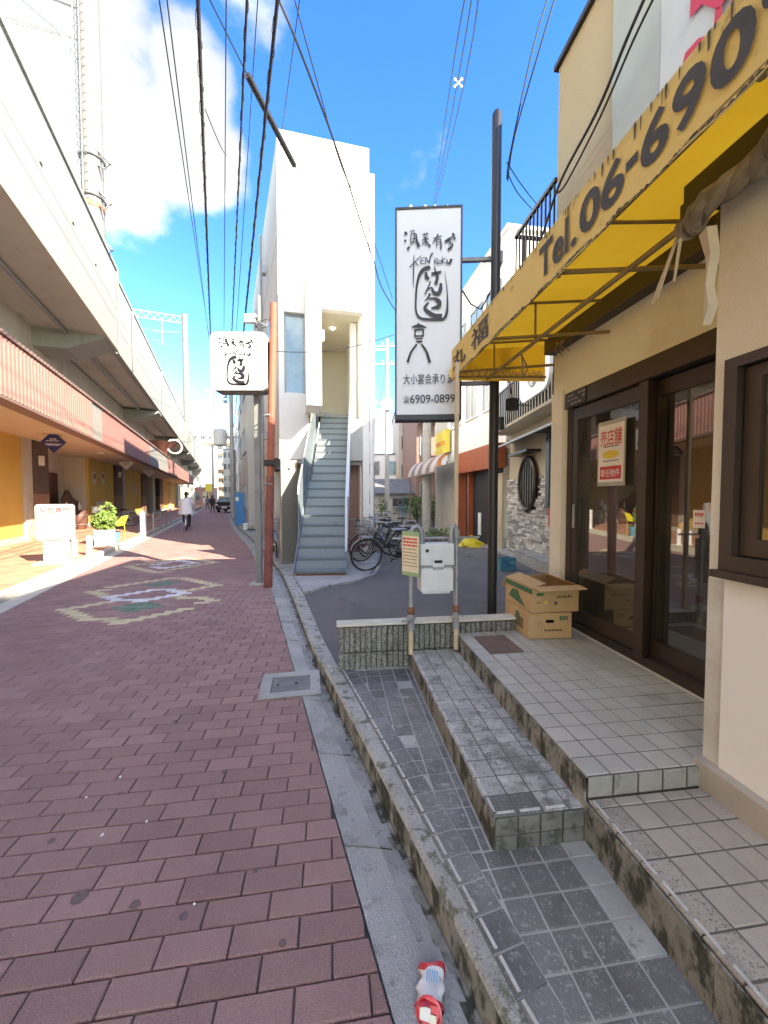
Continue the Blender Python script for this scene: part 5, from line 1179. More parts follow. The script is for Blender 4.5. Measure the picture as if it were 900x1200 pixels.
for k, (t0) in enumerate([tj - 12.2, tj - .15] + [tj + 12 * i for i in range(1, 9)]):
    m_ = MB(); a = [(V(t0, VS + .12), zb - .02), (V(t0, VS + 2.0), zb - .02), (V(t0, VS + 2.0), zb - .62), (V(t0, VS + 1.1), zb - .58), (V(t0, VS + .12), zb - .10)]
    a2 = [(V(t0 - 1.3, VS + .12), zb - .02), (V(t0 - 1.3, VS + 2.0), zb - .02), (V(t0 - 1.3, VS + 2.0), zb - .62), (V(t0 - 1.3, VS + 1.1), zb - .58), (V(t0 - 1.3, VS + .12), zb - .10)]
    vs = [(p.x, p.y, z) for p, z in a + a2]; m_.add(vs, [(0, 1, 2, 3, 4), (9, 8, 7, 6, 5)] + [(i, (i + 1) % 5, (i + 1) % 5 + 5, i + 5) for i in range(5)]); m_.build('cross_beam', 'viaduct', va)
    if k > 0: m_ = MB(); vbox(m_, t0 - 1.3, t0, VS + 2.25, VS + 3.4, .1, zb - .03); m_.build('pier', 'viaduct_under', va)
m_ = MB(); vbox(m_, -8, 130, VS + 2.0, VS + 2.8, zb - 1.1, zb - .021); m_.build('main_girder', 'viaduct_under', va)
m_ = MB()
for k in range(10): m_.tube([tuple(V(-6 + k * 14, VS + 1.1, zb - .12)), tuple(V(8 + k * 14, VS + 1.1, zb - .12))], .05, 6)
m_.build('conduit', 'galv_dull', va)
for k in range(6):
    t = tj + 3 + k * 9; m_ = MB(); m_.tube([tuple(V(t, VS + .06, zb + .2)), tuple(V(t, VS + .06, zt - .1))], .045, 6); m_.build('drain_pipe', 'galv_dull', va)
for k in range(9):
    t = -1 + k * 1.9; m_ = MB(); vbox(m_, t, t + .12, VS - .03, VS - .001, zb + 1.62, zb + 1.72); m_.build('cable_bracket', 'groove', va)
# ---- arcade of shops under it
ar = thing('arcade', 'row of yellow and brown shopfronts under a long pink tiled fascia below the viaduct', 'shop row')
FS = 3.7; fz0, fz1 = 3.36, 4.5; WS = 5.75
t_end = 62
segs = [('fascia_pink', -6, VT(106, 480, FS)[0]), ('fascia_grey', None, VT(119, 480, FS)[0]), ('fascia_smooth', None, VT(176, 530, FS)[0]), ('fascia_grey', None, VT(197, 540, FS)[0]), ('fascia_pink', None, t_end)]
t0 = -6
for mt_, a, t1 in segs:
    m_ = MB(); vbox(m_, t0 + .01, t1 - .01, FS, FS + .25, fz0, fz1)
    if mt_ == 'fascia_pink':
        t = t0 + .05
        while t < min(t1, 25): vbox(m_, t, t + .09, FS - .03, FS - .001, fz0 + .03, fz1 - .04); t += .16
    m_.build('fascia_panel', mt_, ar); t0 = t1
m_ = MB(); vbox(m_, -6, t_end, FS + .02, WS + 1, fz0 + .02, fz0 + .08); m_.build('soffit', 'soffit', ar)
m_ = MB(); vbox(m_, -6, t_end, FS - .06, FS + .28, fz0 - .05, fz0 - .001); m_.build('fascia_trim', 'stripe_brown', ar)
t = 2.0; sh_ = None; cnt = 0
ra = math.atan2(UV.y, UV.x)
while t < 34:
    if sh_ is None:
        m_ = MB(); m_.lathe([(.0001, 0), (.07, .0), (.07, .22), (.001, .22)], 8); m_.v = [(z - .11, x, max(y, -.02)) for x, y, z in m_.v]; o = m_.build('roof_tile', 'rooftile', ar); sh_ = o.data
    else: o = bpy.data.objects.new('roof_tile', sh_); COL.objects.link(o); o.parent = ar
    p = V(t, FS + .05, fz1 + .02); o.location = p; o.rotation_euler = (0, 0, ra + R(90)); t += .17; cnt += 1
m_ = MB(); vbox(m_, -6, t_end, FS + .1, WS + 1.2, fz1 + .0, fz1 + .05); m_.build('canopy_roof', 'rooftile', ar)
def wt(u, v=600, s=WS): return VT(u, v, s)[0]
walls = [(-6, wt(35), 'yellow_wall', 0), (wt(54), wt(57), 'yellow_wall', 0), (wt(105), wt(134), 'yellow_wall', 0), (wt(142), wt(166), 'yellow_wall', 0), (wt(190), wt(206), 'yellow_wall', 0)]
for a, c, mt_, _ in walls:
    m_ = MB(); vbox(m_, a, c, WS, WS + .3, .30, fz0 + .02); m_.build('wall_panel', mt_, ar)
    m_ = MB(); vbox(m_, a, c, WS - .02, WS + .3, .09, .298); m_.build('skirting', 'beige_wall', ar)
for a, c in ((wt(35), wt(54)), (wt(134), wt(142)), (wt(166), wt(170)), (wt(186), wt(190))):
    m_ = MB(); vbox(m_, a + .01, c - .01, WS - .12, WS + .3, 1.62, fz0 + .02); m_.build('pillar', 'pillar_dark', ar)
    m_ = MB(); vbox(m_, a + .01, c - .01, WS - .12, WS + .3, .30, 1.618); m_.build('pillar_base', 'pillar_brown', ar)
    m_ = MB(); vbox(m_, a, c, WS - .14, WS + .3, .09, .298); m_.build('skirting', 'beige_wall', ar)
# recessed cream shopfront
a, c = wt(57), wt(105)
m_ = MB(); vbox(m_, a, c, WS + .9, WS + 1.0, .1, fz0); vbox(m_, c - .1, c, WS + .1, WS + .9, .1, fz0); vbox(m_, a - .02, a + .08, WS + .1, WS + .9, .1, fz0); m_.build('cream_front', 'cream_wall', ar)
m_ = MB(); d0 = VT(57, 600, WS + .88)[0]; vbox(m_, VT(57, 600, WS + .88)[0], VT(67, 600, WS + .88)[0], WS + .82, WS + .898, .1, 2.55); m_.build('doorway', 'wood_dark', ar)
m_ = MB(); vbox(m_, VT(77, 570, WS + .85)[0], VT(88, 570, WS + .85)[0], WS + .84, WS + .895, VT(80, 571, WS + .85)[1], VT(80, 553, WS + .85)[1]); m_.build('menu_board', 'dark', ar)
m_ = MB(); vbox(m_, VT(91, 570, WS + .85)[0], VT(98, 570, WS + .85)[0], WS + .84, WS + .895, 1.5, 2.3); m_.build('window', 'window_dark', ar)
m_ = MB(); c1_, c2_ = VT(74, 600, WS + .3)[0], VT(103, 600, WS + .3)[0]
pts = [(c1_, .1), (c2_, .1)] + [(c2_ + (c1_ - c2_) * i / 14, 1.3 + .55 * math.exp(-((i - 11) / 2.2) ** 2) + .06 * math.sin(i * 1.1)) for i in range(15)]
vs = [tuple(V(t, WS + .30, z)) for t, z in pts] + [tuple(V(t, WS + .36, z)) for t, z in pts]; n = len(pts)
m_.add(vs, [tuple(range(n)), tuple(range(n, 2 * n))[::-1]] + [(i, (i + 1) % n, (i + 1) % n + n, i + n) for i in range(n)]); m_.build('wavy_counter', 'wood_dark', ar)
m_ = MB(); vbox(m_, wt(170), wt(186), WS + .5, WS + .6, .1, fz0); m_.build('dark_front', 'dark', ar)
m_ = MB(); vbox(m_, wt(206), t_end, WS, WS + .3, .1, fz0); m_.build('wall_panel', 'pillar_brown', ar)
m_ = MB(); p, z = wt(40, 560, WS - .14), 0
for (u, v, hh) in ((48, 540, .32), (140, 556, .32)):
    t_, z_ = VT(u, v, WS - .16); m_ = MB(); vbox(m_, t_ - .07, t_ + .07, WS - .24, WS - .121, z_ - .16, z_ + .16); m_.build('wall_lamp', 'white', ar)
m_ = MB(); t_, z_ = VT(156, 572, WS); vbox(m_, t_ - .35, t_ + .35, WS - .02, WS - .001, z_ - .3, z_ + .3); m_.build('notice_panel', 'beige_wall', ar)
for u, v in ((8, 488), (88, 516)):
    pass
# hanging diamond signs
def diamond_sign(u, v, s, w_, matf, label, mb2=None):
    t_, z_ = VT(u, v, s); p = V(t_, s, z_)
    q = thing('hanging_diamond_sign', label, 'sign', tuple(p), R(18)); m_ = MB(); h = w_ * 1.05
    m_.add([(x, y, z) for y in (-.04, .04) for x, z in ((-w_, 0), (0, -h), (w_, 0), (0, h))], [(0, 1, 2, 3), (7, 6, 5, 4), (0, 4, 5, 1), (1, 5, 6, 2), (2, 6, 7, 3), (3, 7, 4, 0)]); m_.build('board', matf, q, bevel=.01)
    m_ = MB(); m_.box(-w_, w_ * .8, -.012, .012, h + .06, h + .085); m_.tube([(0, 0, h - .02), (0, 0, h + .07)], .012, 5); m_.tube([(-w_ * .8, 0, h + .07), (-w_ * .8, 0, fz0 - z_)], .012, 5); m_.tube([(w_ * .6, 0, h + .07), (w_ * .6, 0, fz0 - z_)], .012, 5); m_.build('bracket', 'dark', q)
    return q, h
q, h = diamond_sign(63, 518, 4.6, .31, 'blue_sign', 'dark blue diamond hanging sign with lilac band near the recessed cream shopfront')
m_ = MB()
for i in range(9): m_.box(-.17 + i * .038, -.145 + i * .038, -.046, -.042, .01 + .008 * (i % 3), .035 + .008 * (i % 2), 1)
for i in range(4): m_.box(-.08 + i * .045, -.05 + i * .045, -.046, -.042, .07, .10, 1)
m_.poly([(-.22, -.045, -.05), (.22, -.045, -.05), (.14, -.045, -.115), (-.14, -.045, -.115)], 0); m_.build('print', ['lilac', 'paper'], q)
q, h = diamond_sign(148, 543, 4.6, .33, 'paper', 'pale diamond hanging sign at the second dark pillar of the arcade'); m_ = MB(); 
for i in range(4): m_.box(-.15, .15, -.046, -.042, -.10 + i * .06, -.07 + i * .06)
m_.build('print', 'grey_render', q)
q, h = diamond_sign(175, 552.5, 4.6, .38, 'white', 'plain white diamond hanging sign near the dark entrance of the arcade')
# round brown sign above the fascia
t_, z_ = VT(191, 510, 3.9); p = V(t_, 3.9, 0); bsn = thing('bowl_sign', 'dark round bowl-shaped sign with a white rim above the arcade fascia', 'sign', (p.x, p.y, fz1), R(20))
m_ = MB(); m_.lathe([(.25, 0), (.45, .5), (.95, 1.0), (1.0, 1.05)], 20); m_.build('bowl', 'wood_dark', bsn, smooth=True)
m_ = MB(); m_.ring((.75, -.1, .75), (.4, -1, .1), .5, .06, 28, 6); m_.build('rim_ring', 'white', bsn, smooth=True)
m_ = MB(); m_.tube([(.75, .1, -.1), (.75, -.05, .25)], .03, 6); m_.tube([(.2, .1, .3), (.75, -.05, .25)], .03, 6); m_.build('rim_bracket', 'dark', bsn)
# ---------------------------------------------------------------- catenary masts
def mast(u, Y, top, label, near):
    q = P(u, 300, Y); ms = thing('catenary_mast', label, 'railway mast', (q.x, q.y, zt - 2)); H = top - (zt - 2); r = .33
    m_ = MB(); m_.tube([(0, 0, 0), (0, 0, H)], [r, r * .92], 14); m_.build('column', 'pole_white', ms, smooth=True)
    m_ = MB(); z = 1.5
    if near:
        while z < H: m_.ring((-.08, -.28, z), (0, 0, 1), .16, .012, 12, 4); z += .28
        for x in (-.22, -.02): m_.tube([(x, -.40, 1), (x, -.40, H)], .014, 5)
        m_.build('ladder_cage', 'galv', ms)
        m_ = MB()
        for z in (5.2, 3.9, 2.4):
            m_ = MB(); m_.tube([(.2, -.1, z + .3), (.75, -.2, z - .3), (.55, -.2, z - .45), (.2, -.1, z - .2)], .035, 5); m_.ring((0, 0, z), (0, 0, 1), .36, .03, 14, 5); m_.build('side_bracket', 'roof_grey', ms)
        m_ = MB(); m_.tube([(0, 0, 3.55), (0, 0, 3.70)], .345, 14); m_.build('orange_band', 'orange_band', ms)
    ba = Vector((-.93, -.35, 0)).normalized(); zt_ = H - (1.2 if near else 1.0) if not near else P(60, 14, Y).z - (zt - 2)
    m_ = MB(); L_n = 9
    for dz in (0, .75): m_.tube([(0, 0, zt_ + dz), tuple(ba * L_n + Vector((0, 0, zt_ + dz + (.3 if near else 0))))], .055, 5)
    for i in range(12):
        a = ba * (L_n * i / 12); c = ba * (L_n * (i + .5) / 12); e = ba * (L_n * (i + 1) / 12); k = .3 / 12 if near else 0
        m_.tube([(a.x, a.y, zt_ + k * i), (c.x, c.y, zt_ + .75 + k * i)], .035, 4); m_.tube([(c.x, c.y, zt_ + .75 + k * i), (e.x, e.y, zt_ + k * i)], .035, 4)
    m_.build('gantry_truss', 'galv', ms)
    m_ = MB()
    for d in (2.2, 5.0): p = ba * d; m_.tube([(p.x, p.y, zt_), (p.x, p.y, zt_ - 2.6)], .05, 5); m_.tube([(p.x, p.y, zt_ - 1.2), tuple(p * .1 + Vector((0, 0, zt_ - 1.0)))], .025, 4); m_.tube([(p.x, p.y, zt_ - 1.3), (p.x - .9, p.y - .3, zt_ - 1.2)], .03, 4); m_.tube([(p.x, p.y, zt_ - 2.2), (p.x - 1.0, p.y - .3, zt_ - 2.15)], .03, 4)
    if near: m_.tube([(0, 0, zt_ - 2.3), tuple(ba * .8 + Vector((0, 0, zt_ - .9))), tuple(ba * 2.4 + Vector((0, 0, zt_ + .1)))], .06, 6)
    m_.build('wire_arm', 'galv', ms); return ms
mast(111, 13.4, 21, 'near white catenary mast with ladder hoops and an orange band, above the viaduct', True)
mast(215, 43, 21.6, 'distant white catenary mast at the far end of the viaduct parapet', False)
# ---------------------------------------------------------------- right side of the alley
def bldg(name, label, org, rz, cat='building'): return thing(name, label, cat, org, rz)
def bvol(t, w_, d, h, mt_, roofm='roof_grey', nm='wall', par=.0, z0=0.):
    m_ = MB(); m_.box(0, w_, 0, d, z0, h); m_.build(nm, mt_, t); m_ = MB(); m_.box(-.08, w_ + .08, -.08, d + .08, h + .001, h + .14 + par); m_.build('roof', roofm, t)
def win(t, x0, x1, z0, z1, face='front', w_=0, mt_='window_dark', fm='galv', d=.05, mull=0):
    """a window: frame proud of the wall, its pane a sub-part"""
    def put(m_, a, c, e, f, y0, y1):
        if face == 'front': m_.box(a, c, -y1, -y0, e, f)
        else: m_.box(-y1, -y0, a, c, e, f)
    m_ = MB(); g = min(.06, (x1 - x0) * .1)
    for a, c, e, f in ((x0, x1, z0, z0 + g), (x0, x1, z1 - g, z1), (x0, x0 + g, z0 + g, z1 - g), (x1 - g, x1, z0 + g, z1 - g)): put(m_, a, c, e, f, .0, d)
    for i in range(mull): xx = x0 + (x1 - x0) * (i + 1) / (mull + 1); put(m_, xx - g / 2, xx + g / 2, z0 + g, z1 - g, .0, d * .9)
    fr = m_.build('window', fm, t); m_ = MB(); put(m_, x0 + g, x1 - g, z0 + g, z1 - g, .001, d * .4); m_.build('pane', mt_, fr); return fr
# stone-clad restaurant; its long side faces the alley (x = 3.5), local X runs back along the alley
AX = 3.5
rs = thing('stone_clad_building', 'tan rendered building with grey stone cladding and a barred oval window beside the black pole', 'building', (AX, 4.3, 0), R(90))
LR = 10.75 - 4.3
def RX(u, v, off=0.): q = PL(u, v, AX - off, 0, 0, 1); return (q.y - 4.3, q.z)
ox, oz = RX(622, 567); orx = (RX(613, 567)[0] - RX(632, 567)[0]) / 2; orz = .62
m_ = MB(); m_.box(0, LR, -6, 0, .0, 6.3); m_.build('wall', 'tan_plain', rs)
m_ = MB(); m_.box(-.05, LR + .05, -6, .06, 6.301, 6.45); m_.build('roof_edge', 'dark_alu', rs)
m_ = MB(); m_.box(2.2, LR - .02, .001, .03, .02, 1.98); m_.build('cladding_bed', 'joint', rs)
random.seed(21); cnt = 0; z = .03; rest = MB()
while z < 1.93:
    h = random.uniform(.035, .085); x = 2.75 + random.uniform(-.2, 0)
    while x < LR - .03:
        l = random.uniform(.14, .50); x1 = min(x + l, LR - .02)
        inside = ((x + x1) / 2 - ox) ** 2 / (orx + .16) ** 2 + ((z + h / 2) - oz) ** 2 / (orz + .06) ** 2 < 1
        if not inside and x1 - x > .04:
            pr = random.uniform(.045, .085)
            if cnt < 290 and h > .045:
                m_ = MB(); m_.prism([(x + .003, .03), (x1 - .003, .03), (x1 - .006, pr), (x + .006, pr - random.uniform(0, .01))], z + .003, z + h - .003); m_.build('stone', 'stone_light', rs, bevel=.003); cnt += 1
            else: rest.prism([(x + .003, .03), (x1 - .003, .03), (x1 - .006, pr), (x + .006, pr)], z + .003, z + h - .003, rnd=random.random())
        x = x1
    z += h
rest.build('stone_field', 'stone_light', rs, kind='stuff')
m_ = MB(); n = 28; ring = [(ox + orx * math.cos(2 * math.pi * i / n), oz + orz * math.sin(2 * math.pi * i / n)) for i in range(n)]
m_.add([(x, .032, z) for x, z in ring], [tuple(range(n))]); ow = m_.build('oval_window', 'dark', rs)
m_ = MB(); m_.tube([(x, .09, z) for x, z in ring] + [(ring[0][0], .09, ring[0][1])], .05, 6); m_.build('rim', 'dark_alu', ow)
for i in range(6):
    x = ox + orx * (-.75 + .3 * i); hh = orz * math.sqrt(max(0, 1 - ((x - ox) / orx) ** 2)); m_ = MB(); m_.box(x - .025, x + .025, .07, .10, oz - hh, oz + hh); m_.build('bar', 'dark_alu', ow)
m_ = MB(); a, z_ = RX(632, 548); c, _ = RX(612, 548); m_.box(a - .1, c + .1, .0, .34, oz + orz + .09, oz + orz + .14); m_.build('window_hood', 'dark_alu', rs)
a = RX(655, 600)[0]; c = RX(645, 600)[0]
m_ = MB(); m_.box(a, c, .086, .12, 1.3, 2.85); tw = m_.build('tall_window', 'window_dark', rs)
m_ = MB(); m_.box(a - .05, c + .1, .0, .35, 2.86, 2.92); m_.build('window_hood', 'dark_alu', rs)
m_ = MB(); m_.box(a - .02, c + .02, .09, .13, 1.28, 1.33); m_.box((a + c) / 2 - .02, (a + c) / 2 + .02, .121, .135, 1.3, 2.85); m_.build('frame', 'black_paint', tw)
m_ = MB(); m_.box(2.4, LR - .3, .0, .55, 2.98, 3.02)
m_.v = [(x, y, z - y * .35) for x, y, z in m_.v]; m_.build('clear_canopy', 'tarp_clear', rs)
m_ = MB(); m_.box(3.4, 3.6, .09, .115, .9, 1.3); m_.build('menu_plate', 'red_print', rs)
# upstairs balcony grille and round-cornered sign
m_ = MB(); m_.box(2.6, LR, .0, .5, 3.22, 3.28); m_.build('balcony_slab', 'tan_plain', rs)
for i in range(26): m_ = MB(); x = 2.62 + i * .15; m_.box(x, x + .03, .46, .49, 3.28, 4.18); m_.build('baluster', 'black_paint', rs)
m_ = MB(); m_.box(2.6, LR, .455, .495, 4.181, 4.22); m_.build('balcony_rail', 'black_paint', rs)
m_ = MB(); m_.cyl(RX(614, 470)[0], .62, 3.20, 3.5, .13, 12); m_.build('canopy_light', 'black_paint', rs)
wall_s = thing('round_cornered_sign', 'white round-cornered sign with grey characters on the tan building balcony', 'sign', (AX - .56, 4.3 + RX(628, 460, .56)[0], 3.45), R(90))
o = MB(); pts = rrect(1.5, .85, .3); n = len(pts); o.add([(x - .75, y, z) for y in (.0, .06) for x, z in pts], [(i, (i + 1) % n, (i + 1) % n + n, i + n) for i in range(n)] + [tuple(range(n))[::-1], tuple(range(n, 2 * n))]); o.build('board', 'sign_lit', wall_s)
o = MB(); o.ring((0, .063, .43), (0, 1, 0), .22, .02, 20, 4); o.box(-.12, .12, .062, .066, .38, .43); o.box(-.03, .03, .0665, .069, .25, .6); o.build('print', 'grey_render', wall_s)
# white three-storey building
w3 = thing('white_apartment', 'white building with a strip of blue windows above the brown striped awning', 'building', (AX - .05, 10.9, 0), R(90 + 9))
L3 = 6.8; m_ = MB(); m_.box(0, 5.2, -6, 0, 2.9, 8.9); m_.build('upper_wall', 'white_render', w3)
m_ = MB(); m_.box(-.1, 5.3, -6.1, .1, 8.901, 9.0); m_.build('roof_edge', 'white', w3)
def wside(t, x0, x1, z0, z1, mt_, fm='galv', mull=0, Y=0.):
    m_ = MB(); g = .05
    for a, c, e, f in ((x0, x1, z0, z0 + g), (x0, x1, z1 - g, z1), (x0, x0 + g, z0 + g, z1 - g), (x1 - g, x1, z0 + g, z1 - g)): m_.box(a, c, Y, Y + .06, e, f)
    for i in range(mull): xx = x0 + (x1 - x0) * (i + 1) / (mull + 1); m_.box(xx - .025, xx + .025, Y, Y + .055, z0 + g, z1 - g)
    fr = m_.build('window', fm, t); m_ = MB(); m_.box(x0 + g, x1 - g, Y + .001, Y + .025, z0 + g, z1 - g); m_.build('pane', mt_, fr)
for x in (.4, 1.7, 3.2, 4.2): wside(w3, x, x + .95, 6.6, 7.8, 'window_blue', 'galv', 1)
for x in (.5, 2.0, 3.6): wside(w3, x, x + 1.1, 4.2, 5.5, 'window_grey', 'white', 1)
m_ = MB(); m_.box(3.32, L3, -5, .0, .02, 2.898); m_.box(0, 3.32, -5, -.05, 2.4, 2.898); m_.build('lower_wall', 'beige_wall', w3)
# orange-fronted bar with striped awning
ob = thing('orange_bar', 'orange-framed bar front with a dark doorway beyond the stone cladding', 'shop front', (AX - .05, 10.9, 0), R(99))
m_ = MB(); m_.box(0, 3.3, .0, .35, 2.35, 3.05, 0); m_.box(3.05, 3.3, .0, .35, .03, 2.35, 0); m_.box(2.3, 2.42, .0, .2, .03, 2.35, 0); m_.build('orange_frame', 'orange', ob)
m_ = MB(); m_.box(.15, 3.0, .0, .03, .02, 2.35); m_.build('dark_front', 'dark', ob)
m_ = MB(); m_.box(.02, .75, .04, .10, .03, 2.2); dr = m_.build('cream_door', 'soffit', ob)
m_ = MB(); m_.box(.66, .69, .10, .13, .9, 1.15); m_.build('handle', 'dark', dr)
sa = thing('striped_awning', 'curved brown and white striped awning past the orange bar front', 'awning', (AX - .58, 14.25, 0), R(99))
k = 10; 
for i in range(7):
    m_ = MB(); xa = i * .62; xb = xa + .61
    for j in range(6):
        a0, a1 = R(90 * j / 6), R(90 * (j + 1) / 6); m_.quad((xa, .36 + .75 * math.sin(a0), 2.45 + .75 * math.cos(a0)), (xb, .36 + .75 * math.sin(a0), 2.45 + .75 * math.cos(a0)), (xb, .36 + .75 * math.sin(a1), 2.45 + .75 * math.cos(a1)), (xa, .36 + .75 * math.sin(a1), 2.45 + .75 * math.cos(a1)))
    m_.build('awning_strip', 'stripe_brown' if i % 2 else 'stripe_pale', sa)
m_ = MB(); m_.box(0, 4.34, 1.08, 1.12, 2.40, 2.46); m_.tube([(3.9, 1.1, 2.4), (3.9, 1.1, .05)], .03, 6); m_.build('awning_frame', 'stripe_brown', sa)
ys = thing('yellow_sign', 'yellow lit shop sign with red characters above the striped awning', 'sign', (AX - .85, 15.5, 3.3), R(99))
m_ = MB(); m_.box(0, 1.5, .0, .16, 0, .95); m_.build('light_box', 'yellow_print', ys); m_ = MB()
for i in range(4): m_.ring((.28 + i * .32, .165, .45), (0, 1, 0), .09, .02, 10, 4); m_.box(.2 + i * .32, .36 + i * .32, .162, .168, .43, .47)
m_.build('print', 'orange_sign', ys)
gp2 = thing('plant_pots', 'low clump of small potted plants on the alley edge behind the gas meter', 'plants', (1.2, 13.5, .02))
# generic far blocks on the right
def block(name, label, u0, u1, Y, vt, d, mt_, floors, cols, wm='window_dark', rz=0., vb=None, roofm='roof_grey', cat='building', bal=False):
    a = P(u0, 583, Y); c = P(u1, 583, Y); h = P(u0, vt, Y).z; t = thing(name, label, cat, (a.x, a.y, 0), rz); w_ = (c.x - a.x) / math.cos(rz)
    bvol(t, w_, d, h, mt_, roofm); fh = h / floors; cw = w_ / cols
    for f_ in range(floors):
        for q in range(cols):
            win(t, q * cw + cw * .2, q * cw + cw * .8, f_ * fh + fh * .3, f_ * fh + fh * .78, mt_=wm, mull=1)
        if bal and f_:
            m_ = MB(); m_.box(.05, w_ - .05, -.9, -.06, f_ * fh - .06, f_ * fh + .04); m_.box(.05, w_ - .05, -.92, -.86, f_ * fh + .041, f_ * fh + fh * .32); m_.build('balcony', mt_, t)
    return t, w_, h
os_ = thing('pale_shop_house', 'cream walled house with a round orange and white sign, past the striped awning', 'house', (2.55, 19.2, 0), R(80))
m_ = MB(); m_.box(0, 4.5, -6, 0, 0, 6.2); m_.build('wall', 'cream_render', os_); m_ = MB(); m_.box(-.06, 4.5, -6, .06, 6.201, 6.3); m_.build('roof', 'roof_grey', os_)
m_ = MB(); m_.box(-.004, -.001, -5, -.3, .02, 3); m_.build('side_panel', 'cream_render', os_)
wside(os_, .8, 2.6, 1.0, 2.5, 'window_dark', 'dark_alu', 5); wside(os_, .8, 2.6, 3.9, 5.2, 'window_grey', 'white', 1)
q = P(525, 543, 19); rsn = thing('round_sign', 'orange square sign with a white disc on the cream house', 'sign', (q.x, 19.0, q.z), R(-8)); m_ = MB(); m_.box(-.5, .45, -.06, .06, -.85, .65); m_.build('board', 'orange_sign', rsn)
m_ = MB(); m_.tube([(.05, -.065, 0), (.05, -.085, 0)], .38, 24); m_.build('disc', 'sign_lit', rsn); m_ = MB(); m_.box(-.08, .2, -.09, -.086, -.2, .1); m_.build('print', 'dark', rsn)
bh = block('brown_balcony_house', 'terracotta house with dark balconies behind the concrete utility pole', 488, 545, 26, 440, 8, 'brick_wall', 3, 3, bal=True, rz=R(4))
block('beige_apartment', 'beige tiled apartment block left of the concrete utility pole', 467, 497, 34, 470, 10, 'beige_wall', 4, 2, rz=R(2))
t, w_, h = block('white_house', 'white house with grey tiled roof at the back of the bicycle parking', 428, 470, 38, 533, 8, 'white_render', 2, 2, rz=0)
m_ = MB(); m_.add([(-.4, -.4, 4.6), (w_ + .4, -.4, 4.6), (w_ + .4, 4, 6.2), (-.4, 4, 6.2)], [(0, 1, 2, 3)]); 
g = thing('shed', 'low white shed with a grey roof and small window behind the parked bicycles', 'shed', (P(438, 583, 27).x, 27, 0), 0)
m_ = MB(); m_.box(0, 4.2, 0, 4, 0, 1.75); m_.build('wall', 'beige_wall', g); m_ = MB(); m_.add([(-.3, -.4, 1.85), (4.5, -.4, 1.85), (4.5, 2, 2.9), (-.3, 2, 2.9), (-.3, -.4, 1.76), (4.5, -.4, 1.76), (4.5, 4.4, 1.76), (-.3, 4.4, 1.76)], [(0, 1, 2, 3), (4, 5, 1, 0), (3, 2, 6, 7), (0, 3, 7, 4), (1, 5, 6, 2)]); m_.build('roof', 'roof_grey', g)
win(g, 2.4, 3.2, .7, 1.5); m_ = MB(); m_.box(1.8, 2.4, -.03, -.001, .1, 1.5); m_.build('door', 'panel_blue', g)
# fence and condenser by the house
fn = thing('garden_fence', 'low grey slatted garden fence in front of the beige apartment block', 'fence', (P(458, 600, 20).x, 20, 0), R(8))
for i in range(16): m_ = MB(); m_.box(i * .16, i * .16 + .12, 0, .03, .05, 1.0); m_.build('slat', 'beige_wall', fn)
m_ = MB(); m_.box(0, 2.56, .031, .06, .2, .26); m_.box(0, 2.56, .031, .06, .8, .86); m_.build('rail', 'galv_dull', fn)
ac = thing('air_conditioner', 'black outdoor unit standing on the grey garden fence line', 'air conditioner', (P(460, 600, 19.5).x, 19.5, 1.05)); m_ = MB(); m_.box(0, 1.25, 0, .4, 0, .42); m_.build('casing', 'black_paint', ac, bevel=.02); m_ = MB(); m_.ring((.4, -.004, .21), (0, 1, 0), .15, .012, 18, 4); m_.box(.02, .06, .05, .1, -1.05, 0); m_.box(1.18, 1.22, .05, .1, -1.05, 0); m_.build('grille', 'galv_dull', ac)
# shrubs
def leaves(m_, c, rx, ry, rz, n, s, mi=0):
    for _ in range(n):
        d = Vector((random.gauss(0, 1), random.gauss(0, 1), random.gauss(0, 1))).normalized(); r = random.uniform(.45, 1) ** .6
        p = Vector((c[0] + d.x * rx * r, c[1] + d.y * ry * r, c[2] + d.z * rz * r)); a = Vector((random.uniform(-1, 1), random.uniform(-1, 1), random.uniform(-.6, .8))).normalized(); b_ = a.orthogonal().normalized(); k = s * random.uniform(.6, 1.3)
        m_.add([p - a * k, p + b_ * k * .5, p + a * k, p - b_ * k * .5], [(0, 1, 2, 3)], mi, random.random())
def shrub(label, x, y, z0, rx, rz, n=260, s=.07, nm='shrub'):
    t = thing(nm, label, 'shrub', (x, y, z0)); m_ = MB()
    for _ in range(5): leaves(m_, (random.uniform(-.4, .4) * rx, random.uniform(-.4, .4) * rx, rz * random.uniform(.8, 1.2)), rx * .7, rx * .7, rz * .8, n // 5, s)
    m_.build('foliage', 'plant', t); m_ = MB()
    for k in range(4): m_.tube([(0, 0, 0), (random.uniform(-.3, .3) * rx, random.uniform(-.3, .3) * rx, rz)], .015, 4)
    m_.build('stem', 'stem', t); return t
random.seed(4)
q = P(488, 583, 19); shrub('dense green shrub left of the concrete utility pole', q.x, 18.4, .3, .75, .75, 500)
q = P(508, 583, 19); shrub('green shrub between the utility pole and the cream house', q.x, 19.5, .3, .65, .8, 400)
q = P(434, 583, 24); shrub('small shrub by the white shed behind the bicycles', P(447, 583, 24).x, 24, .5, .5, .5, 200)
q = P(487, 606, 12.6); 
for i in range(5):
    x = P(505 + i * 7, 600, 12.5 + .2 * i).x; m_ = MB(); m_.lathe([(.07, 0), (.10, .16), (.085, .165)], 10, c=(x - 1.2, -.9 + .2 * i, 0)); m_.build('pot', 'brick_wall' if i % 2 else 'galv_dull', gp2)
    m_ = MB(); leaves(m_, (x - 1.2, -.9 + .2 * i, .30), .16, .16, .15, 60, .05); m_.build('foliage', 'plant' if i != 3 else 'plant_light', gp2)
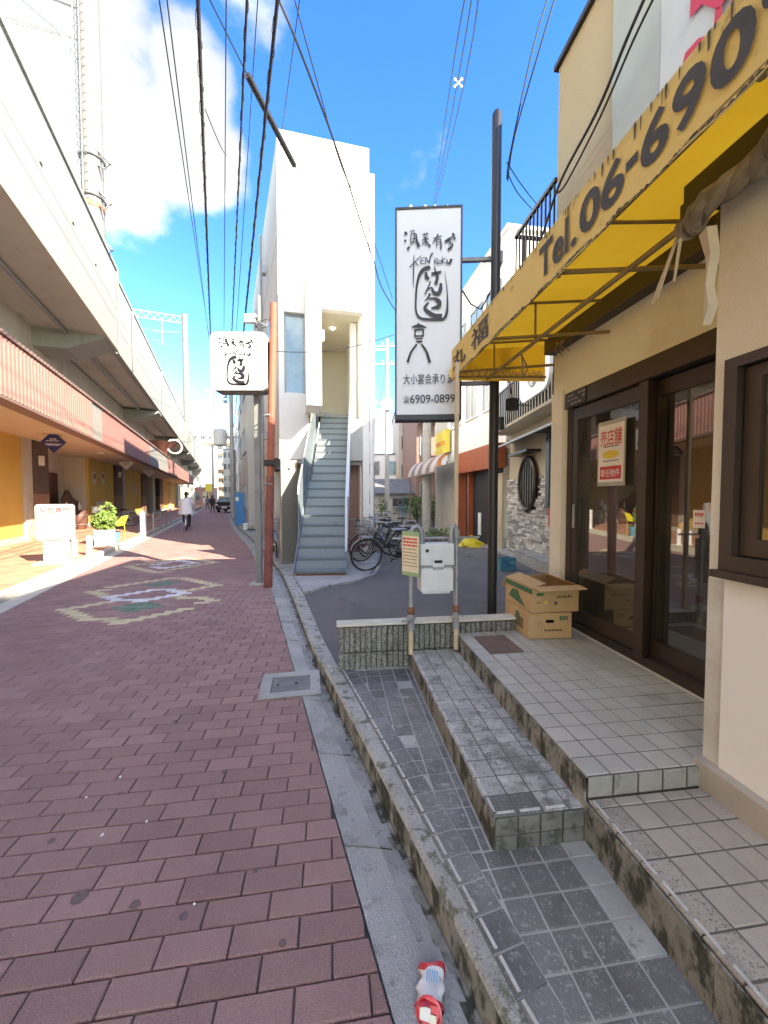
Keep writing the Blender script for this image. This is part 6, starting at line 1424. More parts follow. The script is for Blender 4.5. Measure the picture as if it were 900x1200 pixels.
# utility poles
q = P(500, 583, 16.2); up_ = thing('utility_pole', 'thick concrete utility pole rising behind the long white sign', 'utility pole', (q.x, 16.2, 0))
m_ = MB(); m_.tube([(0, 0, 0), (0, 0, 13.2)], [.20, .13], 14); m_.build('shaft', 'concrete_pole', up_, smooth=True)
m_ = MB()
for z in (13.2, 12.5): m_.box(-.8, .9, -.05, .05, z - .04, z + .04)
m_.build('crossarm', 'galv', up_)
for x in (-.7, -.1, .3, .8): m_ = MB(); m_.lathe([(.03, 0), (.07, .06), (.04, .1), (.07, .16), (.02, .24)], 8, c=(x, 0, 13.24)); m_.build('insulator', 'white', up_)
def tpole(label, u, Y, top, r, arms, lamp=None):
    q = P(u, 583, Y); t = thing('utility_pole', label, 'utility pole', (q.x, Y, 0)); H = P(u, top, Y).z
    m_ = MB(); m_.tube([(0, 0, 0), (0, 0, H)], [r, r * .7], 10); m_.build('shaft', 'concrete_pole', t, smooth=True)
    for z in arms:
        m_ = MB(); m_.box(-.9, .9, -.05, .05, H - z, H - z + .08); m_.build('crossarm', 'galv', t)
        for x in (-.8, -.3, .3, .8): m_ = MB(); m_.lathe([(.03, 0), (.07, .06), (.04, .1), (.07, .16), (.02, .22)], 6, c=(x, 0, H - z + .08)); m_.build('insulator', 'white', t)
    return t, H, q
tp1, H1, q1 = tpole('slim pale utility pole with lamp arms between the white building and the long sign', 453.5, 24, 397, .16, (.5, 1.6))
m_ = MB()
m_.tube([(-.1, 0, 7.2), (-1.2, 0, 7.6), (-1.6, -.2, 7.7)], .05, 6); m_.ball((-1.7, -.25, 7.65), .32, .18, .1); m_.tube([(0, 0, 10.6), (-1.5, 0, 10.6)], .05, 6); m_.box(-.3, .3, -.3, -.1, 6.9, 7.5); m_.build('street_lamp', 'white', tp1)
tp2, H2, q2_ = tpole('grey utility pole with a cylindrical transformer at the right kerb of the street', 272.5, 27, 425, .17, (.4, 1.6, 5.2))
m_ = MB(); m_.lathe([(.1, 0), (.42, .05), (.45, .9), (.42, 1.1), (.1, 1.2)], 14, c=(-.72, -.2, P(262, 523, 27).z)); m_.build('transformer', 'transformer', tp2, smooth=True)
m_ = MB()
for i in range(6): z = H2 - 1 - i * .35; m_.box(-.75 + .05 * i, -.3, -.15, .1, z, z + .16)
m_.build('switch_gear', 'galv_dull', tp2)
tp3, H3, q3 = tpole('distant thin utility pole in the middle of the street view', 250, 52, 455, .16, (.5,))
# ---------------------------------------------------------------- right side of the street beyond the white building
def sblock(name, label, y0, L_n, h, mt_, cols=3, floors=3, off=.7, dep=6.0, wm='window_grey', extra=None):
    a = Vector((lerp_line(KO, y0) + off, y0)); c = Vector((lerp_line(KO, y0 + L_n) + off, y0 + L_n)); d = (c - a); ang = math.atan2(d.y, d.x); w_ = d.length
    t = thing(name, label, 'building', (a.x, a.y, 0), ang); m_ = MB(); m_.box(0, w_, -dep, 0, 0, h); m_.build('wall', mt_, t); m_ = MB(); m_.box(-.05, w_ + .05, -dep, .08, h + .001, h + .12); m_.build('roof_edge', 'roof_grey', t)
    for f_ in range(floors):
        for q in range(cols):
            cw = w_ / cols; fh = h / floors; wside(t, q * cw + cw * .25, q * cw + cw * .75, f_ * fh + fh * .32, f_ * fh + fh * .75, wm, 'galv', 1)
    return t
g1 = sblock('grey_building', 'plain grey rendered building standing between the white building and the blue cabinet', 18.2, 4.0, 8.6, 'grey_render', 1, 3, .25)
g2 = sblock('vertical_sign_building', 'pale building carrying tall dark vertical characters beyond the grey one', 22.6, 6.0, 9.6, 'far_pale', 2, 3, .5)
m_ = MB(); pxy = (1.0, .05)
for i in range(3): letter(m_, 'ラーメ'[i], (1.6, .10, 3.9 - i * 1.0), (-1, 0, 0), UP, .9, .03, fit=.8, fith=.8)
m_.box(.9, 1.0, 0, .1, 2, 6); m_.build('lettering', 'sign_ink', g2)
sblock('brown_shop_building', 'brown and beige shop building on the right kerb down the street', 29.5, 9, 8.2, 'far_tan', 3, 3, .9)
sblock('tall_grey_building', 'taller grey apartment building farther down the right kerb', 40, 12, 12.5, 'grey_render', 4, 4, 1.5)
sblock('cream_block', 'cream apartment building near the end of the right kerb', 54, 18, 11.5, 'far_pale', 5, 4, 1.5)
bs = thing('blue_cabinet', 'bright blue steel cabinet by the right kerb of the street', 'cabinet', (lerp_line(KO, 19.5) + .1, 19.5, 0), R(8)); q = P(275, 583, 20.6); bs.location = (q.x, 20.6, .02); m_ = MB(); m_.box(0, .82, 0, .5, 0, 1.75); m_.build('cabinet', 'panel_blue', bs, bevel=.01); m_ = MB(); m_.box(.05, .2, -.01, -.001, 1.3, 1.5); m_.build('label_plate', 'paper', bs)
m_ = MB(); m_.box(-.02, .84, -.02, .52, 1.751, 1.79); m_.build('lid', 'galv', bs)
jk = thing('leaning_boards', 'pile of pale boards and buckets by the blue cabinet', 'boards', (P(291, 583, 18.5).x, 18.5, .02)); m_ = MB()
for i in range(6): m_.add([(x + i * .09, y, z) for x, y, z in ((0, -.3, 0), (.06, -.3, 0), (.28, .1, 1.2 - .1 * i), (.22, .1, 1.2 - .1 * i), (0, -.26, 0), (.06, -.26, 0), (.28, .14, 1.2 - .1 * i), (.22, .14, 1.2 - .1 * i))], [(0, 1, 2, 3), (7, 6, 5, 4), (0, 4, 5, 1), (1, 5, 6, 2), (2, 6, 7, 3), (3, 7, 4, 0)])
m_.build('board', 'soffit', jk); m_ = MB(); m_.lathe([(.1, 0), (.14, .28), (.12, .29)], 10, c=(.1, -.7, 0)); m_.build('bucket', 'white', jk)
# far blocks closing the street
block('far_apartment', 'big beige apartment block closing the end of the street', 224, 283, 105, 508, 12, 'far_beige', 7, 6, rz=0, bal=True)
block('far_tan_block', 'tan apartment block with balconies behind the distant masts', 250, 276, 88, 540, 10, 'far_tan', 5, 3, bal=True)
block('far_white_block', 'slim white block at the left side of the street end', 222, 236, 78, 520, 8, 'far_pale', 6, 2)
block('far_grey_block', 'grey glass fronted block right of the street end', 262, 272, 60, 527, 6, 'grey_render', 5, 2)
block('far_low_shop', 'low pink roofed shop at the end of the street', 228, 244, 70, 572, 4, 'fascia_pink', 1, 2, 'window_dark', roofm='fascia_smooth')
t_ = thing('yellow_banner_sign', 'small yellow sign board at the end of the street', 'sign', (P(241, 583, 64).x, 64, P(241, 576, 64).z)); m_ = MB(); m_.box(0, 1.1, 0, .1, 0, 1.3); m_.tube([(.5, .05, -2.6), (.5, .05, 0)], .05, 5); m_.build('board', 'yellow_print', t_)
t_ = thing('roof_antenna', 'pale lattice structure on the far apartment roof', 'antenna', (P(226, 583, 104).x, 106, P(226, 508, 105).z)); m_ = MB()
for i in range(5): m_.box(i * .9, i * .9 + .12, 0, .12, 0, 3.2)
for i in range(4): m_.box(0, 3.8, .13, .2, .4 + i * .8, .5 + i * .8)
m_.build('lattice', 'white', t_)
# building right behind the shop to the south so that the shade reaches the left pavement
bk = thing('neighbour_building', 'plain tan two-storey neighbour of the shop, behind the viewer', 'building', tuple(S(-9.5, -.3, 0)), TH); m_ = MB(); m_.box(0, 5.2, -8, 0, 0, 5.3); m_.build('wall', 'stucco_tan', bk)
# ---------------------------------------------------------------- bicycles (local X = forward, Y = left)
def make_bike(name, label, frame='bike_black', basket=True, group=None, loc=(0, 0, 0), rz=0, lean=0.):
    t = thing(name, label, 'bicycle', (0, 0, 0), 0, group); Rw = .33; xf, xr = .54, -.54
    for x in (xf, xr):
        m_ = MB(); m_.ring((x, 0, Rw), (0, 1, 0), Rw - .016, .017, 30, 6); wl = m_.build('wheel', 'tyre', t, smooth=True)
        m_ = MB(); m_.ring((x, 0, Rw), (0, 1, 0), Rw - .04, .009, 28, 5)
        for k in range(14):
            a = 2 * math.pi * k / 14; m_.tube([(x + .02 * math.cos(a + .8), .02 if k % 2 else -.02, Rw + .02 * math.sin(a + .8)), (x + (Rw - .04) * math.cos(a), 0, Rw + (Rw - .04) * math.sin(a))], .0016, 3, caps=False)
        m_.tube([(x, -.05, Rw), (x, .05, Rw)], .02, 8); m_.build('rim', 'chrome', wl)
        m_ = MB(); pts = [(x + (Rw + .03) * math.cos(a), 0, Rw + (Rw + .03) * math.sin(a)) for a in [R(d) for d in (range(20, 171, 15) if x > 0 else range(10, 191, 15))]]; m_.tube(pts, .022, 5, flat=.4); m_.build('mudguard', 'chrome', t, smooth=True)
    m_ = MB(); bb = (-.08, 0, .28); seat = (-.22, 0, .74); hd = (.36, 0, .80); hl = (.40, 0, .62)
    m_.tube([bb, (.16, 0, .36), hl], .022, 8); m_.tube([bb, seat], .018, 8); m_.tube([hd, hl], .021, 8)
    m_.tube([(-.12, 0, .42), (.14, 0, .52), (.385, 0, .70)], .014, 6)
    for s in (-1, 1): m_.tube([bb, (xr, .045 * s, Rw)], .010, 6); m_.tube([(-.20, 0, .66), (xr, .045 * s, Rw)], .009, 6); m_.tube([hl, (.43, .05 * s, .55), (xf, .05 * s, Rw)], .012, 6)
    m_.build('frame', frame, t, smooth=True)
    m_ = MB(); m_.ball((-.24, 0, .80), .14, .085, .035); m_.ball((-.13, 0, .80), .10, .04, .03); m_.tube([seat, (-.235, 0, .79)], .013, 6); m_.build('saddle', 'dark', t, smooth=True)
    m_ = MB(); m_.tube([hd, (.33, 0, .98)], .013, 6); m_.tube([(.10, .27, .98), (.26, .24, 1.02), (.34, .08, .99), (.34, -.08, .99), (.26, -.24, 1.02), (.10, -.27, .98)], .011, 6); m_.build('handlebar', 'chrome', t, smooth=True)
    m_ = MB()
    for s in (-1, 1): m_.tube([(.20, .255 * s, 1.0), (.09, .272 * s, .98)], .017, 6)
    m_.build('grip', 'dark', t)
    m_ = MB(); m_.tube([(-.08, -.07, .28), (-.08, -.05, .28), (-.02, -.07, .14), (-.02, -.15, .14)], .010, 5); m_.tube([(-.08, .05, .28), (-.14, .07, .42), (-.14, .15, .42)], .010, 5); m_.ring((-.08, -.05, .28), (0, 1, 0), .09, .008, 18, 4); m_.box(-.52, -.10, -.062, -.048, .26, .345); m_.build('crank', 'dark', t)
    m_ = MB(); m_.box(-.72, -.32, -.07, .07, .70, .715); m_.tube([(-.70, .06, .70), (xr, .05, Rw)], .006, 4); m_.tube([(-.70, -.06, .70), (xr, -.05, Rw)], .006, 4); m_.build('rack', 'chrome', t)
    if basket:
        m_ = MB(); bx = [( .42, .13), (.70, .15), (.70, -.15), (.42, -.13)]
        for z, k in ((.70, .85), (.78, .9), (.86, .95), (.95, 1.0)): q = [(.56 + (x - .56) * k, y * k, z) for x, y in bx]; m_.tube(q + [q[0]], .005 if z < .9 else .008, 4)
        for i in range(4):
            (x0, y0), (x1, y1) = bx[i], bx[(i + 1) % 4]
            for j in range(5): f = j / 5; x, y = x0 + (x1 - x0) * f, y0 + (y1 - y0) * f; m_.tube([(.56 + (x - .56) * .85, y * .85, .70), (x, y, .95)], .0035, 3)
        m_.box(.44, .68, -.12, .12, .695, .703); m_.build('basket', 'galv_dull', t)
    m_ = MB(); m_.tube([(-.5, .06, .3), (-.58, .16, .02)], .009, 5); m_.box(-.45, -.40, -.02, .02, .62, .66); m_.build('kickstand', 'chrome', t)
    m_ = MB(); m_.ball((.47, 0, .60), .035, .03, .035); m_.build('lamp', 'chrome', t)
    t.matrix_basis = Matrix.Translation(Vector(loc)) @ Matrix.Rotation(rz, 4, 'Z') @ Matrix.Rotation(lean, 4, 'X'); return t
GB = 'bicycles parked beside the white building'
fw = G(429, 669, .03); hd_ = R(180 + 12)
def bike_at(wheel, ang): return (wheel.x - .54 * math.cos(ang), wheel.y - .54 * math.sin(ang), .022)
b1 = make_bike('bicycle', 'black bicycle nearest the viewer, front wheel turned towards the stairs', group=GB, loc=bike_at(fw, R(200)), rz=R(200), lean=R(-5))
fr_ = 0
def bike2(label, u, v, Y, ang, mat_=None, g=GB, lean=R(-4), sc=None, z=.022):
    q = P(u, v, Y); t = dup(b1, (q.x, q.y, z), ang, label, g); t.matrix_basis = Matrix.Translation((q.x, q.y, z)) @ Matrix.Rotation(ang, 4, 'Z') @ Matrix.Rotation(lean, 4, 'X')
    if mat_:
        for ch in t.children:
            if ch.name.startswith('frame'): ch.data = ch.data.copy(); ch.data.materials[0] = M_[mat_]
    return t
bike2('dark bicycle parked second behind the nearest black one', 446, 640, 9.1, R(215))
bike2('black bicycle close against the right side of the stairs', 412, 640, 9.0, R(230), 'bike_red')
bike2('bluish bicycle in the middle of the parked row', 455, 630, 10.2, R(205), 'bike_blue')
bike2('bicycle fourth back in the parked row, handlebar towards the fence', 447, 620, 11.4, R(225), 'chrome')
bike2('bicycle at the back of the parked row near the white shed', 463, 618, 12.6, R(200))
bike2('dark bicycle between the white building wall and the parked row', 432, 618, 12.0, R(250))
bike2('bicycle half hidden under the white building by the red pole', 322, 620, 9.9, R(290), 'chrome', 'bicycles standing alone', R(5))
bike2('bicycle leaning on the yellow arcade wall behind the planters', 124, 600, 17.0, R(170), 'chrome', 'bicycles standing alone', R(8), z=.12)
bike2('second bicycle beside the planters on the left pavement', 138, 600, 18.3, R(205), 'chrome', 'bicycles standing alone', R(4), z=.12)
# ---------------------------------------------------------------- people
def skin_body(name, verts, edges, radii, mt_, parent, root=0, sub=2):
    me = bpy.data.meshes.new(name); me.from_pydata(verts, edges, []); me.materials.append(M_[mt_]); o = bpy.data.objects.new(name, me); COL.objects.link(o); o.parent = parent
    s = o.modifiers.new('skin', 'SKIN'); s.use_smooth_shade = True
    for i, r_ in enumerate(radii): me.skin_vertices[0].data[i].radius = (r_, r_) if not isinstance(r_, tuple) else r_; me.skin_vertices[0].data[i].use_root = (i == root)
    u = o.modifiers.new('sub', 'SUBSURF'); u.levels = sub; u.render_levels = sub; return o
q = G(215, 622); CY = thing('person', 'person in a loose white shirt and dark trousers cycling away down the street', 'person', (q.x, q.y + .3, .0), R(90 + 24.0))
# local: X forward
V_ = [(-.22, 0, .93), (-.20, 0, 1.08), (-.14, 0, 1.30), (-.08, 0, 1.44), (-.05, 0, 1.52), (-.03, 0, 1.62), (-.02, 0, 1.70),
      (-.09, .18, 1.40), (.04, .26, 1.18), (.20, .25, 1.02), (-.09, -.18, 1.40), (.04, -.26, 1.18), (.20, -.25, 1.02),
      (-.20, .11, .90), (.14, .12, .80), (-.02, .12, .44), (.10, .12, .40), (-.20, -.11, .90), (.05, -.12, .62), (-.05, -.12, .20), (.08, -.12, .15)]
E_ = [(0, 1), (1, 2), (2, 3), (3, 4), (4, 5), (5, 6), (3, 7), (7, 8), (8, 9), (3, 10), (10, 11), (11, 12), (0, 13), (13, 14), (14, 15), (15, 16), (0, 17), (17, 18), (18, 19), (19, 20)]
Rr_ = [(.12, .15), (.11, .14), (.12, .16), (.07, .09), .05, .085, .07, .06, .042, .032, .06, .042, .032, .085, .07, .045, .035, .085, .07, .045, .035]
skin_body('body', V_, E_, Rr_, 'trousers', CY)
hb = MB(); hb.ball((-.02, 0, 1.67), .098, .088, .115, 14, 8); hb.build('hair', 'hair', CY, smooth=True)
fb = MB(); fb.ball((.005, 0, 1.645), .09, .078, .10, 14, 8); fb.ball((.10, 0, 1.64), .015, .012, .02); fb.ball((0, .085, 1.64), .02, .012, .028); fb.ball((0, -.085, 1.64), .02, .012, .028); fb.build('head', 'skin', CY, smooth=True)
sb = MB(); prof = [(.055, 1.53, -.05), (.10, 1.49, -.06), (.20, 1.43, -.09), (.235, 1.30, -.13), (.24, 1.15, -.17), (.27, .98, -.22), (.31, .84, -.27), (.30, .80, -.28)]
n = 18; vs = []
for r_, z, x in prof:
    for k in range(n): a = 2 * math.pi * k / n; w_ = 1 + .05 * math.sin(5 * a + z * 7); vs.append((x + r_ * .82 * math.cos(a) * w_, r_ * math.sin(a) * w_, z - (.05 if (z < .9 and math.cos(a) < 0) else 0)))
sb.add(vs, [(i * n + k, i * n + (k + 1) % n, (i + 1) * n + (k + 1) % n, (i + 1) * n + k) for i in range(len(prof) - 1) for k in range(n)]); 
for s in (1, -1): sb.tube([(-.09, .14 * s, 1.42), (-.04, .24 * s, 1.28), (.06, .28 * s, 1.14), (.12, .27 * s, 1.08)], [.075, .085, .075, .07], 10)
sb.build('shirt', 'shirt', CY, smooth=True)
for s in (1, -1):
    hm = MB(); hm.ball((.24, .25 * s, 1.0), .045, .04, .03)
    for f_ in range(4): hm.tube([(.25 + .0 * f_, (.225 + .017 * f_) * s, 1.02), (.29, (.225 + .017 * f_) * s, 1.0), (.285, (.225 + .017 * f_) * s, .97)], .009, 5)
    hm.build('hand', 'skin', CY, smooth=True)
bc = bike2('grey city bicycle ridden by the person in the white shirt', 215, 622, 17.0, 0, 'chrome', 'bicycles standing alone')
bc.matrix_basis = Matrix.Translation((q.x, q.y + .3, 0)) @ Matrix.Rotation(R(90 + 24), 4, 'Z')
def walker(label, u, Y, mt_top, mt_leg, h=1.7, step=.18, rz=0):
    q = P(u, 583, Y); t = thing('person', label, 'person', (q.x, Y, 0), rz); k = h / 1.7
    v = [(0, 0, .92), (0, 0, 1.1), (0, .01, 1.3), (0, .01, 1.42), (0, .01, 1.5), (0, 0, 1.6), (0, 0, 1.68), (.18, 0, 1.38), (.22, -.04, 1.12), (.21, -.14, .88), (-.18, 0, 1.38), (-.22, .04, 1.12), (-.21, .02, .88),
         (.09, 0, .86), (.09, step * .5, .48), (.09, step, .08), (.09, step - .12, .03), (-.09, 0, .86), (-.09, -step * .3, .48), (-.09, -step, .08), (-.09, -step - .12, .03)]
    v = [(a * k, b_ * k, c * k) for a, b_, c in v]; r_ = [(.15, .11), (.14, .10), (.16, .11), (.09, .07), .045, .085, .07, .06, .045, .03, .06, .045, .03, .085, .06, .045, .04, .085, .06, .045, .04]
    skin_body('body', v, E_, r_, mt_leg, t, sub=1)
    m_ = MB(); m_.ball((0, .01, 1.63 * k), .10, .10, .12); m_.build('hair', 'hair', t, smooth=True)
    m_ = MB(); m_.lathe([(.09, 1.48), (.19, 1.42), (.21, 1.2), (.20, 1.0), (.23, .82), (.22, .80)], 14)
    for s in (1, -1): m_.tube([(.16 * s, 0, 1.40), (.24 * s, 0, 1.15), (.225 * s, -.08, .92)], [.07, .06, .05], 8)
    m_.v = [(x, y * .7, z * k) for x, y, z in m_.v]; m_.build('jacket', mt_top, t, smooth=True)
    m_ = MB(); m_.ball((0, -.055, 1.60 * k), .08, .06, .10); m_.ball((0, -.12, 1.6 * k), .012, .02, .02); m_.build('face', 'skin', t, smooth=True); return t
walker('person in black walking down the middle of the far street', 249, 37, 'dark', 'trousers', 1.7, rz=R(180))
walker('person in pale clothes at the left of the far street', 239.5, 50, 'shirt', 'grey_render', 1.65, rz=R(150))
walker('person in a dark top beside the pale one, far down the street', 243, 47, 'bike_blue', 'trousers', 1.68, rz=R(170))
# car
q = P(262.5, 583, 38); car = thing('parked_car', 'black car parked far down the street by the right kerb', 'car', (q.x, 38, 0), R(8))
m_ = MB(); pr = [(-.84, .30), (-.86, .62), (-.80, .95), (-.66, 1.02), (-.55, 1.50), (.55, 1.50), (.66, 1.02), (.80, .95), (.86, .62), (.84, .30)]; n = len(pr)
sec = [(0, .96), (.15, 1.0), (1.0, 1.0), (3.6, 1.0), (4.1, .95)]
vs = []
for y, k in sec: vs += [(x * k, y, z if not (y > 3.0 and z > 1.1) else 1.0) for x, z in pr]
m_.add(vs, [(i * n + j, i * n + (j + 1) % n, (i + 1) * n + (j + 1) % n, (i + 1) * n + j) for i in range(len(sec) - 1) for j in range(n)] + [tuple(range(n))[::-1], tuple(range(n * (len(sec) - 1), n * len(sec)))]); m_.build('body', 'car_dark', car, bevel=.03)
m_ = MB(); m_.box(-.56, .56, -.02, -.0, 1.06, 1.42); m_.build('windscreen', 'window_blue', car)
for x in (-.7, .7):
    m_ = MB(); m_.box(x - .12, x + .12, -.03, .02, .72, .86); m_.build('headlight', 'white', car, bevel=.02)
    for y in (.7, 3.3): m_ = MB(); m_.tube([(x - .1, y, .31), (x + .12, y, .31)], .31, 16); wq = m_.build('wheel', 'tyre', car); m_ = MB(); m_.tube([(x - .105, y, .31), (x + .125, y, .31)], .18, 12); m_.build('rim', 'chrome', wq)
m_ = MB(); m_.box(-.25, .25, -.03, -.001, .45, .58); m_.build('plate', 'paper', car)
m_ = MB(); m_.box(-.6, .6, -.025, -.001, .60, .70); m_.build('grille', 'chrome', car)
# ---------------------------------------------------------------- things on the left pavement
z0 = .122
q = G(68, 660, z0); ms = thing('shop_sign_board', 'white free-standing sign board with red heading by the left kerb', 'sign', tuple(q), R(24))
m_ = MB(); m_.box(-.36, .36, -.25, .22, 0, .05); m_.build('base', 'soffit', ms, bevel=.01)
m_ = MB(); m_.box(-.22, .22, -.07, .07, .052, .52); m_.build('stand', 'board_white', ms, bevel=.01)
o = MB(); pts = rrect(.64, .74, .06); n = len(pts); o.add([(x - .32, y, z + .50) for y in (-.1, -.01) for x, z in pts], [(i, (i + 1) % n, (i + 1) % n + n, i + n) for i in range(n)] + [tuple(range(n))[::-1], tuple(range(n, 2 * n))]); o.build('board', 'board_white', ms)
m_ = MB(); letter(m_, '女性専門', (-.25, -.104, 1.06), (1, 0, 0), UP, .12, .005, 0, fit=.50, fith=.12)
random.seed(9)
for r_, (zz, mi, h) in enumerate(((.97, 2, .03), (.90, 2, .03), (.80, 1, .02), (.70, 1, .03), (.62, 1, .02))):
    x = -.26 + .04 * (r_ % 2)
    while x < .24: l = random.uniform(.02, .06); m_.box(x, min(x + l, .26), -.106, -.1025, zz, zz + h, mi); x += l + .02
m_.build('print', ['red_print', 'blue_print', 'grey_render'], ms)
m_ = MB(); vs = [(-.32, .15, 1.27), (.0, .15, 1.50), (.36, .15, 1.25)]; 
# small white bollards, planters, guard rail
def boll(label, u, v, hh, r_, nm='bollard'):
    q = G(u, v, z0); t = thing(nm, label, 'bollard', tuple(q)); m_ = MB(); m_.lathe([(r_ * 1.5, 0), (r_ * 1.5, .02), (r_, .03), (r_, hh - .04), (r_ * .7, hh)], 12); m_.build('post', 'white', t, smooth=True)
    m_ = MB(); m_.box(-.012, .012, -r_ - .004, -r_ - .0005, .1, hh - .1); m_.build('slot', 'grey_render', t)
boll('short white bollard just right of the white sign board', 88, 652, .42, .055); boll('white bollard midway between the sign board and the planters', 105, 651, .48, .06)
boll('tallest white rounded bollard on the kerb right of the planters', 168, 625, .85, .11)
q = G(123, 639, z0); pl = thing('planter', 'white square planter of bright green leaves with a yellow cloth, on the left kerb', 'planter', tuple(q), R(15))
m_ = MB(); m_.prism([(-.19, -.19), (.19, -.19), (.19, .19), (-.19, .19)], 0, .42); m_.box(-.21, .21, -.21, .21, .421, .45); m_.build('pot', 'white', pl, bevel=.01)
m_ = MB(); leaves(m_, (0, 0, .70), .32, .3, .30, 420, .07); leaves(m_, (.1, 0, 1.0), .2, .2, .25, 120, .06); m_.build('foliage', 'plant_light', pl)
m_ = MB(); m_.tube([(0, 0, .4), (.05, 0, .9), (.1, 0, 1.2)], .012, 5); m_.build('stem', 'stem', pl)
yc = thing('yellow_banner', 'yellow slanted banner standing over the white planter', 'banner', (q.x + .25, q.y + .3, z0), R(15)); m_ = MB(); m_.add([(-.26, 0, .50), (.10, .0, .56), (.20, .02, .85), (.04, .02, .82), (-.26, .04, .50), (.10, .04, .56), (.20, .06, .85), (.04, .06, .82)], [(0, 1, 2, 3), (7, 6, 5, 4), (0, 4, 5, 1), (1, 5, 6, 2), (2, 6, 7, 3), (3, 7, 4, 0)]); m_.tube([(.1, .03, 0), (.1, .03, .56)], .008, 5); m_.build('cloth', 'yellow_bag', yc)
q = G(133, 637, z0); tp = thing('planter', 'small teal pot beside the white square planter', 'planter', tuple(q)); m_ = MB(); m_.lathe([(.12, 0), (.17, .35), (.19, .36), (.15, .34)], 14); m_.build('pot', 'teal', tp, smooth=True); m_ = MB(); leaves(m_, (0, 0, .52), .2, .2, .2, 120, .05); m_.build('foliage', 'plant_light', tp)
q = G(128, 612, z0); cr2 = thing('white_crate', 'pale crate on a bicycle rack behind the planters', 'crate', (q.x + .8, q.y - 2.2, 1.0), R(20)); m_ = MB(); m_.box(-.4, .4, -.2, .2, 0, .26); m_.build('crate', 'cream_wall', cr2, bevel=.02); m_ = MB(); m_.box(-.42, .42, -.22, .22, .261, .29); m_.build('lid', 'white', cr2); m_ = MB(); 
for x in (-.3, .3): m_.tube([(x, 0, -.88), (x, 0, -.001)], .02, 6)
m_.build('leg', 'galv', cr2)
q = G(183, 622, z0); gr = thing('guard_rail', 'low grey tubular guard rail along the left kerb before the cyclist', 'guard rail', tuple(G(180, 624, z0))); d = UV * 1.0
m_ = MB(); e = Vector((d.x, d.y, 0)) * 5.5
for zz in (.75, .45): m_.tube([(0, 0, zz), (e.x, e.y, zz)], .03, 6)
m_.build('rail', 'galv', gr)
for i in range(4): m_ = MB(); p = e * (i / 3); m_.tube([(p.x, p.y, 0), (p.x, p.y, .78)], .035, 6); m_.build('post', 'galv', gr)
# goods rack at the left edge
q = G(10, 634, z0); rk = thing('goods_rack', 'two-tier stand loaded with packets and bags at the left edge of the pavement', 'display rack', tuple(q), R(20))
m_ = MB()
for x in (-.45, .35):
    for y in (-.2, .25): m_.tube([(x, y, 0), (x, y, 1.05)], .018, 5)
m_.build('post', 'galv', rk); 
for z in (.22, .62): m_ = MB(); m_.box(-.5, .4, -.25, .3, z, z + .03); m_.build('shelf', 'soffit', rk)
random.seed(31)
gi = 0
for z in (.65, .25):
    for i in range(5):
        x = -.42 + i * .16; h = random.uniform(.15, .34)
        t = thing('goods_box', ['tan', 'red-brown', 'white', 'kraft', 'cream'][i] + (' packet on the upper shelf' if z > .5 else ' package on the lower shelf') + ' of the goods rack at the left edge', 'package', tuple(q + Vector((math.cos(R(20)) * x, math.sin(R(20)) * x, z + .003))), R(20))
        m_ = MB(); m_.box(-.065, .065, -.15, .12, 0, h); m_.build('packet', ['card', 'pillar_brown', 'white', 'card', 'cream_wall'][i], t, bevel=.01); m_ = MB(); m_.box(-.045, .045, -.153, -.1505, h * .3, h * .7); m_.build('label_patch', ['paper', 'beige_wall', 'grey_render', 'green_print', 'orange_sign'][i], t)
for i, (dx, mt_, nm) in enumerate(((.47, 'tarp_blue', 'blue'), (.62, 'card', 'tan'))):
    t = thing('bag', nm + ' bag standing on the pavement by the goods rack', 'bag', (q.x + dx, q.y + .15, z0)); m_ = MB(); m_.ball((0, 0, .2), .12, .1, .21, 10, 8, jit=.08); m_.build('sack', mt_ if i else 'bike_blue', t, smooth=True); m_ = MB(); m_.ring((0, 0, .42), (0, 1, 0), .05, .008, 10, 4); m_.build('handle', 'dark', t)
# wine barrels, bottles and stools by the cream shopfront
for i, (t_, s_) in enumerate(((VT(80, 600, WS - .1)[0], WS - .05), (VT(95, 600, WS - .1)[0], WS - .05))):
    p = V(t_, s_, z0); t = thing('barrel', ('left' if i == 0 else 'right') + ' dark wooden barrel before the wavy counter of the cream shopfront', 'barrel', tuple(p)); m_ = MB(); m_.lathe([(.22, 0), (.29, .2), (.31, .42), (.29, .64), (.22, .84)], 14); m_.build('barrel_body', 'wood_dark', t, smooth=True)
    m_ = MB(); m_.ring((0, 0, .22), (0, 0, 1), .295, .012, 16, 4); m_.build('hoop', 'galv_dull', t); m_ = MB(); m_.ring((0, 0, .62), (0, 0, 1), .295, .012, 16, 4); m_.build('hoop', 'galv_dull', t)
    b_ = thing('bottle', 'pale bottle standing on the ' + ('left' if i == 0 else 'right') + ' barrel', 'bottle', tuple(p + Vector((0, 0, .842)))); m_ = MB(); m_.lathe([(.05, 0), (.05, .2), (.02, .27), (.018, .34)], 10); m_.build('glass_body', 'sign_lit', b_, smooth=True); m_ = MB(); m_.lathe([(.022, .341), (.022, .37)], 8); m_.build('cap', 'dark', b_)
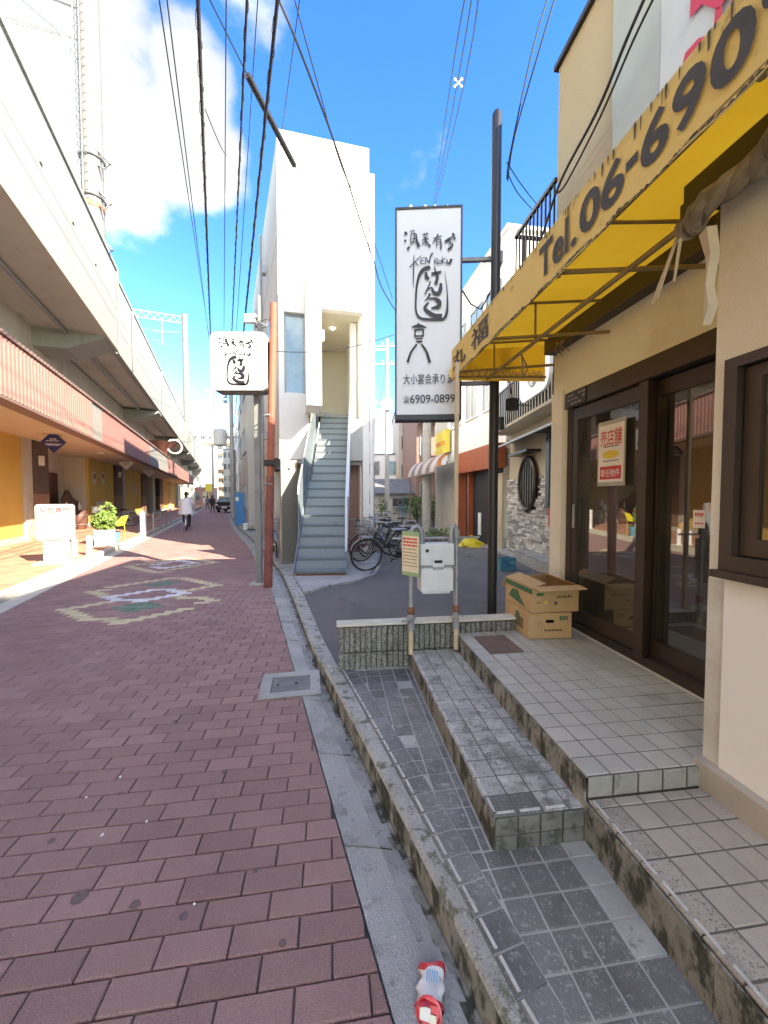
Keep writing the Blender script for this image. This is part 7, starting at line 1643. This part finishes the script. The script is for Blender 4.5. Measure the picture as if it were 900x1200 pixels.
for i, (u, v) in enumerate(((111, 560), (121, 560), (160, 577), (150, 600))):
    t_, z_ = VT(u, v, WS - .02); t = thing('wall_poster', ['cream notice high on the yellow wall, left one', 'cream notice high on the yellow wall, right one', 'small white notice beside the dark arcade entrance', 'menu sheet low on the second yellow wall'][i], 'poster', (0, 0, 0)); m_ = MB(); vbox(m_, t_ - .22, t_ + .22, WS - .022, WS - .004, z_ - .3, z_ + .3); m_.build('sheet', 'cream_wall', t, world=True)
    m_ = MB(); vbox(m_, t_ - .15, t_ + .15, WS - .026, WS - .0225, z_ - .05, z_ + .2); m_.build('print', ['pillar_brown', 'red_print', 'grey_render', 'wood_dark'][i], t, world=True)
for i, t_ in enumerate((VT(40, 600, FS)[0] - 3, VT(110, 600, FS)[0], VT(150, 600, FS)[0])):
    p = V(t_, FS + .9, fz0 + .0); m_ = MB(); m_.cyl(0, 0, -.03, .018, .10, 12); m_.ring((0, 0, -.03), (0, 0, 1), .10, .01, 14, 4); o = m_.build('soffit_light', 'white', ar); o.location = p
# ---------------------------------------------------------------- alley things
q = G(552, 640, .02); yb = thing('yellow_bag', 'crumpled yellow rubbish sheet heaped on the alley edge', 'rubbish sheet', tuple(q)); random.seed(8)
m_ = MB(); n = 22; vs = []; mm = 8
for i in range(mm + 1):
    for k in range(n): a = 2 * math.pi * k / n; r_ = (1 - i / mm) ** .7; j = 1 + .16 * math.sin(3 * a + i) + random.uniform(-.07, .07); vs.append((.42 * r_ * j * math.cos(a), .34 * r_ * j * math.sin(a), .30 * (i / mm) ** .8 * (1 + .15 * math.sin(2 * a)) * (1 if i else 0)))
m_.add(vs, [(i * n + k, i * n + (k + 1) % n, (i + 1) * n + (k + 1) % n, (i + 1) * n + k) for i in range(mm) for k in range(n)]); m_.build('sheet', 'yellow_bag', yb, smooth=True)
q = G(558, 626, .02); t = thing('blue_bin', 'blue covered bin behind the yellow rubbish sheet', 'bin', (P(555.5, 583, 14.2).x, 14.2, .02)); m_ = MB(); m_.lathe([(.17, 0), (.22, .5), (.26, .52), (.24, .62), (.10, .70), (.02, .71)], 16); m_.build('tub', 'tarp_blue', t, smooth=True); m_ = MB(); m_.box(-.05, .05, -.02, .02, .71, .75); m_.build('knob', 'tarp_blue', t)
t = thing('stand_sign', 'white upright lamp sign on the ground by the orange bar', 'sign', (P(567, 583, 12.6).x, 12.6, .02), R(20)); m_ = MB(); m_.box(-.17, .17, -.08, .08, .25, .98); m_.build('box', 'sign_lit', t, bevel=.01); m_ = MB(); m_.box(-.12, .12, -.07, .07, 0, .249); m_.build('base', 'dark', t); m_ = MB()
for i in range(3): m_.ring((0, -.083, .4 + i * .2), (0, 1, 0), .05, .009, 10, 4)
m_.build('print', 'grey_render', t)
t = thing('teal_crate', 'teal plastic crate at the foot of the stone cladding beside the black pole', 'crate', tuple(G(592, 668, .02)), R(10)); m_ = MB(); m_.wall(-.17, .17, 0, .26, -.13, -.115, [(-.13, .13, .06, .1), (-.13, .13, .15, .2)]); m_.wall(-.17, .17, 0, .26, .115, .13, []); m_.box(-.17, -.155, -.115, .115, 0, .26); m_.box(.155, .17, -.115, .115, 0, .26); m_.box(-.155, .155, -.115, .115, 0, .01); m_.build('crate', 'teal', t)
t = thing('stone_bench', 'grey stone step block along the foot of the stone cladding', 'step', (3.06, 5.6, .02)); m_ = MB(); m_.box(0, .42, 0, 3.4, 0, .22); m_.build('block', 'concrete', t, bevel=.02); m_ = MB(); m_.box(.0, .42, 0, 3.4, .221, .25); m_.build('top_slab', 'gutter_side', t, bevel=.008)
t = thing('meter_boxes', 'white gas boiler box standing against the cream house wall', 'boiler', (P(518, 583, 17.8).x, 17.8, .02)); m_ = MB(); m_.box(-.25, .45, 0, .4, 0, .95); m_.build('casing', 'white', t, bevel=.02); m_ = MB(); m_.box(-.1, .3, -.01, -.001, .5, .7); m_.build('vent', 'grey_render', t)
b = MB(); b.prism([(3.1, 9.3), (3.2, 9.3), (2.3, 18.9), (2.2, 18.9)], .0, .06); b.build('alley_kerb', 'kerb', kind='structure')
b = MB(); b.poly([(3.2, 4.3, .03), (8, 4.3, .03), (8, 19, .03), (2.32, 18.9, .03), (3.2, 9.4, .03)]); b.build('alley_pavement', 'concrete', kind='structure')
# ---------------------------------------------------------------- overhead wires
GW = 'overhead wires along the street'
def wire(label, a, c, sag=.2, r_=.012, mt_='cable', group=GW, wrap=0., cat='wire', name='overhead_wire', loops=False):
    a, c = Vector(a), Vector(c); t = thing(name, label, cat, tuple(a)) if (wrap or loops) else None
    n = 24; pts = [a.lerp(c, i / n) - Vector((0, 0, sag * 4 * (i / n) * (1 - i / n))) for i in range(n + 1)]
    m_ = MB(); m_.tube([p - a for p in pts], r_, 5)
    if not t: o = m_.build(name, mt_, smooth=True); o.location = a; tag(o, label, cat, group); return o
    m_.build('cable', mt_, t, smooth=True)
    if group: t['group'] = group
    if wrap:
        m_ = MB(); L_n = (c - a).length; k = int(min(L_n / .09, 700)); w2 = [a.lerp(c, i / k) - Vector((0, 0, sag * 4 * (i / k) * (1 - i / k))) - a + Vector((wrap * math.cos(i * 1.05), 0, wrap * math.sin(i * 1.05) - wrap * .5)) for i in range(k)]
        m_.tube(w2, .004, 3, caps=False); m_.build('lashing', mt_, t)
    if loops:
        for j in range(8):
            f = (j + 1) * .035; p = a.lerp(c, f) - a; m_ = MB(); m_.tube([p + Vector((.04 + .05 * math.sin(math.pi * q / 8), .7 * q / 8, -.16 * math.sin(math.pi * q / 8))) for q in range(9)], .007, 4); m_.build('slack_loop', mt_, t)
    return t
def gw(u, z=8.): return G(u, -160, z)
Tp = Vector((q2_.x, 27, 0))
lab = 'thin black wire running down the street to the transformer pole, '
def skyline(label, u0, v0, u1, v1, z, Y1, **k):
    a = G(u0, v0, z); c = P(u1, v1, Y1); d = (a - c); a2 = a + d * .35; return wire(label, a2, c, **k)
skyline('leftmost of the pair of thin wires left of the thick looped cable', 187, 0, 246, 400, 8.6, 27, r_=.011, sag=.05)
skyline('second of the pair of thin wires left of the thick looped cable', 196, 0, 249, 430, 8.6, 27, r_=.011, sag=.05)
skyline('thick looped communications cable running down the middle of the street', 232, 0, 250, 480, 6.6, 50, r_=.022, wrap=.035, loops=True, sag=.1)
skyline('thin straight wire just right of the thick looped cable', 265, 0, 262, 455, 8.4, 27, r_=.010, sag=.0)
skyline('lashed black cable dropping left of the square sign', 289, 0, 268, 470, 6.8, 27, r_=.015, wrap=.022, sag=.05)
skyline('thickest twisted black cable passing behind the square sign', 325, -5, 274, 500, 6.6, 27, r_=.021, wrap=.03, sag=.05)
skyline('faint wire close beside the lashed cable', 302, 0, 271, 480, 9.0, 27, r_=.009, sag=.0)
skyline('faint wire at the right of the twisted cable over the white building corner', 347, 30, 300, 380, 9.4, 24, r_=.009, sag=.0)
# the black tube on the diagonal service line
def on(u, v, d): r_ = Vector(ray(u, v)); return Vector((0, 0, CAM_H)) + r_ * d
pA, pB, pC, pD = on(236, -20, 5.0), on(290, 88, 6.0), on(345, 194, 7.4), on(437, 362, 10.3)
dg = thing('service_line', 'diagonal service wire with a thick black protective tube, ending on the white building', 'wire', tuple(pB))
m_ = MB(); m_.tube([pA - pB, Vector((0, 0, 0)), pC - pB, pD - pB], .010, 5); m_.build('wire', 'cable', dg)
m_ = MB(); m_.tube([(0, 0, 0), tuple((pC - pB) * .5), tuple(pC - pB)], .052, 12); m_.build('protective_tube', 'black_paint', dg, smooth=True)
m_ = MB(); k = 70; m_.tube([(pC - pB).lerp(pD - pB, i / k) + Vector((.02 * math.cos(i * 1.2), 0, .03 * math.sin(i * 1.2) - .02)) for i in range(k)], .004, 3, caps=False); m_.build('lashing', 'cable', dg)
def poly_wire(label, pts, r_, wrap=0, mt_='cable'):
    """a wire through sight points given as (u, v, distance)"""
    q = [on(*p) for p in pts]; s = []
    for i in range(len(q) - 1):
        p0, p1, p2, p3 = q[max(i - 1, 0)], q[i], q[i + 1], q[min(i + 2, len(q) - 1)]
        for j in range(6): t = j / 6; s.append(.5 * ((2 * p1) + (-p0 + p2) * t + (2 * p0 - 5 * p1 + 4 * p2 - p3) * t * t + (-p0 + 3 * p1 - 3 * p2 + p3) * t ** 3))
    s.append(q[-1]); a = s[0]; m_ = MB(); m_.tube([p - a for p in s], r_, 5); o = m_.build('overhead_wire', mt_, smooth=True); o.location = a; tag(o, label, 'wire', GW); return o
poly_wire('upper dark cable sagging from the top centre across the white building to its right edge', [(318, -20, 5), (352, 60, 5.5), (400, 190, 7), (436, 300, 9.5), (462, 362, 12), (520, 440, 22)], .017)
poly_wire('lower thin cable beside the sagging dark cable on the white building', [(340, -20, 5.2), (370, 90, 6), (400, 195, 7.2), (428, 255, 9), (460, 350, 12)], .010)
poly_wire('thin wire crossing the stair entrance from the red pole to the long sign', [(322, 412, 6.5), (380, 412, 7.2), (430, 402, 8), (475, 388, 9), (560, 360, 12)], .007)
for i, (u, v) in enumerate(((545, 512), (552, 508), (559, 514))):
    poly_wire(['left', 'middle', 'right'][i] + ' of the three parallel wires rising behind the long sign to the sky', [(u + 5, -30, 5.6), (536 + (i - 1) * 8, 97, 8), (508 + i * 1.5, 238, 16.2)], .012)
sp_ = thing('wire_spacer', 'small white spacer clamped on the three parallel wires', 'wire spacer', tuple(on(537, 97, 8))); m_ = MB()
for a in (45, 135, 225, 315): m_.tube([(0, 0, 0), (.10 * math.cos(R(a)), 0, .10 * math.sin(R(a)))], .012, 5); m_.ball((.10 * math.cos(R(a)), 0, .10 * math.sin(R(a))), .025)
m_.build('clamp', 'white', sp_)
poly_wire('left wire rising from the top of the tall black pole', [(655, -40, 3.2), (625, 55, 3.4), (598, 180, 3.75), (594, 210, 3.85)], .007)
poly_wire('right wire rising from the top of the tall black pole', [(662, -40, 3.2), (633, 55, 3.4), (603, 160, 3.8), (595, 212, 3.85)], .007)
poly_wire('short drop wire from the black pole to the balcony rail', [(594, 190, 3.82), (610, 215, 4.0), (632, 243, 4.5)], .005)
poly_wire('lower drop wire from the black pole to the balcony rail', [(594, 200, 3.82), (606, 225, 4.0), (628, 250, 4.5)], .005)
poly_wire('left strand of the black cable draped down the tan wall to the balcony', [(768, -30, 2.24), (735, 45, 2.42), (700, 130, 2.72), (656, 215, 3.25), (630, 290, 3.75), (604, 335, 4.1)], .011)
poly_wire('right strand of the black cable draped down the tan wall to the balcony', [(775, -20, 2.22), (742, 48, 2.40), (703, 138, 2.70), (664, 214, 3.18), (653, 226, 3.3)], .008)
for i, (a, c) in enumerate((((215, 472, 40), (250, 455, 50)), ((218, 500, 40), (272, 490, 27)))): poly_wire(['upper', 'lower'][i] + ' faint wire from the viaduct mast to the far street poles', [a, c], .012)
poly_wire('telephone wire from the slim lamp pole down behind the long sign', [(440, 505, 20), (456, 500, 24), (520, 452, 30)], .012)
poly_wire('thin wire from the white building to the slim lamp pole', [(432, 520, 11), (445, 470, 16), (455, 412, 24)], .010)
# litter specks on the paving
random.seed(12)
for i, (u, v) in enumerate(((141, 911), (101, 935), (172, 963), (152, 755), (113, 766), (129, 677), (120, 979), (309, 745), (228, 1060))):
    q = G(u, v, .002); o = MB(); o.ball((0, 0, .003), random.uniform(.004, .010), random.uniform(.004, .01), .004, 6, 4, jit=.3); o = o.build('litter_scrap', 'white'); o.location = q; tag(o, 'pale scrap of litter on the bricks, ' + ('second from the left of the near scraps', 'leftmost of the near scraps', 'at the centre of the near brick rows', 'in the middle distance before the diamonds', 'left of the one before the diamonds', 'inside the diamond pattern', 'between the two left scraps', 'near the drain cover', 'nearest the viewer')[i], 'litter', 'tiny scraps on the brick paving')
